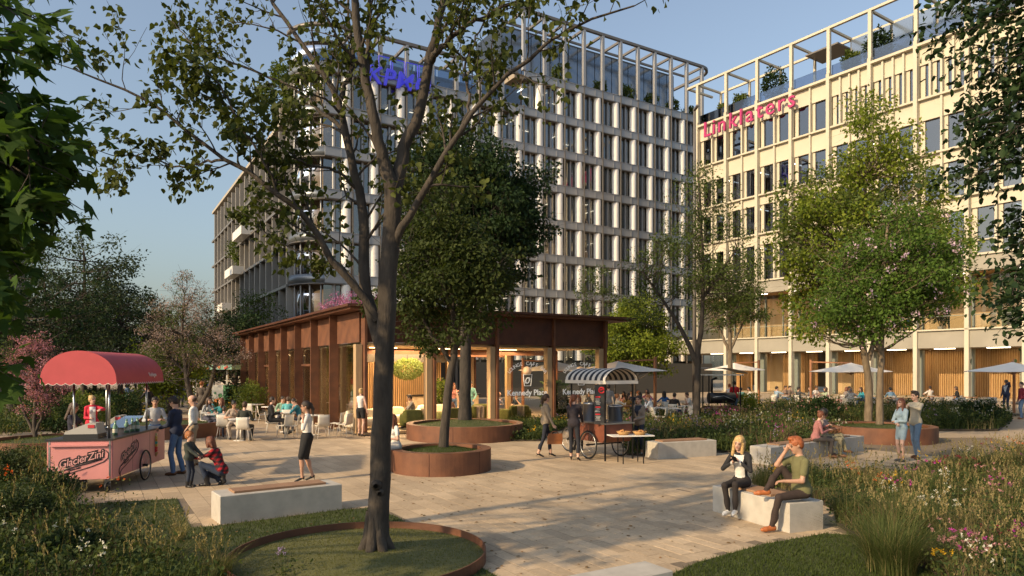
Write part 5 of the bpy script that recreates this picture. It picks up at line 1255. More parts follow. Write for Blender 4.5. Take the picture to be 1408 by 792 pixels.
tree('big green tree with lilac white blossoms growing from the round planter behind the couple', b4, [[(0, 0, -.05, .13), (.02, 0, 1.5, .105), (.08, 0, 3, .09), (.1, 0, 5, .07), (.3, 0, 7, .04)], [(.05, 0, 2.6, .1), (-.8, 0, 4.0, .07), (-1.4, 0, 5.4, .03)]],
     env=[(.3, 0, 5.2, 2.3, 2.0, 1.6), (-.9, 0, 4.0, 1.7, 1.5, 1.2), (1.7, 0, 5.2, 1.3, 1.3, 1.2), (.7, 0, 6.6, 1.4, 1.3, 1.0)], nclump=190, nleaf=140, csize=.58, leaf=.12, shape='dia', lm=leafmat('leaf_lilac_tree', (.05, .10, .018), (.12, .19, .035), .38), bk=BARK_L, seed=34, blossoms=(L_LIL, 75, .07), limb_r=.05)
b5 = XY(1194, 28)
tree('tall yellow green sunlit tree behind the lilac blossomed one', b5, [[(0, 0, 0, .16), (.0, 0, 2, .14), (-.3, 0, 4, .12), (-.3, 0, 7, .1), (0, 0, 12, .03)], [(0, 0, 2.8, .1), (.5, 0, 4.5, .08), (1.0, 0, 6, .04)]],
     env=[(-1.3, 0, 7.6, 2.8, 2.4, 2.3), (.6, 0, 9.4, 2.2, 2.0, 2.2), (1.9, 0, 7.4, 2.1, 1.9, 2.2), (-2.0, 0, 5.2, 1.9, 1.7, 1.7), (0, 0, 11.4, 1.5, 1.4, 1.4), (.1, 0, 12.7, .9, .9, .9), (-2.3, 0, 9.2, 1.3, 1.2, 1.2), (2.8, 0, 6.0, 1.2, 1.2, 1.2)], nclump=330, nleaf=125, csize=.66, leaf=.15, shape='dia', lm=L_YG, lm2=L_MID, mix2=.30, bk=BARK_L, seed=35, limb_r=.06)
b6 = XY(1003, 42)
tree('pale trunked tree in front of the terrace corner', b6, [[(0, 0, 0, .17), (.05, 0, 3, .14), (0, 0, 5, .1), (-.2, 0, 7.5, .04)], [(.05, 0, 3.6, .1), (1, 0, 5.6, .04)], [(.02, 0, 3.4, .1), (-1, 0, 5.8, .04)]],
     env=[(0, 0, 7.2, 2.0, 1.6, 2.2), (-.9, 0, 6.0, 1.3, 1.2, 1.2), (1.2, 0, 6.2, 1.2, 1.2, 1.4)], nclump=80, nleaf=110, csize=.6, leaf=.14, lm=L_OLV, bk=BARK_L, seed=36)
b7 = XY(872, 47)
tree('bright yellow green rounded tree behind the umbrellas', b7, [[(0, 0, 0, .16), (0, 0, 2.5, .13), (0, 0, 5, .05)]],
     env=[(0, 0, 4.6, 2.6, 2.2, 2.0), (-1.5, 0, 4.0, 1.8, 1.6, 1.6), (1.6, 0, 3.8, 1.7, 1.6, 1.7), (.3, 0, 6.3, 1.6, 1.4, 1.2)], nclump=170, nleaf=150, csize=.7, leaf=.18, lm=L_YG, lm2=L_MID, mix2=.15, bk=BARK_D, seed=37)
tree('feathery olive green young tree behind the pavilion roof', XY(818, 50), [[(0, 0, 0, .1), (0, 0, 5, .06), (0, 0, 9, .02)]], env=[(0, 0, 7.6, 1.6, 1.2, 2.4), (-1.2, 0, 6.2, 1.1, 1, 1.2), (1.2, 0, 6.0, 1.1, 1, 1.2)], nclump=55, nleaf=60, csize=.5, leaf=.14, lm=L_OLV, seed=38)
b8 = XY(266, 31)
tree('pale blossomed tree with low forked trunk beside the cafe seating', b8, [[(0, 0, 0, .16), (0, 0, .6, .15), (-.3, 0, 2, .11), (-.5, 0, 4, .07), (-.4, 0, 5.8, .02)], [(.02, 0, .4, .12), (.7, 0, 1.5, .10), (1.0, 0, 2.8, .08), (1.3, 0, 4.6, .02)], [(-.3, 0, 2.2, .06), (-1.4, 0, 3.4, .04), (-2, 0, 4.4, .02)]],
     env=[(-.3, 0, 4.2, 2.0, 1.8, 1.7), (1.2, 0, 3.4, 1.4, 1.3, 1.3), (-1.7, 0, 3.0, 1.3, 1.3, 1.1), (-.2, 0, 5.8, 1.2, 1.2, 1.0)], nclump=170, nleaf=110, csize=.40, leaf=.065, lm=L_PAL, lm2=L_OLV, mix2=.35, bk=BARK_D, seed=39)
tree('pink flowering shrubby tree behind the ice cream cart', XY(48, 21), [[(0, 0, 0, .07), (0, 0, 1, .06), (.1, 0, 2.4, .03)], [(0, 0, .4, .05), (-.5, 0, 1.6, .03), (-.7, 0, 2.6, .02)], [(0, 0, .5, .05), (.5, 0, 1.6, .03), (.7, 0, 2.8, .02)]],
     env=[(0, 0, 2.4, .9, .8, 1.0), (-.4, 0, 3.0, .6, .6, .6), (.4, 0, 1.8, .6, .6, .7), (.1, 0, 1.4, .5, .5, .6)], nclump=90, nleaf=110, csize=.28, leaf=.05, lm=L_PNK, lm2=L_OLV, mix2=.12, bk=BARK_D, seed=40)
tree('magenta redbud in full flower rising behind the pavilion roof', XY(484, 44), [[(0, 0, 0, .14), (0, 0, 3, .1), (0, 0, 6, .04)]], env=[(0, 0, 6.0, 2.0, 1.6, 1.3), (-1.3, 0, 5.4, 1.2, 1.1, 1.0), (2.0, 0, 6.2, 1.8, 1.2, 1.1)], nclump=110, nleaf=110, csize=.45, leaf=.11, lm=L_MAU, bk=BARK_D, seed=41)
bgt = [(115, 46, 13.0, 4.0, 'airy', 'tall airy tree left of the blossom tree, highest crown at left'), (62, 40, 9.0, 3.4, 'dk', 'dark tree behind the pink flowering shrub'), (165, 52, 10.5, 3.8, 'dk', 'dark green tree between the airy tree and the blossom tree'), (205, 60, 8.0, 3.6, 'mid', 'round mid green tree behind the street crowd, left'), (232, 38, 4.2, 1.6, 'yg', 'small yellow green tree behind the two trunks'), (322, 48, 6.8, 2.6, 'dk', 'dark tree behind the green kiosk'), (292, 62, 7.5, 3.6, 'mid', 'mid green tree at the end of the sunlit path'), (350, 62, 9.8, 3.4, 'olv', 'olive tree in front of the grey wing'), (15, 34, 9.5, 3.4, 'dk', 'dark tree partly hidden by the maple leaves'), (130, 70, 11, 5.5, 'dk', 'distant dark tree closing the view at left'), (250, 85, 8.0, 5, 'dk', 'distant tree at the street end, middle'), (330, 95, 8.5, 5, 'mid', 'distant tree at the street end beside the wing')]
for i, (px, y, top, r_, kd, lb) in enumerate(bgt):
    lm = {'dk': L_DK, 'mid': L_MID, 'yg': L_YG, 'olv': L_OLV, 'airy': leafmat('leaf_bluish', (.035, .055, .03), (.075, .10, .055), .25)}[kd]
    tree(lb, XY(px, y), [[(0, 0, 0, .2), (.1, 0, top*.4, .15), (0, 0, top*.8, .05)]], env=[(0, 0, top*.62, r_, r_*.8, top*.34), (-r_*.5, 0, top*.45, r_*.7, r_*.6, top*.25), (r_*.5, 0, top*.48, r_*.7, r_*.6, top*.28)], nclump=105 if kd != 'airy' else 120, nleaf=105 if kd != 'airy' else 85, csize=.85, leaf=.2 if y > 45 else .15, lm=lm, bk=BARK_D, seed=60+i, group='background trees at left')
for i, (px, y, h, r_, lb) in enumerate(((110, 27, 1.7, 1.3, 'rounded green shrub behind the ice cream awning'), (165, 30, 1.6, 1.2, 'green shrub with loose leaves left of the two trunks'), (345, 36, 2.0, 1.0, 'clipped green shrub beside the pavilion left end'), (328, 40, 1.8, 1.2, 'dark shrub behind the green kiosk'), (75, 25, 1.6, 1.1, 'dark shrub under the pink flowering tree'), (1130, 30.5, 1.35, 1.0, 'dark flowering bush in the bed by the yellow green tree'), (1350, 29.5, 1.2, 1.1, 'dark bush with white flowers at the right end of the back bed'), (1022, 36, 1.3, 1.2, 'yellow flowering bush beside the smoker cart'))):
    bushlet(XY(px, y), lb, h, r_, 2200, [L_MID, L_DK, L_MID, L_DK, L_DK, L_DK, L_DK, L_YG][i], 120+i, .11, 'shrub', 'shrub', shape='dia', pot=False, bl={5: fmat('pink'), 6: fmat('white'), 7: fmat('yellow')}.get(i))
# ------------------------------------------------------------------ planting beds: grasses, perennials and flowers
rsb = np.random.RandomState(9)
def bed_fill(poly, z, n_bl, h, mats_mix, flowers, n_fl, near, plume_n=0, plume_h=.9, leafy=0, dens=1.0, wd=.008, seed=1, name='grasses', leafsize=.05, hvar=True):
    rs = np.random.RandomState(seed); 
    p = scatter(poly, n_bl, rs, near=near, dens=dens); p[:, 2] = z
    # clumpy heights: low-frequency field
    fld = .75+.35*np.sin(p[:, 0]*1.7+seed)*np.cos(p[:, 1]*1.3+seed*2)+.2*np.sin(p[:, 0]*4.1-p[:, 1]*3.3)
    hh = h*fld*rs.uniform(.45, 1.1, n_bl)
    cell = np.sin(p[:, 0]*2.3+seed*3)+np.cos(p[:, 1]*1.9+seed)+rs.normal(size=n_bl)*.5
    qs = np.quantile(cell, np.cumsum([m[1] for m in mats_mix])[:-1]) if len(mats_mix) > 1 else []
    mi = np.searchsorted(qs, cell) if len(mats_mix) > 1 else np.zeros(n_bl, int)
    o = link(name, blades('grasses', p, hh, wd*rs.uniform(.6, 1.6, n_bl), rs.uniform(.1, .9, n_bl), [m[0] for m in mats_mix], rs, 3, mi=mi)); tag(o, None, None, None, 'stuff')
    if plume_n:
        q = scatter(poly, plume_n, rs, near=near, dens=dens); hh = plume_h*rs.uniform(.75, 1.15, plume_n); a = rs.uniform(0, 2*pi, plume_n); d = np.stack([np.cos(a), np.sin(a), 0*a], 1)*rs.uniform(.05, .3, plume_n)[:, None]; PS = []; DS = []
        for i in range(18):
            t = 1-.17*i/18; PS.append(q+d*(hh*t*t)[:, None]+np.array([0, 0, 1])*(hh*t)[:, None]+rs.normal(size=q.shape)*.004*sin(pi*(i+1)/20)); DS.append(d*.6+rs.normal(size=q.shape)*.25+np.array([0, 0, .9]))
        link('seed_heads', leaves_mesh('seed_heads', np.vstack(PS), np.vstack(DS), .024, 'dia', G_DRY, rs))['kind'] = 'stuff'
        o = link('seed_stems', blades('seed_stems', q, hh, .004, .15, G_DRY, rs, 3)); o['kind'] = 'stuff'
    if leafy:
        q = scatter(poly, leafy, rs, near=near, dens=dens); q = np.repeat(q, 26, 0)+rs.normal(size=(leafy*26, 3))*np.array([.10, .10, 0]); q[:, 2] = z+np.abs(rs.normal(size=len(q)))*h*.38
        link('leafy_perennials', leaves_mesh('leafy', q, rs.normal(size=q.shape)+np.array([0, 0, .5]), leafsize, 'oval', [G_DEEP, G_GRN], rs, mi=(rs.uniform(size=len(q)) < .35).astype(int)))['kind'] = 'stuff'
    for (c, w_) in flowers:
        n = int(n_fl*w_); nb = max(1, n//9); cen = scatter(poly, nb, rs, near=near, dens=dens); q = np.repeat(cen, 9, 0)[:n]+rs.normal(size=(min(n, nb*9), 3))*.13; n = len(q)
        q[:, 2] = z+h*rs.uniform(.6, 1.15, n)
        PS = np.repeat(q, 9, 0)+rs.normal(size=(n*9, 3))*.011; link('flowers', leaves_mesh('flowers', PS, rs.normal(size=PS.shape)+np.array([0, 0, .6]), .030, 'dia', fmat(c), rs))['kind'] = 'stuff'
        st = q.copy(); st[:, 2] = z; link('flower_stems', blades('stems', st, q[:, 2]-z, .005, .1, G_GRN, rs, 2))['kind'] = 'stuff'
BR_n = gp([(1034, 662), (1100, 655), (1180, 652), (1240, 660), (1300, 645), (1408, 622), (1500, 616), (1560, 792), (1500, 860), (1330, 860), (1300, 800), (1175, 738), (1150, 722), (1146, 700)])
BF_n = gp([(-60, 640), (64, 634), (74, 655), (90, 700), (130, 745), (230, 800), (330, 860), (-60, 860)])
bed_fill(BR_n, .05, 52000, .46, [(G_GRN, .36), (G_DRY, .26), (G_PURP, .08), (G_GRN, .30)], [('magenta', .2), ('orange', .1), ('yellow', .14), ('white', .22), ('crimson', .14), ('pink', .2)], 230, 8, 900, .74, 1300, 1.2, .0075, 1)
bed_fill(BF_n, .05, 30000, .50, [(G_GRN, .4), (G_PURP, .1), (G_DEEP, .4), (G_DRY, .1)], [('red', .12), ('yellow', .1), ('white', .4), ('orange', .1)], 150, 7, 160, .8, 2100, 1.0, .008, 2, leafsize=.055)
bed_fill(BEDM, .05, 30000, .62, [(G_GRN, .45), (G_PURP, .25), (G_DRY, .15), (G_DEEP, .15)], [('lilac', .4), ('magenta', .25), ('yellow', .15), ('white', .2)], 420, 22, 300, .85, 1300, .6, .016, 3, leafsize=.09)
bed_fill(BEDB, .05, 16000, .72, [(G_GRN, .5), (G_DRY, .35), (G_DEEP, .15)], [('magenta', .5), ('white', .3), ('yellow', .2)], 160, 30, 350, .95, 500, .5, .02, 4, leafsize=.11)
bed_fill(BEDC, .05, 12000, .72, [(G_GRN, .5), (G_DEEP, .4), (G_DRY, .1)], [('lilac', .5), ('white', .5)], 160, 28, 120, .95, 700, .5, .02, 5, leafsize=.11)
bed_fill(BEDP, .05, 5000, .38, [(G_DEEP, .5), (G_GRN, .5)], [('lilac', .5), ('yellow', .5)], 70, 24, 20, .5, 500, .5, .014, 6, leafsize=.08)
bed_fill(gp([(-20, 604), (70, 593), (170, 586), (222, 578), (232, 562), (215, 548), (140, 540), (-20, 545)]), .05, 22000, .75, [(G_GRN, .4), (G_DRY, .3), (G_DEEP, .3)], [('yellow', .6), ('orange', .15), ('red', .1), ('white', .15)], 330, 26, 350, 1.0, 1300, .5, .022, 7, leafsize=.11)
bed_fill(BEDK, .05, 6000, .6, [(G_GRN, .5), (G_DRY, .3), (G_PURP, .2)], [('magenta', .5), ('yellow', .5)], 60, 40, 80, .8, 250, .5, .03, 8, leafsize=.12)
# tussocks one can point at
def tussock(loc, h, r, n, label, dry=.25, pl=12, seed=1, w=.007):
    rs = np.random.RandomState(seed); e = empty('ornamental_grass', loc, 0, label, 'ornamental grass')
    a = rs.uniform(0, 2*pi, n); rr = r*np.sqrt(rs.uniform(size=n)); pos = np.stack([rr*np.cos(a), rr*np.sin(a), np.zeros(n)], 1)
    q = link('blades', blades('blades', pos, rs.uniform(.45, 1, n)*h*1.12, w*.85, rs.uniform(.25, 1, n)**.8*1.25, [G_GRN, G_DRY], rs, 5, out=pos, mi=(rs.uniform(size=n) < dry).astype(int)), e)
    if pl:
        PS, DS, base, hh, bd, d = plumes(rs, pl, r, h*1.25, .17, .008, G_DRY); link('seed_heads', leaves_mesh('seed_heads', PS, DS, .03, 'dia', G_DRY, rs), e)
        link('stems', blades('stems', base, hh*.95, .0035, bd, G_DRY, rs, 3, out=base), e)
for i, (px, py, h, r_, n, lb, dr, pl, w) in enumerate((
  (1165, 722, .62, .16, 900, 'green grass tussock right beside the end of the concrete bench', .1, 0, .006), (1225, 790, .85, .26, 1500, 'largest fountain like grass tussock in the right foreground bed', .15, 14, .006),
  (1250, 745, .72, .22, 1100, 'arching grass tussock behind the largest one', .2, 10, .006), (1045, 672, .55, .14, 380, 'golden seed headed grass between the blonde woman and the man', .3, 22, .006),
  (1190, 682, .5, .16, 500, 'grass tussock with pale seed heads left of the couple', .3, 22, .007), (1160, 668, .5, .15, 500, 'grass tussock with pale seed heads behind the red haired man', .35, 22, .007),
  (1330, 655, .62, .2, 700, 'pale seed headed grass right of the couple', .45, 26, .008), (1385, 650, .66, .22, 800, 'bright sunlit tall grass near the right edge', .4, 30, .008),
  (632, 606, .42, .16, 500, 'small green grass tuft between the two round planters', .1, 0, .010), (215, 800, .55, .18, 600, 'seeding grass tuft in front of the dark lawn', .35, 22, .006),
  (150, 775, .5, .2, 700, 'loose grass clump at the lower left corner of the lawn', .25, 14, .006), (300, 812, .45, .16, 420, 'thin seeding grass at the left of the steel tree ring', .4, 18, .006),
  (120, 612, .5, .2, 600, 'grass tuft hanging over the rusty edging behind the cart', .3, 10, .010), (245, 745, .38, .1, 160, 'purple brown feathery grass on the dark lawn', .7, 12, .006))):
    p = G(px, py) if py < 800 else G(px, 800); tussock((p.x, p.y, .04), h, r_, n, lb, dr, pl, 200+i, w)
def flower_clump(loc, label, c, n=40, h=.5, r=.25, seed=1, size=.03):
    n = max(4, int(n*.6)); size *= .8
    rs = np.random.RandomState(seed); e = empty('flowering_plant', loc, 0, label, 'flowering plant')
    a = rs.uniform(0, 2*pi, n); rr = r*np.sqrt(rs.uniform(size=n)); q = np.stack([rr*np.cos(a), rr*np.sin(a), h*rs.uniform(.75, 1.1, n)], 1)
    PS = np.repeat(q, 16, 0)+rs.normal(size=(n*16, 3))*size*.5; link('blossom', leaves_mesh('blossom', PS, rs.normal(size=PS.shape)+np.array([0, 0, .7]), size, 'dia', fmat(c), rs), e)
    st = q*np.array([.6, .6, 0]); link('stem', blades('stem', st, q[:, 2], .005, .12, G_GRN, rs, 3, out=q*np.array([1, 1, 0])), e)
    u = rs.normal(size=(n*14, 3))*np.array([r*.6, r*.6, .0]); u[:, 2] = np.abs(rs.normal(size=n*14))*h*.42; link('foliage', leaves_mesh('foliage', u, rs.normal(size=u.shape)+np.array([0, 0, .4]), .05, 'oval', G_GRN, rs), e)
for i, (px, py, lb, c, n, h, r_) in enumerate(((1345, 800, 'dusty pink flat flower heads in the bottom right corner', 'pink', 60, .42, .36), (1330, 800, 'magenta daisies left of the dusty pink flowers', 'magenta', 14, .5, .2), (1300, 800, 'yellow button flowers at the bottom edge', 'yellow', 12, .35, .2), (1215, 690, 'orange poppies left of the couple', 'orange', 12, .48, .25), (1235, 700, 'magenta phlox in the sunny grass below the couple', 'magenta', 18, .48, .25), (1375, 700, 'bright pink phlox near the right edge', 'magenta', 16, .5, .2), (1310, 672, 'dark crimson knobbed flowers above the grass', 'crimson', 26, .62, .45), (1295, 735, 'white yarrow cluster in the right bed', 'white', 24, .45, .3), (1068, 672, 'yellow rudbeckia behind the red haired man', 'yellow', 26, .42, .2), (88, 655, 'red geraniums beside the ice cream cart wheels', 'red', 10, .45, .3), (165, 700, 'single orange blossoms in the dark left bed', 'orange', 6, .5, .35), (395, 800, 'violet wildflowers in the grass of the tree ring', 'lilac', 8, .32, .15))):
    p = G(px, py); flower_clump((p.x, p.y, .05), lb, c, n, h, r_, 300+i, .026)
for i, (px, py, h, r_, lb) in enumerate(((30, 745, .8, .55, 'dense leafy shrub in the lower left corner'), (70, 705, .75, .5, 'leafy shrub behind the lower left one'), (10, 680, .9, .5, 'leafy shrub below the maple leaves at the left edge'), (95, 790, .55, .4, 'low leafy shrub along the dark lawn'))):
    p = G(px, py); bushlet((p.x, p.y, .04), lb, h, r_, 4200, leafmat('shrub_left', (.026, .042, .018), (.062, .085, .036), .25), 140+i, .045, 'shrub', 'shrub', pot=False)

q = np.vstack([scatter(gp([(700, 800), (560, 720), (480, 650), (700, 640), (1000, 700), (1100, 740), (905, 800)]), 260, rsb), scatter(gp([(100, 702), (243, 687), (262, 727), (470, 702), (600, 742), (690, 800), (120, 800)]), 90, rsb)]); q[:, 2] = .015; q[260:, 2] = .05
o = link('fallen_leaves', leaves_mesh('fallen_leaves', q, rsb.normal(size=q.shape)*np.array([1, 1, .1]), .055, 'oval', leafmat('leaf_fallen', (.10, .07, .02), (.26, .14, .05), .1), rsb, normal_up=4)); tag(o, 'dry fallen leaves scattered on the paving', 'leaves', kind='stuff')
# ------------------------------------------------------------------ ice cream cart
M_PK = mat('pink_paint', (.62, .26, .25), .4, var=.07, vscale=2.5, detail=8); M_AWN = mat('awning_red', (.50, .075, .085), .75, var=.06, vscale=4, bump=.1, bscale=40); M_TOPB = mat('counter_black', (.03, .03, .032), .35); M_TRIM = mat('cream_trim', (.75, .66, .6), .7)
def frame(o, xa, ya):
    return lambda x, y, z=0: Vector(o)+xa*x+ya*y+Z*z
def wheel(name, c, axis, r, w, parent, spokes=14, tm=M_RUBBER):
    a = Vector(axis).normalized(); u = a.cross(Z).normalized(); e = empty(name, c); e.parent = parent
    t = MB(); t.tube([u*(r-w/2)*cos(k*pi/14)+Z*(r-w/2)*sin(k*pi/14) for k in range(29)], w/2, tm, 7, False); t.build('tyre', None, e)
    t = MB(); t.tube([u*(r-w*1.2)*cos(k*pi/12)+Z*(r-w*1.2)*sin(k*pi/12) for k in range(25)], w*.22, M_STEEL, 5, False)
    for k in range(spokes): q = u*cos(2*pi*k/spokes)+Z*sin(2*pi*k/spokes); t.tube([q*.02+a*.02*(-1)**k, q*(r-w*1.2)], .003, M_STEEL, 3)
    t.build('rim', None, e); t = MB(); t.tube([a*-.05, a*.05], .028, M_BLACK, 8); t.build('hub', None, e)
    return e
IO = Vector((-7.86, 13.5, 0)); iy = Vector((-.165, .986, 0)).normalized(); ix = Vector((iy.y, -iy.x, 0)); ICE = empty('ice_cream_cart', IO, 0, 'pink ice cream cart with a red barrel awning and black scripted lettering', 'cart')
I = frame((0, 0, 0), -ix, iy); IW, IL = 1.14, 3.04; riz = atan2(iy.y, iy.x)-pi/2
def ibox(name, x, y, z, sx, sy, sz, m, parent=ICE): q = MB().box((0, 0, 0), (sx, sy, sz), m).build(name, None, parent); q.location = I(x, y, z); q.rotation_euler = (0, 0, riz); return q
ibox('front_panel', IW/2, 0, .665, IW, .04, .75, M_PK); ibox('side_panel', 0, IL/2, .665, .04, IL, .75, M_PK); ibox('side_panel', IW, IL/2, .665, .04, IL, .75, M_PK); ibox('rear_panel', IW/2, IL, .665, IW, .04, .75, M_PK)
ibox('floor_pan', IW/2, IL/2, .31, IW-.06, IL-.06, .04, M_STEEL); ibox('counter', IW/2, IL/2, 1.06, IW+.08, IL+.08, .04, M_TOPB); ibox('handle_rail', IW/2, -.05, .955, IW-.1, .05, .03, M_PK)
for (x, y) in ((.12, .1), (IW-.12, .1), (IW-.15, 1.2)):
    e = wheel('caster', I(x, y, .105), ix, .105, .04, ICE, 6); 
    m = MB(); m.beam(I(x, y, .29), I(x, y, .22), .07, .07, M_STEEL); m.beam(I(x+.035, y, .24), I(x+.035, y, .10), .012, .05, M_STEEL); m.beam(I(x-.035, y, .24), I(x-.035, y, .10), .012, .05, M_STEEL); m.build('fork', None, ICE)
wheel('wheel', I(-.07, 1.62, .335), ix, .335, .035, ICE, 16); wheel('wheel', I(IW+.07, 1.62, .335), ix, .335, .035, ICE, 16)
for (x, y) in ((.10, .14), (IW-.4, .14), (.10, 2.2), (IW-.2, 2.2)):
    MB().tube([I(x, y, 1.08), I(x, y, 2.26)], .021, M_STEEL, 8).build('post', None, ICE)
for y in (1.02, 2.04): ibox('panel_seam', -.0205, y, .665, .003, .006, .74, M_BLACK)
for x in (.03, IW-.03): ibox('corner_trim', x, -.022, .665, .03, .006, .75, M_STEEL)
# awning: barrel vault with gable ends and scalloped valance
def vault(y): return [I(IW/2-.02-.68*cos(t), y, 2.20+.60*sin(t)**.9 if sin(t) > 0 else 2.20) for t in [pi*k/24 for k in range(25)]]
m = MB(); v0, v1 = vault(-.12), vault(2.60); NV = 25
m.add(v0+v1, [(i, i+1, NV+i+1, NV+i) for i in range(24)], M_AWN, True); v0b = [p-Z*.012 for p in v0]; v1b = [p-Z*.012 for p in v1]; m.add(v0b+v1b, [(NV+i, NV+i+1, i+1, i) for i in range(24)], M_AWN, True)
m.build('awning_roof', None, ICE)
for y, dy in ((-.125, -1), (2.605, 1)):
    m = MB(); p = vault(y); m.add(p, [tuple(range(25)) if dy < 0 else tuple(range(25))[::-1]], M_AWN); p2 = [q+iy*dy*-.006 for q in p]; m.add(p2, [tuple(range(25))[::-1] if dy < 0 else tuple(range(25))], M_AWN); m.build('awning_gable', None, ICE)
def valance(a, b, n, nm='valance'):
    m = MB(); d = (b-a); L_ = d.length; d.normalize(); ou = d.cross(Z)
    up = []; lo = []
    for i in range(n*6+1): t = i/(n*6); up.append(a+d*L_*t+Z*.01); lo.append(a+d*L_*t-Z*(.035+.035*abs(sin(pi*i/6))))
    N_ = len(up); m.add(up+lo, [(i, i+1, N_+i+1, N_+i) for i in range(N_-1)], M_AWN); m.tube(lo, .006, M_TRIM, 4, False); m.build(nm, None, ICE)
valance(vault(-.13)[0], vault(-.13)[-1], 9); valance(vault(-.12)[0]+ix*.005, vault(2.6)[0]+ix*.005, 22); valance(vault(-.12)[-1], vault(2.6)[-1], 22)
M_INK = mat('black_ink', (.012, .010, .012), .5)
def script_logo(o, xd, sc):
    """outlined slanted script over a swoosh; o is the centre, xd the reading direction"""
    n = xd.cross(Z); up = (Z+xd*.28).normalized(); xr = (xd+Z*.27).normalized(); up = Vector((0, 0, 1))+xr*0; up = n.cross(xr)*1.0
    up = up if up.z > 0 else -up
    put_text('lettering', 'GlacierZini', .27*sc, M_INK, o+up*.04*sc+n*.002, xr, up, ICE, extrude=.001, bold=.034*sc, shear=.35, spacing=.93)
    put_text('lettering', 'GlacierZini', .27*sc, mat('pink_light', (.66, .33, .32), .5), o+up*.04*sc+n*.004, xr, up, ICE, extrude=.001, bold=-.0, shear=.35, spacing=.93)
    put_text('lettering', 'Classe mini', .07*sc, M_INK, o-up*.155*sc-xr*.22*sc+n*.003, xr, up, ICE, extrude=.001, bold=.002, shear=.35)
    m = MB(); q = lambda x, y: o+xr*x*sc+up*y*sc+n*.004
    m.tube([q(-.62, -.12), q(-.72, -.16), q(-.75, -.24), q(-.70, -.36), q(-.69, -.28), q(-.6, -.235), q(-.3, -.23), q(.2, -.21), q(.52, -.17), q(.66, -.10), q(.70, 0), q(.66, .1)], .010*sc, M_INK, 4)
    m.tube([q(-.60, -.12), q(-.2, -.10), q(.2, -.10), q(.5, -.09)], .016*sc, M_INK, 4)
    m.build('swoosh', None, ICE)
script_logo(I(IW/2-.02, -.024, .65), ix, .74); script_logo(I(-.024, .80, .70), iy, .78)
# painted ice cream
m = MB(); q = lambda y, z: I(-.026, 2.42+y, z)
m.tube([q(.0, .42), q(0, .52)], [.01, .055], mat('cone', (.55, .30, .10), .6), 10)
for k, (z, c) in enumerate(((.56, (.6, .03, .03)), (.62, (.65, .05, .04)), (.68, (.6, .42, .05)), (.74, (.06, .42, .34)), (.80, (.70, .35, .05)), (.86, (.72, .55, .12)), (.93, (.8, .72, .4)))):
    m.tube([q(-.045+.004*k, z), q(.045-.004*k, z)], .035, mat('scoop_%d' % k, c, .5), 8)
m.build('ice_cream_picture', None, ICE)
put_text('lettering', 'Vanhigun', .13, M_TRIM, I(-.142, 1.85, 2.32), iy, (Z*1-ix*.22), ICE, extrude=.002)
# things on the counter
def on(x, y): return IO+I(x, y, 1.08)
def cash(label, x, y, s=1):
    e = empty('cash_register', on(x, y), riz, label, 'cash register'); MB().box((0, 0, .045), (.62*s, .42, .09), M_TOPB).build('drawer', None, e)
    m = MB(); m.extr([(-.30*s, .09), (.30*s, .09), (.27*s, .30), (.12*s, .30), (-.28*s, .14)], (0, -.2, 0), Vector((1, 0, 0)), Z, Vector((0, 1, 0)), .38, mat('register_grey', (.42, .40, .37), .5)); m.build('housing', None, e)
    q = MB().box((0, 0, 0), (.12, .012, .06), mat('red_label', (.5, .03, .04), .5)).build('screen', None, e); q.location = (.19*s, -.207, .24)
cash('grey cash register on the front of the pink cart', IW*.50, .22); cash('small grey register at the far end of the pink cart', IW*.75, 2.5, .6)
M_BOT = mat('green_bottle', (.16, .30, .20), .2); M_LAB = mat('bottle_label', (.6, .6, .5), .6)
for i, (x, y, lb) in enumerate(((.22, .75, 'tall green glass bottle next to the front post'), (.2, 1.30, 'green glass bottle standing alone in the middle'), (.2, 1.62, 'left one of the two green bottles close together'), (.13, 1.72, 'right one of the two green bottles close together'))):
    e = empty('bottle', on(x, y), 0, lb+' on the pink cart', 'bottle'); m = MB(); m.lathe((0, 0, 0), [(.01, 0), (.045, .0), (.048, .17), (.02, .23), (.018, .29), (.0, .29)], M_BOT, 14); m.build('glass', None, e); MB().lathe((0, 0, .05), [(.0488, 0), (.0488, .08)], M_LAB, 14).build('label', None, e)
e = empty('glass_screen', on(.35, 1.2), riz, 'slanted glass screen over the ice cream tubs', 'glass screen'); MB().beam((0, -.1, .12), (0, 1.0, .30), .4, .012, glassmat('screen_glass', (.8, .9, .9))).build('pane', None, e); MB().tube([(0, 0, 0), (0, 0, .14)], .012, M_STEEL).tube([(0, .8, 0), (0, .8, .27)], .012, M_STEEL).build('stand', None, e)

# ------------------------------------------------------------------ coffee cart
KO = Vector((2.46, 18.15, 0)); COF = empty('coffee_cart', KO, 0, 'rust brown coffee cart on bicycle wheels with a black and white striped canopy', 'cart')
Kf = frame((0, 0, 0), B2, A2)
def kbox(name, b, a, z, sb, sa, sz, m, parent=COF): q = MB().box((0, 0, 0), (sb, sa, sz), m).build(name, None, parent); q.location = Kf(b, a, z); q.rotation_euler = (0, 0, rB); return q
M_CARTB = mat('cart_brown', (.13, .042, .025), .45, col2=(.20, .065, .035), vscale=3)
m = MB(); m.extr([(0, .60), (.12, .48), (1.35, .48), (1.65, .80), (1.65, .97), (0, .97)], Kf(0, 0, 0), A2, Z, B2, .95, M_CARTB); m.build('body', None, COF)
kbox('worktop', .475, .82, .99, 1.02, 1.72, .04, M_STEEL)
for b in (-.09, 1.04): wheel('wheel', Kf(b, .62, .39), B2, .39, .045, COF, 18)
wheel('wheel', Kf(.47, 2.3, .37), B2, .37, .042, COF, 18)
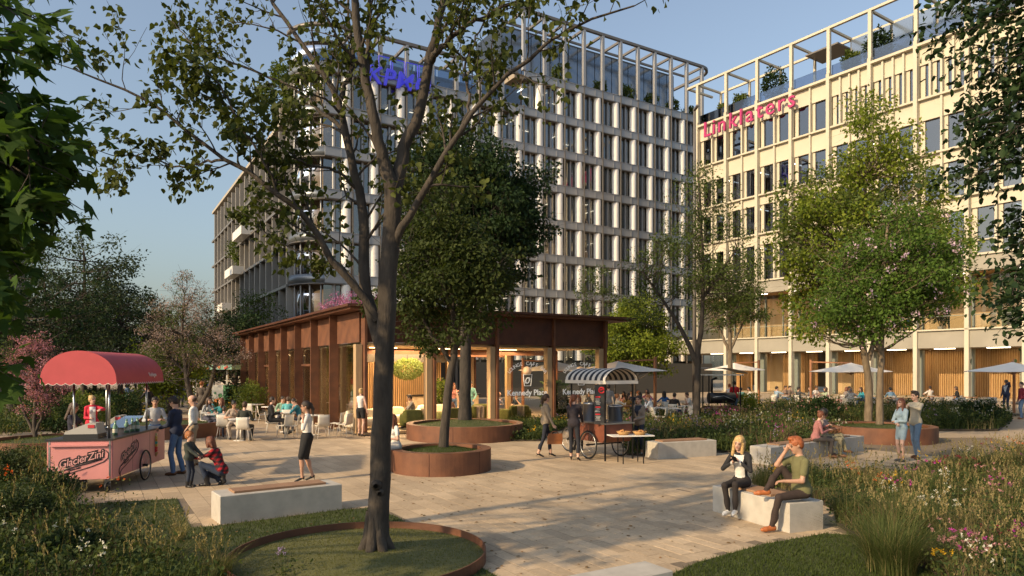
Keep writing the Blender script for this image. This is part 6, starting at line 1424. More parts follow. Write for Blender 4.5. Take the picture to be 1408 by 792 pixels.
m = MB(); m.tube([Kf(.47, 2.3, .37), Kf(.47, 1.9, .75), Kf(.47, 1.5, .7)], .02, M_BLACK); m.tube([Kf(.47, 2.3, .37), Kf(.47, 1.8, .36), Kf(.47, 1.3, .55)], .018, M_BLACK); m.tube([Kf(-.1, .62, .39), Kf(1.05, .62, .39)], .02, M_BLACK); m.tube([Kf(.47, 1.9, .75), Kf(.47, 1.95, .98)], .016, M_BLACK); m.build('bicycle_frame', None, COF); kbox('saddle', .47, 1.95, 1.0, .16, .26, .06, M_BLACK)
for (b, a, z0) in ((0, 0, 0), (.95, 0, 0), (0, 1.5, .97), (.95, 1.5, .97)): MB().beam(Kf(b, a, z0), Kf(b, a, 2.12), .035, .035, M_BLACK, up=A2).build('post', None, COF)
M_STB = mat('stripe_black', (.02, .024, .035), .8); M_STW = mat('stripe_white', (.62, .58, .52), .8)
for k in range(15):
    a0_, a1_ = -.12+k*.12, -.12+(k+1)*.12; P0_ = []; 
    for a in (a0_, a1_):
        for t in range(13): th = pi*t/12; P0_.append(Kf(.475-.56*cos(th), a, 2.12+.34*sin(th)))
    m = MB(); m.add(P0_, [(i, i+1, 13+i+1, 13+i) for i in range(12)], M_STB if k % 2 else M_STW, True); m.add([p-Z*.01 for p in P0_], [(13+i, 13+i+1, i+1, i) for i in range(12)], M_STB if k % 2 else M_STW, True); m.build('canopy_stripe', None, COF)
for b, a, sb_, sa_ in ((-.085, .78, .012, 1.8), (1.035, .78, .012, 1.8), (.475, -.12, 1.12, .012)): kbox('canopy_valance', b, a, 2.09, sb_, sa_, .09, M_STW)
m = MB(); m.tube([Kf(.475-.56*cos(pi*t/12), -.125, 2.12+.34*sin(pi*t/12)) for t in range(13)], .014, M_BLACK, 6); m.build('canopy_hoop', None, COF)
# urns, menu board
for (b, a, r_, h_, lb) in ((.32, .95, .27, .46, 'large shiny steel urn at the back of the coffee cart'), (.72, .45, .20, .40, 'smaller steel container behind the menu board')):
    e = empty('steel_urn', KO+Kf(b, a, 1.01), 0, lb, 'urn'); MB().lathe((0, 0, 0), [(.01, 0), (r_, 0), (r_, h_), (r_+.012, h_), (r_+.012, h_+.025), (r_*.8, h_+.05), (.01, h_+.06)], M_STEEL, 28).build('drum', None, e)
e = empty('menu_board', KO+Kf(-.04, .16, 0), 0, 'tall dark menu board with a red emblem on the coffee cart corner', 'menu board')
q = MB().box((0, 0, 0), (.30, .02, 1.06), mat('board_black', (.022, .022, .024), .6)).build('board', None, e); q.location = (0, 0, 1.50); q.rotation_euler = (0, 0, radians(-8)); 
xd = Vector((cos(radians(-8)), sin(radians(-8)), 0)); nd = xd.cross(Z); M_RED = mat('menu_red', (.6, .02, .03), .6); M_MW = mat('menu_white', (.6, .6, .6), .7)
m = MB(); c = Vector((.04, 0, 1.88))+nd*.013; m.tube([c+xd*(.075*cos(t*.6))+Z*.075*sin(t*.6) for t in range(11)], .022, M_RED, 5); m.tube([c-xd*.05, c+xd*.05+Z*.03], .02, M_RED, 5); m.build('emblem', None, e)
m = MB()
for z in (1.70, 1.43, 1.24): m.box(Vector((-.06, 0, z))+nd*.012, (.13, .002, .028), M_RED, rz=radians(-8))
m.build('heading_bar', None, e)
m = MB(); r_ = random.Random(4)
for z in [1.65-.035*i for i in range(5)]+[1.38-.035*i for i in range(3)]+[1.19-.035*i for i in range(4)]: m.box(Vector((-.07+r_.uniform(-.01, .02), 0, z))+nd*.0115, (.10+r_.uniform(0, .04), .002, .010), M_MW, rz=radians(-8)); m.box(Vector((.11, 0, z))+nd*.0115, (.03, .002, .010), M_MW, rz=radians(-8))
m.build('menu_lines', None, e)['kind'] = 'stuff'
TBL = empty('folding_table', KO+Vector((.62, -.30, 0)), rB*.35, 'narrow white shelf table in front of the coffee cart with bread baskets', 'table')
MB().box((0, 0, .72), (1.12, .5, .025), M_WHITE).build('table_top', None, TBL)
for x, y in ((-.5, -.2), (.5, -.2), (.5, .2), (-.5, .2)): MB().beam((x*.55, y, 0), (x*.55, y, .71), .022, .022, M_BLACK, up=Vector((0, 1, 0))).build('leg', None, TBL)
M_WICK = mat('wicker', (.42, .24, .09), .8, var=.3, vscale=60, bump=.6, bscale=120); M_BREAD = mat('bread', (.50, .24, .08), .6, var=.3, vscale=20)
for i, (x, lb) in enumerate(((-.22, 'left bread basket full of pretzels on the shelf table'), (.20, 'right bread basket full of croissants on the shelf table'))):
    e = empty('bread_basket', KO+Vector((.66+x, -.28, .733)), 0, lb, 'basket'); MB().lathe((0, 0, 0), [(.01, 0), (.12, 0), (.19, .09), (.175, .09), (.11, .012), (.01, .012)], M_WICK, 20).build('basket', None, e)
    m = MB(); r_ = random.Random(i)
    for k in range(12): 
        a_ = r_.uniform(0, 6.28); rr = r_.uniform(0, .11); c = Vector((rr*cos(a_), rr*sin(a_), .06+r_.uniform(0, .05))); d = Vector((cos(a_*3), sin(a_*3), .2))*.05; m.tube([c-d, c, c+d], [.012, .028, .012], M_BREAD, 7)
    m.build('pastry', None, e)['kind'] = 'stuff'
m = MB(); m.lathe((0, 0, 0), [(.01, 0), (.035, 0), (.04, .12), (.01, .12)], glassmat('jar_glass', (.7, .6, .75)), 12); tag(m.build('jar', None, None, KO+Vector((.98, -.18, .735))), 'glass jar at the right end of the shelf table', 'jar')
m = MB(); m.extr([(-.20, 0), (.20, 0), (.19, .20), (.15, .28), (-.15, .28), (-.19, .20)], (0, -.06, 0), Vector((1, 0, 0)), Z, Vector((0, 1, 0)), .12, mat('tan_leather', (.30, .11, .035), .5))
BAG = empty('satchel', (1.02, 18.42, .70), radians(12), 'tan leather satchel in the hand of the woman with the beige jacket', 'bag'); m.build('bag_body', None, BAG)
m = MB(); m.extr([(-.205, .10), (.205, .10), (.195, .29), (-.195, .29)], (0, -.072, 0), Vector((1, 0, 0)), Z, Vector((0, 1, 0)), .014, mat('tan_leather_flap', (.24, .085, .028), .5)); m.build('flap', None, BAG); MB().tube([(-.1, 0, .28), (-.06, 0, .34), (.06, 0, .34), (.1, 0, .28)], .012, mat('tan_leather_flap'), 6).build('handle', None, BAG) if False else MB().tube([(-.1, 0, .28), (-.06, 0, .34), (.06, 0, .34), (.1, 0, .28)], .012, MATS['tan_leather_flap'], 6).build('handle', None, BAG)

# ------------------------------------------------------------------ umbrellas
M_UMB = mat('umbrella_canvas', (.80, .75, .67), .85, var=.04, vscale=3); M_UPOLE = mat('umbrella_pole', (.30, .13, .06), .5)
def umbrella(c, s, zt, label, pole=(1.6, 0), rz=.6):
    e = empty('parasol', c, rz, label, 'parasol', 'cream parasols over the outdoor seating'); h = s/2; n = 8
    for k in range(4):
        m = MB(); vs = [(0, 0, zt)]; 
        for i in range(1, n+1):
            for j in range(n+1):
                t = i/n; a = -1+2*j/n; sag = .05*(1-abs(a))*t*(-1); vs.append((h*t, h*t*a, zt-.48*t**.85+sag*.8))
        fs = [(0, 1+j, 2+j) for j in range(n)]
        for i in range(n-1):
            for j in range(n): b = 1+i*(n+1)+j; fs.append((b, b+n+1, b+n+2, b+1))
        m.add(vs, fs, M_UMB, True); vs2 = [(x, y, z-.01) for x, y, z in vs]; m.add(vs2, [f[::-1] for f in fs], M_UMB, True); o = m.build('canopy_panel', None, e); o.rotation_euler = (0, 0, k*pi/2)
    for k in range(4):
        a = pi/4+k*pi/2; MB().beam((0, 0, zt-.12), (h*1.38*cos(a), h*1.38*sin(a), zt-.50), .035, .035, M_UPOLE).build('rib', None, e)
        MB().beam((0, 0, zt-.62), (h*.7*cos(a), h*.7*sin(a), zt-.34), .028, .028, M_UPOLE).build('strut', None, e)
    MB().tube([(0, 0, zt-.66), (0, 0, zt+.04)], .04, M_UPOLE, 8).build('hub', None, e)
    px_, py_ = pole; MB().beam((px_, py_, 0), (px_, py_, zt+.18), .11, .11, M_UPOLE, up=Vector((1, 0, 0))).build('pole', None, e); MB().beam((px_, py_, zt+.05), (0, 0, zt-.02), .07, .07, M_UPOLE).build('arm', None, e) if zt else None
    MB().box((px_, py_, .06), (.8, .8, .08), M_ALUD).build('base', None, e)
for (px, y, s, zt, pl, rz, lb) in ((850, 33, 3.3, 2.83, (1.35, -1.1), .55, 'cream parasol with timber pole behind the coffee cart canopy'), (1010, 46, 2.8, 2.85, (1.3, -.9), .5, 'small cream parasol in front of the restaurant corner'), (1170, 37, 3.1, 2.78, (.0, 2.2), .7, 'cream parasol over the tables left of the two trunks'), (1392, 35, 3.2, 2.8, (1.9, .6), .6, 'cream parasol cut off by the right edge'), (765, 37, 3.0, 2.85, (-1.5, 1.0), .5, 'cream parasol seen through the cafe windows')):
    umbrella(XY(px, y), s, zt, lb, pl, rz)

# ------------------------------------------------------------------ chairs and tables
M_CH = mat('chair_white', (.58, .54, .47), .5); M_CHG = mat('chair_wicker', (.34, .31, .27), .8, var=.2, vscale=40, bump=.4, bscale=80); M_TB = mat('table_white', (.66, .62, .56), .4)
def chair_proto(mt, kind):
    e = empty('chair', (0, 0, -50), 0, 'x', 'chair'); m = MB(); n = 6; vs = []; cols = 7
    prof = [(.23, .43), (.20, .455), (.05, .44), (-.12, .435), (-.19, .47), (-.215, .60), (-.235, .72), (-.25, .84)] if kind == 'shell' else [(.25, .42), (.2, .44), (0, .42), (-.16, .44), (-.24, .56), (-.27, .68), (-.29, .78)]
    wd = .22 if kind == 'shell' else .27; cv = .015 if kind == 'shell' else .10
    for (x, z) in prof:
        for j in range(cols): t = -1+2*j/(cols-1); up = z > .5; vs.append((x+(cv*t*t*1.6 if up else 0), wd*t*(.92 if up else 1), z+(cv*t*t if not up else 0)))
    fs = [(i*cols+j, i*cols+j+1, (i+1)*cols+j+1, (i+1)*cols+j) for i in range(len(prof)-1) for j in range(cols-1)]
    m.add(vs, fs, mt, True); o = m.build('seat', None, e); md = o.modifiers.new('t', 'SOLIDIFY'); md.thickness = .014
    dg = bpy.context.evaluated_depsgraph_get(); me_ = bpy.data.meshes.new_from_object(o.evaluated_get(dg)); o.modifiers.clear(); o.data = me_
    for sx, sy in ((1, 1), (1, -1), (-1, 1), (-1, -1)): MB().tube([(sx*.15, sy*.15, .43), (sx*.21, sy*.21, .01)], .011, mt, 5).build('leg', None, e)
    return e
CHP = chair_proto(M_CH, 'shell'); CHW = chair_proto(M_CHG, 'tub'); USED = set()
def chair(loc, face, label, kind='shell', group='white chairs at the outdoor tables'):
    p = CHP if kind == 'shell' else CHW; rz = radians(face); loc = (loc[0], loc[1], 0)
    if kind not in USED: USED.add(kind); p.location = loc; p.rotation_euler = (0, 0, rz); p['label'] = label; p['group'] = group; return p
    return copy_tree(p, None, loc, rz, label, group)
TP = {}
def table(loc, label, kind='square', rz=.5, group='white tables on the terrace'):
    loc = (loc[0], loc[1], 0)
    if kind in TP: return copy_tree(TP[kind], None, loc, rz, label, group)
    e = empty('cafe_table', loc, rz, label, 'table', group); TP[kind] = e
    if kind == 'square': MB().box((0, 0, .735), (.75, .75, .025), M_TB).build('table_top', None, e)
    elif kind == 'round': MB().lathe((0, 0, .72), [(.01, 0), (.40, 0), (.40, .025), (.01, .025)], M_TB, 24).build('table_top', None, e)
    else: MB().box((0, 0, .735), (1.5, .75, .03), M_UPOLE).build('table_top', None, e)
    if kind == 'long':
        for x, y in ((-.65, -.3), (.65, -.3), (.65, .3), (-.65, .3)): MB().beam((x, y, 0), (x, y, .72), .04, .04, M_UPOLE, up=Vector((1, 0, 0))).build('leg', None, e)
    else: MB().tube([(0, 0, .02), (0, 0, .73)], .03, M_TB, 8).build('leg', None, e); MB().lathe((0, 0, 0), [(.01, .0), (.24, .0), (.24, .012), (.01, .03)], M_TB, 20).build('foot', None, e)
    return e
# ------------------------------------------------------------------ green kiosk and smoker cart
e = empty('market_kiosk', XY(307, 44), -.1, 'green and white market kiosk with a fruit painted sign on the sunlit path', 'kiosk')
M_KG = mat('kiosk_green', (.06, .22, .09), .6); M_KW = mat('kiosk_white', (.62, .60, .54), .6); M_KO = mat('kiosk_orange', (.7, .22, .06), .6); M_KM = mat('kiosk_mint', (.25, .45, .36), .6)
MB().box((-.2, 0, .75), (.75, .7, 1.3), M_KW).build('counter', None, e); MB().box((.4, 0, .75), (.45, .7, 1.3), M_KG).build('cabinet', None, e); MB().box((1.2, .1, .45), (1.1, .5, .5), M_KW).build('bench_box', None, e)
MB().box((0, 0, 2.55), (1.75, 1.2, .30), M_KM).build('sign_board', None, e)
for x in (-.65, .32): MB().box((x, -.1, 1.75), (.10, .10, 1.3), M_KW).build('post', None, e)
m = MB()
for x, z, r_, mt in ((-.7, 2.5, .10, M_KO), (.05, 2.55, .10, M_KO), (.45, 2.5, .08, mat('kiosk_red', (.6, .08, .05), .6)), (.58, 2.58, .07, MATS['kiosk_red']), (-.3, .4, .13, M_KO), (-.1, .5, .1, M_KO), (-.35, .9, .08, M_KG), (.0, .75, .14, M_KG)):
    y = -.61 if z > 2 else -.355; m.lathe((0, 0, 0), [(.001, 0)], mt, 3) if False else m.tube([(x, y, z), (x, y-.012, z)], r_, mt, 10)
m.build('painted_fruit', None, e); m = MB()
for k in range(9): m.tube([(1.0+.1*(k % 3)-.3+.13*k*.5, -.16, .3+.05*(k % 4)), (1.02+.13*k*.5-.3, -.165, .5)], .03, M_KG, 5)
m.build('painted_leaves', None, e)
e = empty('smoker_cart', XY(992, 34), .1, 'black barrel smoker under a white framed canopy by the restaurant corner', 'smoker cart')
m = MB(); m.tube([(-.65, 0, 1.0), (.65, 0, 1.0)], .27, mat('smoker_black', (.03, .03, .033), .35, metal=.6), 20, True, True); m.build('barrel', None, e); m = MB(); m.tube([(-.55, -.28, 1.05), (.0, -.30, 1.12), (.55, -.28, .9)], .018, M_STEEL, 6); m.build('handle', None, e)
for x, y in ((-.8, -.4), (.8, -.4), (.8, .4), (-.8, .4)): MB().beam((x, y, 0), (x, y, 2.15), .05, .05, M_BLACK, up=Vector((1, 0, 0))).build('post', None, e)
for y in (-.4, .4): MB().beam((-1.0, y, 2.15), (.95, y, 2.15), .08, .06, M_WHITE).build('canopy_beam', None, e)
m = MB(); vs = []
for k in range(9): x = -1.1+2.2*k/8; z = 2.5-.26*((k-3)/5)**2*(1 if k > 3 else .2); vs += [(x, -.6, z), (x, .6, z)]
m.add(vs, [(2*k, 2*k+2, 2*k+3, 2*k+1) for k in range(8)], M_UMB, True); m.add([(x, y, z-.02) for x, y, z in vs], [(2*k+1, 2*k+3, 2*k+2, 2*k) for k in range(8)], M_UMB, True); m.build('canopy', None, e)
MB().box((0, 0, .55), (1.5, .7, .12), M_CARTB).build('firebox_shelf', None, e); MB().tube([(-.45, .1, 1.2), (-.45, .1, 1.9), (-.2, .1, 2.0)], .06, M_BLACK, 8).build('chimney', None, e)
for i, (px, w_, lb) in enumerate(((978, .9, 'left corten box planter under the smoker cart'), (1011, .95, 'right corten box planter beside the red shirted man'))):
    q = MB().box((0, 0, .28), (w_, .7, .56), M_CORT).build('box_planter', None, None, XY(px, 33), .05); tag(q, lb, 'planter')
MB().tube([(0, 0, 3.3), (0, 0, 4.9)], .03, M_BLACK, 6).build('rod', None, PAV, KP*0+L(12.3, .2, -2.9))
# lamp posts
for px, y, h, lb in ((955, 36, 16, 'tall slim grey pole beside the slender tree'), (259, 48, 5.5, 'thin dark lamp post by the sunlit path')):
    e = empty('lamp_post', XY(px, y), 0, lb, 'lamp post'); MB().tube([(0, 0, 0), (0, 0, h)], [.12 if h > 9 else .06, .07 if h > 9 else .04], M_ALUD, 10).build('pole', None, e); MB().box((0, -.3, h), (.14, .7, .08), M_ALUD).build('lamp_head', None, e)
# ------------------------------------------------------------------ people
NV_ = .0115; MV_ = .016; FV_ = .024
suit = dict(jacket=1, vneck=.30); shirt = dict(sleeve='roll', belt=1); shirtL = dict(belt=1); tee = dict(sleeve='short', untuck=1); knit = dict(untuck=1)
f_top = dict(fem=1, hair='long'); f_tee = dict(fem=1, hair='long', sleeve='short'); f_bob = dict(fem=1, hair='bob'); f_pony = dict(fem=1, hair='pony'); f_bun = dict(fem=1, hair='bun', sleeve='short'); f_dress = dict(fem=1, hair='long', leg='dress', len=.7, sleeve='short')
NAVY = (.02, .028, .06); BLK = (.012, .012, .014); JEAN = (.07, .12, .22); JEAN2 = (.035, .05, .09); BEIGE = (.36, .28, .19); WHT = (.66, .64, .60); TEAL = (.035, .16, .18); GREY = (.22, .21, .2); PINK = (.46, .19, .17); KHAKI = (.25, .22, .14); DGREY = (.06, .06, .06); BRN = (.14, .06, .025); AQUA = (.16, .36, .34)
def gnd(px, py): p = G(px, py); return (p.x, p.y, 0)
# --- at the ice cream cart
person('man in a navy blazer and jeans looking down at the pink cart', gnd(243, 653), 178, dict(feet=((.02, .11, .085), (-.08, -.12, .085)), hands=((.33, .07, 1.06), (.33, -.07, 1.08)), hpitch=.45, lean=.06), dict(suit, hair='quiff'), 1.80, NV_, 'light', 'dark', NAVY, WHT, (.10, .17, .30), BRN)
person('balding man in white shirt and beige trousers behind the navy blazer', gnd(266, 641), 196, dict(feet=((0, .11, .085), (-.05, -.12, .085)), hands=((.12, .22, .93), (.06, -.24, .86)), hpitch=.35), dict(shirt, hair='balding'), 1.78, NV_, 'light', 'brown', WHT, WHT, BEIGE, BRN)
person('small child in a dark hooded jacket holding the crouching woman by the hand', gnd(260, 670), -8, dict(feet=((0, .10, .085), (.0, -.10, .085)), hands=((.48, .10, .98), (.46, -.12, 1.0)), head=(.03, 0, .19), hpitch=.1), dict(jacket=1, bulk=.02, slim=0, boot=1, hs=1.38), 1.10, NV_, 'light', 'ginger', (.035, .045, .04), WHT, (.02, .03, .055), BLK)
# plaid
mp = bpy.data.materials.new('red_plaid'); mp.use_nodes = True; nt = mp.node_tree; N = nt.nodes; tc = N.new('ShaderNodeTexCoord'); b_ = N['Principled BSDF']; b_.inputs['Roughness'].default_value = .9
mixp = None
for ax, sc_ in (('x', 26), ('z', 26)):
    w = N.new('ShaderNodeTexWave'); w.bands_direction = 'DIAGONAL' if ax == 'x' else 'Z'; w.inputs['Scale'].default_value = 3.2; lnk(nt, tc.outputs['Object'], w.inputs['Vector']); r = N.new('ShaderNodeValToRGB'); r.color_ramp.interpolation = 'CONSTANT'; r.color_ramp.elements[0].color = (0, 0, 0, 1); r.color_ramp.elements[1].position = .5; r.color_ramp.elements[1].color = (1, 1, 1, 1); lnk(nt, w.outputs['Fac'], r.inputs[0])
    if mixp is None: mixp = r
    else:
        a_ = N.new('ShaderNodeMath'); a_.operation = 'ADD'; lnk(nt, mixp.outputs[0], a_.inputs[0]); lnk(nt, r.outputs[0], a_.inputs[1]); d_ = N.new('ShaderNodeMath'); d_.operation = 'DIVIDE'; d_.inputs[1].default_value = 2; lnk(nt, a_.outputs[0], d_.inputs[0])
        cr = N.new('ShaderNodeValToRGB'); cr.color_ramp.interpolation = 'CONSTANT'; E = cr.color_ramp.elements; E[0].color = (.42, .012, .02, 1); E[1].position = .75; E[1].color = (.01, .01, .015, 1); q = E.new(.3); q.color = (.10, .008, .012, 1); lnk(nt, d_.outputs[0], cr.inputs[0]); lnk(nt, cr.outputs[0], b_.inputs['Base Color'])
person('crouching woman in a red and black plaid shirt facing the child', gnd(298, 668), 176, dict(pelvis=(-.12, 0, .34), feet=((.16, .10, .085), (-.10, -.10, .12)), kpole=((1, .2, .8), (1, -.1, .25)), fslope=(0, .6), lean=.38, hands=((.52, .06, .62), (.50, -.08, .64)), hpitch=-.2), dict(fem=1, hair='bob', untuck=1, boot=1), 1.68, NV_, 'light', 'auburn', (.3, .02, .02), WHT, (.018, .03, .06), BLK, topmat=mp)
person('blonde vendor in a red jacket behind the ice cream cart', XY(127, 19.2), -55, dict(hands=((.48, .16, 1.36), (.24, -.06, 1.12)), hyaw=.5), dict(fem=1, hair='bun', sleeve='long', jacket=1, openj=.075), 1.70, NV_, 'light', 'blond', (.50, .02, .045), WHT, JEAN, BLK)
person('long haired woman in a dark top at the left side of the pink cart', XY(100, 15.9), 10, dict(hands=((.35, .12, 1.0), (.33, -.14, 1.0)), hpitch=.3), dict(fem=1, hair='long', sleeve='short'), 1.66, NV_, 'tan', 'brown', (.02, .02, .035), WHT, JEAN2, BLK)
person('man in a pale grey shirt sitting behind the far end of the pink cart', XY(213, 18.6, .32), -60, SI, dict(sleeve='roll'), 1.78, NV_, 'tan', 'dark', (.36, .37, .38), WHT, JEAN, BRN)
person('man in a black pullover on the edge of the sunlit path', XY(206, 31, .35), 160, SI2, dict(knit), 1.76, MV_, 'light', 'dark', BLK, WHT, DGREY, BLK)
person('man in a grey brown suit seen from behind at the blossom tree', gnd(277, 578), 80, ST, dict(suit, vneck=0), 1.86, MV_, 'light', 'ginger', (.09, .075, .065), WHT, (.05, .045, .04), BLK)
# --- middle
person('woman in a white blouse and black pencil skirt walking with a hand to her ear', gnd(422, 662), 196, dict(feet=((.10, .06, .085), (-.12, -.06, .09)), pelvis=(0, 0, .955), hands=((.08, .17, 1.43), (-.02, -.27, .90)), epole=((.5, .5, -1), (-1, -.4, 0)), hpitch=.12), dict(fem=1, hair='pony', leg='skirt', len=.93, sleeve='roll', shoe='heel'), 1.70, NV_, 'tan', 'dark', WHT, WHT, BLK, BLK)
person('woman in a white sleeveless top and black shorts by the cafe window', gnd(496, 601), 75, ST2, dict(fem=1, hair='bun', sleeve='none', leg='shorts', shoe='heel'), 1.70, MV_, 'light', 'blond', WHT, WHT, BLK, BLK)
person('woman with long brown hair sitting on the round planter behind the big trunk', (PC1[0]-1.07, PC1[1]-.15, .07), 215, SI, dict(f_tee, leg='skirt', len=.95), 1.68, MV_, 'light', 'auburn', WHT, WHT, (.5, .48, .45), BLK)
# --- coffee cart
w1 = person('woman in a beige jacket and navy trousers walking past with a satchel', gnd(750, 629), 8, dict(feet=((.16, .07, .085), (-.22, -.07, .10)), hands=((.10, .25, .92), (.20, -.24, .88)), hyaw=.3), dict(fem=1, hair='pony', jacket=1, crop=1, slim=1, shoe='heel'), 1.70, NV_, 'light', 'brown', (.30, .235, .165), WHT, (.015, .018, .03), BLK)
wp = wpt(w1, (.22, -.24, .78)); BAG.location = (wp.x, wp.y-.02, wp.z-.36)
person('woman with a ponytail in a black jacket seen from behind at the coffee cart', gnd(789, 634), 72, dict(feet=((.10, .10, .085), (-.06, -.13, .085)), hands=((.34, .16, 1.05), (.34, -.16, 1.05)), hyaw=-.5), dict(fem=1, hair='pony', jacket=1, crop=1, slim=1, shoe='heel'), 1.72, NV_, 'light', 'auburn', (.022, .018, .025), WHT, (.016, .018, .026), BLK)
person('red haired woman behind the steel urn', XY(795, 20.7), -100, ST3, dict(fem=1, hair='bob'), 1.66, MV_, 'light', 'red', (.2, .15, .12), WHT, BLK, BLK)
person('vendor in a taupe coat beside the bread baskets', gnd(879, 625), 228, dict(hands=((.28, .08, 1.08), (.26, -.10, 1.06)), feet=((.04, .12, .085), (-.04, -.1, .085))), dict(fem=1, hair='bun', jacket=1, bulk=.012, untuck=1, vneck=.26, vtag=3, crop=1, slim=1), 1.68, NV_, 'light', 'dark', (.22, .18, .145), WHT, (.02, .025, .045), (.5, .5, .5))
# --- right foreground
person('blonde woman in a white top and black cardigan looking at her phone on the bench', (3.84, 11.50, .035), -128, dict(pelvis=(0, 0, .56), feet=((.42, .04, .13), (.36, -.10, .10)), kpole=((.4, .0, 1), (.4, -.1, 1)), lean=.14, hands=((.26, .04, .93), (.27, -.06, .90)), epole=((-.5, .8, -.4), (-.5, -.8, -.4)), hpitch=.12, hroll=-.18), dict(fem=1, hair='long', openj=.085, slim=1), 1.70, NV_, 'light', 'blond', (.016, .016, .018), WHT, (.02, .015, .014), (.7, .68, .64))
rm = person('red haired man in an olive t-shirt resting his forehead on his hand on the bench', (4.40, 10.42, .035), 186, dict(pelvis=(0, 0, .56), feet=((.52, .10, .07), (.50, -.12, .55)), kpole=((.6, .2, 1), (.15, -.2, 1)), lean=.10, hands=((.36, .16, .72), (.22, -.07, 1.13)), epole=((-1, .3, -.3), (.9, -.3, -1)), hpitch=.22, hyaw=-.1), dict(sleeve='short', untuck=1, hair='quiff', slim=1), 1.80, NV_, 'tan', 'red', (.13, .125, .055), WHT, (.035, .022, .018), (.36, .11, .03))
ph = MB().box((0, 0, 0), (.07, .012, .14), M_BLACK).build('phone', None, None, (3.62, 11.18, .98)); ph.rotation_euler = (radians(50), 0, radians(-38)); tag(ph, 'black phone in the hands of the blonde woman', 'phone')
person('woman in a pale blue denim dress with folded arms in front of her partner', gnd(1240, 635), 196, dict(feet=((.05, .10, .085), (-.05, -.10, .085)), hands=((.17, -.03, 1.12), (.20, .03, 1.07)), epole=((-.1, 1, -.5), (-.1, -1, -.5)), hyaw=.1), dict(fem=1, hair='long', leg='dress', len=.55, sleeve='long', bulk=.018), 1.67, NV_, 'light', 'auburn', (.28, .37, .42), WHT, (.2, .3, .4), DGREY)
person('man in a beige sweater and jeans embracing the woman from behind', gnd(1259, 631), 198, dict(feet=((.02, .11, .085), (-.16, -.10, .085)), hands=((.28, .08, 1.38), (.14, -.10, 1.34)), epole=((-.2, 1, -.3), (-1, -1, 0)), hpitch=.12), dict(knit, hair='quiff'), 1.84, NV_, 'light', 'dark', (.38, .34, .26), WHT, (.14, .21, .30), BRN)
person('woman in a dusty pink blouse on the long bench with her back to the planting', XY(1121, 18.9, .02), -12, dict(pelvis=(0, 0, .56), feet=((.44, .10, .12), (.40, -.08, .085)), kpole=((.3, .1, 1), (.3, -.1, 1)), hands=((.38, .1, .92), (.34, -.1, .80)), lean=.2, hyaw=.4), dict(fem=1, hair='bun', untuck=1), 1.66, NV_, 'light', 'auburn', (.36, .15, .14), WHT, (.06, .05, .045), BRN)
person('woman with short black curls and khaki trousers on the long bench', XY(1134, 19.25, .02), -32, dict(pelvis=(0, 0, .56), feet=((.55, .02, .20), (.42, -.10, .085)), kpole=((.3, .1, 1), (.3, -.1, 1)), hands=((.34, .1, .82), (.30, -.12, .80)), lean=-.05, hyaw=.9), dict(fem=1, hair='afro', sleeve='short'), 1.68, NV_, 'brown', 'black', (.26, .2, .18), WHT, KHAKI, BRN)
person('man in a dark navy suit holding his chin near the right edge', gnd(1384, 567), 200, dict(hands=((.24, .08, 1.44), (.05, -.24, .9)), hpitch=.3), dict(suit), 1.82, MV_, 'brown', 'black', NAVY, (.4, .45, .5), NAVY, BLK)
person('man in a dark red sweater and jeans cut by the right edge', XY(1405, 33.5), 170, ST2, dict(knit), 1.80, MV_, 'light', 'dark', (.18, .015, .03), WHT, JEAN, BRN)
# --- seated at tables: chair, then the person on it
def seated(px, y, face, label, o, pose=SI, chairlabel=None, ck='shell', z=0, vox=FV_, **k):
    p = XY(px, y); d = Vector((cos(radians(face)), sin(radians(face)), 0))
    if ck: c_ = chair(p, face, chairlabel or ' '.join(('chair under the '+label.replace('seated ', '', 1)).split()[:16]), ck)
    return person(label, (p.x-d.x*.04, p.y-d.y*.04, z), face, pose, o, vox=vox, **k)
LEFT = [
 (336, 23.0, 95, 'man in a black shirt seated with his back turned in the nearest white chair', dict(sleeve='long', untuck=1), SI, dict(top=(.025, .028, .022), hair='brown', bottom=BLK, vox=MV_)),
 (321, 24.0, -60, 'dark haired woman in a taupe top across from the black shirted man', dict(f_bun), SI2, dict(top=(.35, .28, .22), hair='black', skin='tan', bottom=(.4, .35, .3), vox=MV_)),
 (286, 26.6, -40, 'woman in light grey at the left end of the first tables', dict(f_top), SI, dict(top=(.34, .34, .33), hair='brown', vox=MV_)),
 (293, 27.4, -140, 'dark haired man in teal behind the woman with long hair', dict(knit), SI2, dict(top=TEAL, hair='black')),
 (303, 25.6, -110, 'woman in a deep teal top with long auburn hair', dict(f_top), SI3, dict(top=(.02, .15, .16), hair='auburn', vox=MV_)),
 (308, 24.2, 100, 'boy in grey seated with his back turned', dict(untuck=1), SI, dict(top=(.3, .3, .28), hair='brown', h=1.45)),
 (374, 25.6, 15, 'man in a black suit leaning back on his white chair', dict(suit), dict(SI, lean=.05, feet=((.55, .1, .1), (.48, -.1, .085))), dict(top=BLK, hair='dark', bottom=BLK, h=1.82, vox=MV_)),
 (388, 28.0, -60, 'man in a mint shirt at the cafe front table', dict(shirt), SI2, dict(top=(.24, .38, .26), hair='dark')),
 (396, 27.3, 100, 'person in a turquoise shirt with the back turned', dict(shirtL), SI, dict(top=(.10, .36, .38), hair='brown')),
 (412, 26.6, 190, 'man in a petrol blue shirt bending to the table', dict(shirt), dict(SI2, lean=.35), dict(top=(.02, .14, .19), hair='dark', vox=MV_)),
]
for (px, y, f, lb, o, ps, kw) in LEFT: seated(px, y, f, lb, o, ps, **kw)
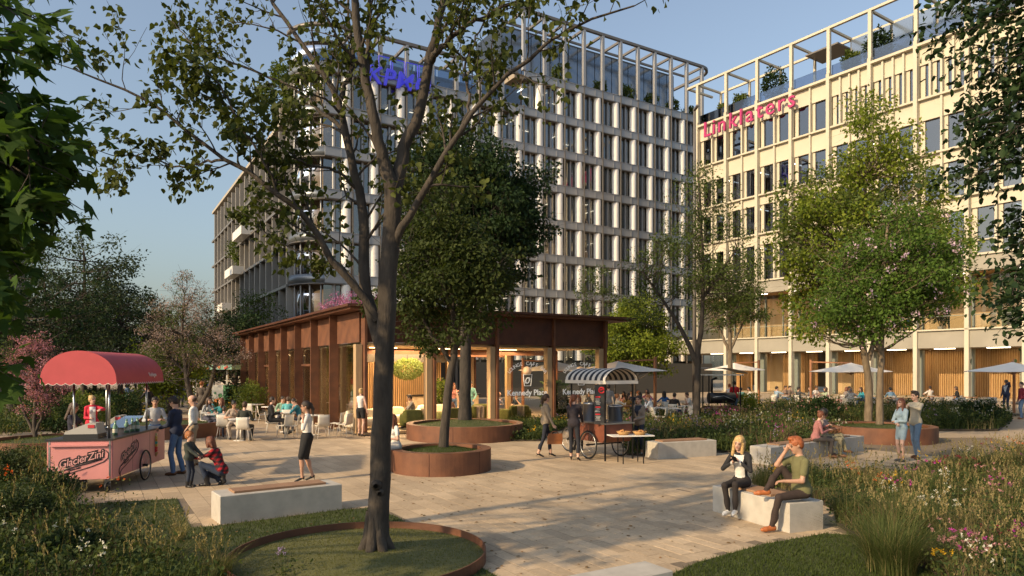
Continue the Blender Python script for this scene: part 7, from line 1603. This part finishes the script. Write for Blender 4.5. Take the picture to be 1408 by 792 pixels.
for px, y, lb, kd in ((331, 23.4, 'white square table before the black shirted man', 'square'), (297, 25.9, 'white table of the woman in teal', 'square'), (393, 26.7, 'white table between the black suit and the petrol shirt', 'square'), (430, 25.4, 'empty white round table nearest the cafe wall', 'round'), (372, 31, 'white round table at the far end of the cafe front', 'round'), (352, 33, 'white round table beside the hedge', 'round')): table(XY(px, y), lb, kd)
for px, y, f, lb in ((392, 24.3, 150, 'empty white chair behind the walking woman'), (402, 24.2, -170, 'empty white chair turned left behind the walking woman'), (443, 24.2, 120, 'empty white chair right of the walking woman'), (463, 25.3, 175, 'empty white chair beside the cafe fins'), (474, 24.8, 160, 'rightmost empty white chair of the cafe front'), (362, 30, 20, 'empty white chair far down the cafe front'), (384, 30.5, 170, 'empty white chair by the magazine rack'), (345, 32, 80, 'empty white chair beside the hedge end')): chair(XY(px, y), f, lb)
# street crowd
rs_ = random.Random(12)
ST_L = [(205, 60, 90, 'person in blue jeans walking away at the far left of the path', (.1, .15, .3), 1), (212, 60, 95, 'person in a dark coat walking away beside the blue one', BLK, 0), (226, 64, 90, 'distant man in a navy shirt on the path', NAVY, 0), (219, 50, 100, 'person in blue walking off behind the awning', (.08, .16, .32), 1), (232, 42, 95, 'man in a light shirt and jeans left of the two trunks', (.4, .4, .38), 1), (238, 55, 88, 'dark figure right behind the light shirted man', BLK, 0), (244, 46, 92, 'woman in a white top between the two trunks', WHT, 1), (248, 44, 85, 'man in a bright blue shirt between the two trunks', (.05, .12, .5), 0), (262, 40, -10, 'man in a pale blue shirt facing right at the kiosk', (.3, .42, .6), 0), (268, 42, 190, 'man in white at the kiosk', WHT, 0), (281, 45, -90, 'woman in black serving beside the kiosk post', BLK, 1), (290, 45.5, -90, 'vendor in blue inside the kiosk', (.06, .15, .5), 0), (321, 45, 175, 'man in a light blue shirt alone right of the kiosk', (.28, .38, .58), 0), (186, 70, 90, 'faraway figure in grey at the path end', GREY, 0), (192, 66, 90, 'faraway figure in beige at the path end', BEIGE, 1), (175, 50, 75, 'woman in a dark dress under the awning edge', BLK, 1)]
for i, (px, y, f, lb, c, fem) in enumerate(ST_L): person(lb, XY(px, y), f, (ST, WK, ST2, ST3)[i % 4], (dict(knit), dict(shirtL), dict(f_top))[2 if fem else i % 2], 1.66+.04*(i % 4), FV_, ('light', 'tan', 'brown')[i % 3], ('dark', 'brown', 'black')[i % 3], c, WHT, (JEAN, DGREY, BEIGE)[i % 3], BLK, group='people on the sunlit path')
# inside the cafe
person('barman in a white shirt standing behind the cafe counter', KP+L(5.1, 4.9, .06), -70, ST, dict(shirtL), 1.80, MV_, 'light', 'brown', (.62, .56, .52), WHT, NAVY, BLK)
person('man in a taupe shirt seated in profile at the lounge front', KP+L(2.5, .9, .06), 195, dict(SI2, hyaw=0), dict(shirt), 1.78, MV_, 'tan', 'dark', (.28, .24, .21), WHT, (.03, .04, .05), BLK)
person('woman in a pink blouse and jeans talking on the phone in the cafe', KP+L(5.9, 4.2, .06), -60, ST4, dict(f_top), 1.68, MV_, 'light', 'auburn', PINK, WHT, JEAN, BLK)
person('man in a turquoise shirt standing in the cafe', KP+L(6.5, 3.6, .06), -110, ST2, dict(shirtL, untuck=1), 1.80, MV_, 'tan', 'dark', AQUA, WHT, (.12, .2, .28), BLK)
person('bald man in a lavender shirt reading on the olive armchair', KP+L(7.0, 2.2, .06), -20, SI2, dict(shirtL, hair='balding'), 1.76, MV_, 'light', 'grey', (.34, .34, .45), WHT, (.3, .3, .38), WHT)
person('woman in dark blue holding her cheek behind the window lettering', KP+L(8.3, 2.4, .06), 250, dict(SI2), dict(f_bun), 1.66, MV_, 'light', 'dark', (.03, .05, .08), WHT, BLK, BLK)
person('person in a salmon top seated with the back to the dark trunk', KP+L(4.3, 1.3, .06), 110, SI, dict(f_tee), 1.66, MV_, 'light', 'brown', (.52, .26, .18), WHT, BLK, BLK)
person('woman seated in a patterned grey dress behind the dark trunk', KP+L(5.2, 1.6, .06), 150, SI, dict(f_dress), 1.66, MV_, 'light', 'brown', (.3, .33, .33), WHT, BLK, BLK)
person('woman in pink with long hair at the cafe bar', KP+L(6.6, 5.6, .06), 60, ST, dict(f_top), 1.68, MV_, 'light', 'auburn', (.58, .38, .36), WHT, BLK, BLK)
person('woman in a patterned top and skirt reading inside the side window', KP+L(.9, 5.4, .06), 170, ST3, dict(fem=1, hair='bun', leg='skirt', len=.9), 1.68, MV_, 'light', 'brown', (.4, .4, .42), WHT, BLK, BLK)
person('man in dark blue inside the far cafe door', KP+L(1.2, 11.6, .06), 200, ST, dict(knit), 1.78, MV_, 'light', 'ginger', (.03, .05, .09), WHT, DGREY, BLK)
# under the parasol behind the coffee cart
MID = [(808, 33, -60, 'woman in grey at the left of the parasol crowd', dict(f_top), (.25, .25, .26)), (837, 30.5, 80, 'person in grey standing behind the coffee cart glass', 'stand', (.2, .2, .2)), (851, 30, 20, 'woman in cream seated behind the coffee cart', dict(f_bun, sleeve='long'), (.5, .44, .34)), (858, 33.5, -110, 'person in dusty pink at the back of the parasol table', dict(f_top), (.4, .22, .2)), (862, 31.5, -70, 'woman with long hair in an ochre top', dict(f_top), (.42, .22, .05)), (869, 34, -90, 'man in dark blue facing us at the parasol table', dict(knit), (.03, .05, .09)), (877, 35, -80, 'person in grey brown beside the man in dark blue', dict(knit), (.2, .17, .15)), (884, 32.5, 170, 'man in a sage shirt leaning on the parasol table', dict(shirt), (.18, .24, .17)), (890, 36.5, -100, 'person in pink at the far side under the parasol', dict(f_top), (.45, .15, .18)), (892, 33.5, 200, 'man in a blue shirt by the timber pole', dict(shirt), (.12, .25, .45)), (895, 29.6, 165, 'man in a bright white shirt reaching over the table', dict(shirtL), (.75, .73, .70)), (913, 34, 95, 'woman in a bright blue top right of the timber pole', dict(f_top), (.03, .12, .35)), (927, 31.5, 60, 'man in a black shirt with his back turned right of the parasol', dict(knit), (.02, .018, .018)), (948, 32.5, 190, 'woman in white partly hidden by the slender tree', dict(f_bun), (.6, .55, .5))]
for i, (px, y, f, lb, o, c) in enumerate(MID):
    if o == 'stand': person(lb, XY(px, y), f, ST, dict(knit), 1.76, FV_, 'light', 'dark', c, WHT, BEIGE, BLK)
    else: seated(px, y, f, lb, o, (SI, SI2, SI3)[i % 3], top=c, hair=('dark', 'brown', 'ginger', 'black')[i % 4], skin=('light', 'tan', 'light', 'brown')[i % 4], bottom=(JEAN, BEIGE, DGREY)[i % 3])
for px, y, lb, kd in ((872, 32, 'white table at the middle of the parasol crowd', 'long'), (905, 30.2, 'white square table right of the man in bright white', 'square'), (922, 29.6, 'white square table nearest the flower bed', 'square'), (938, 31.6, 'white table beside the slender tree', 'square')): table(XY(px, y), lb, kd)
for px, y, f, lb in ((903, 28.9, 20, 'empty white chair left of the near white table'), (910, 28.6, 150, 'empty white chair turned to the near white table'), (921, 32.8, -80, 'empty white chair behind the near white tables'), (933, 29.2, 170, 'empty white chair in front of the slender tree'), (944, 30, -160, 'empty white chair closest to the slender tree')): chair(XY(px, y), f, lb)
# smoker corner
person('man in a red shirt and jeans seen from behind at the smoker cart', XY(1010, 35.5), 95, ST, dict(tee), 1.82, MV_, 'light', 'dark', (.45, .015, .02), WHT, (.08, .13, .2), BLK)
person('woman in a white top and dark shorts beside the red shirted man', XY(1003, 36), 60, ST, dict(fem=1, hair='bun', sleeve='none', leg='shorts'), 1.66, FV_, 'light', 'red', WHT, WHT, BLK, BLK)
RGT = [(1019, 41, 100, 'man in turquoise seated right of the red shirted man', dict(tee), AQUA, 'black'), (1032, 42, 200, 'dark haired woman in a white blouse by the timber pole', dict(f_bob), WHT, 'black'),
 (1069, 43, 20, 'man in a light blue shirt at the left of the restaurant tables', dict(shirt), (.26, .36, .48), 'black'), (1079, 44.5, -60, 'woman in brown beside the man in light blue', dict(f_bun), (.3, .2, .14), 'brown'), (1085, 45.5, -90, 'person with dark hair behind the woman in brown', dict(knit), (.18, .14, .12), 'black'), (1099, 42, 20, 'man in dark grey at the second restaurant table', dict(knit), (.05, .055, .06), 'black'), (1115, 42.5, 190, 'dark haired woman in a grey top at the second table', dict(f_bob), (.14, .15, .16), 'black'), (1121, 45, -80, 'person in white behind the grey topped woman', dict(f_bun), (.55, .52, .5), 'brown'), (1134, 41, 180, 'woman in a pale green blouse at the second table', dict(f_top), (.34, .42, .28), 'brown'),
 (1163, 42, 10, 'woman with auburn hair under the middle parasol', dict(f_bob), (.22, .18, .16), 'auburn'), (1166, 44, -80, 'dark skinned man behind the auburn haired woman', dict(knit), (.08, .09, .1), 'black'), (1170, 39.5, 60, 'balding man in white under the middle parasol', dict(shirt, hair='balding'), (.62, .58, .52), 'grey'), (1185, 41, 190, 'long haired woman in a turquoise blouse left of the trunks', dict(f_top), (.04, .30, .36), 'brown'), (1225, 41, 80, 'man in a light blue shirt and glasses right of the trunks', dict(shirt), (.2, .32, .42), 'black'), (1278, 44, 95, 'person in white in a wicker chair by the timber slats', dict(tee), (.55, .5, .44), 'dark'), (1316, 43, 160, 'woman in black in a wicker chair by the timber slats', dict(f_bob), BLK, 'brown')]
for i, (px, y, f, lb, o, c, hr) in enumerate(RGT): seated(px, y, f, lb, o, (SI, SI2, SI3)[i % 3], ck='shell' if px < 1270 else 'tub', top=c, hair=hr, skin='brown' if 'dark skinned' in lb else ('light', 'tan')[i % 2], bottom=(JEAN, DGREY, BEIGE)[i % 3])
for i, (px, y, kd, lb) in enumerate(((1076, 43.2, 'square', 'white table of the man in light blue'), (1108, 42.2, 'square', 'white table of the man in dark grey'), (1127, 41.5, 'square', 'white table of the pale green blouse'), (1176, 41, 'square', 'white table under the middle parasol'), (1238, 40, 'long', 'long table right of the trunks'), (1295, 42.5, 'long', 'timber table between the wicker chairs'), (1328, 38, 'square', 'white table before the back bush'), (1345, 41, 'long', 'timber table behind the navy suited man'))): table(XY(px, y), lb, kd, rz=-.6)
for i, (px, y, f, kd, lb) in enumerate(((1067, 41.2, 40, 'shell', 'empty white chair at the left restaurant table'), (1090, 41, 150, 'shell', 'empty white chair between the first two restaurant tables'), (1112, 39.8, 90, 'shell', 'empty white chair with its back to the flower bed'), (1145, 40, 160, 'shell', 'empty white chair right of the pale green blouse'), (1160, 38.4, 70, 'shell', 'empty white chair before the balding man'), (1196, 39, 170, 'shell', 'empty white chair beside the light brown trunk'), (1212, 38.6, 20, 'shell', 'empty white chair just right of the trunks'), (1232, 38, 100, 'shell', 'empty white chair behind the couple heads'),
   (1290, 40.5, 80, 'tub', 'wicker chair nearest the person in white'), (1303, 41, 200, 'tub', 'wicker chair left of the woman in black'), (1318, 37, 20, 'tub', 'wicker chair left of the low white table'), (1338, 36.8, 160, 'tub', 'wicker chair right of the low white table'), (1325, 40, -80, 'tub', 'wicker chair behind the low white table'), (1352, 38.5, 60, 'tub', 'wicker chair left of the navy suited man'), (1364, 40, -120, 'tub', 'wicker chair behind the navy suited man'), (1400, 39, 170, 'tub', 'wicker chair behind the man in dark red'))): chair(XY(px, y), f, lb, kd, 'white chairs at the outdoor tables' if kd == 'shell' else 'wicker tub chairs')
# first floor terrace
def terr(t, o_=-.8): return RR+FC(t, o_, 5.62)
person('man in a grey suit at the terrace rail on the left', terr(28.0), 200, ST, dict(suit), 1.8, FV_, 'light', 'dark', (.15, .15, .17), WHT, (.12, .12, .13), BLK)
person('man in dark blue standing at the terrace rail', terr(24.0), 190, ST2, dict(suit), 1.8, FV_, 'light', 'black', (.04, .05, .09), WHT, DGREY, BLK)
for t, lb, c, o in ((20.3, 'person in yellow sitting on the terrace', (.6, .38, .04), dict(f_top)), (19.2, 'person in grey blue sitting on the terrace', (.12, .16, .24), dict(knit)), (18.6, 'person in white sitting on the terrace', WHT, dict(f_top)), (17.6, 'person in navy sitting on the terrace', (.03, .05, .12), dict(knit)), (9.9, 'person in pale blue on the terrace behind the lilac tree', (.35, .42, .5), dict(shirt)), (8.8, 'person in blue with raised arms on the terrace', (.06, .16, .34), dict(tee))):
    p = terr(t, -.9); chair(p, 100, 'chair under the '+lb, group='terrace chairs').location = p if False else (p.x, p.y, 5.62); person(lb, p, 100, SI, o, 1.7, FV_, 'light', 'brown', c, WHT, JEAN, BLK)
for o in (CHP, CHW):
    if o.location.z < -10: bpy.data.objects.remove(o)
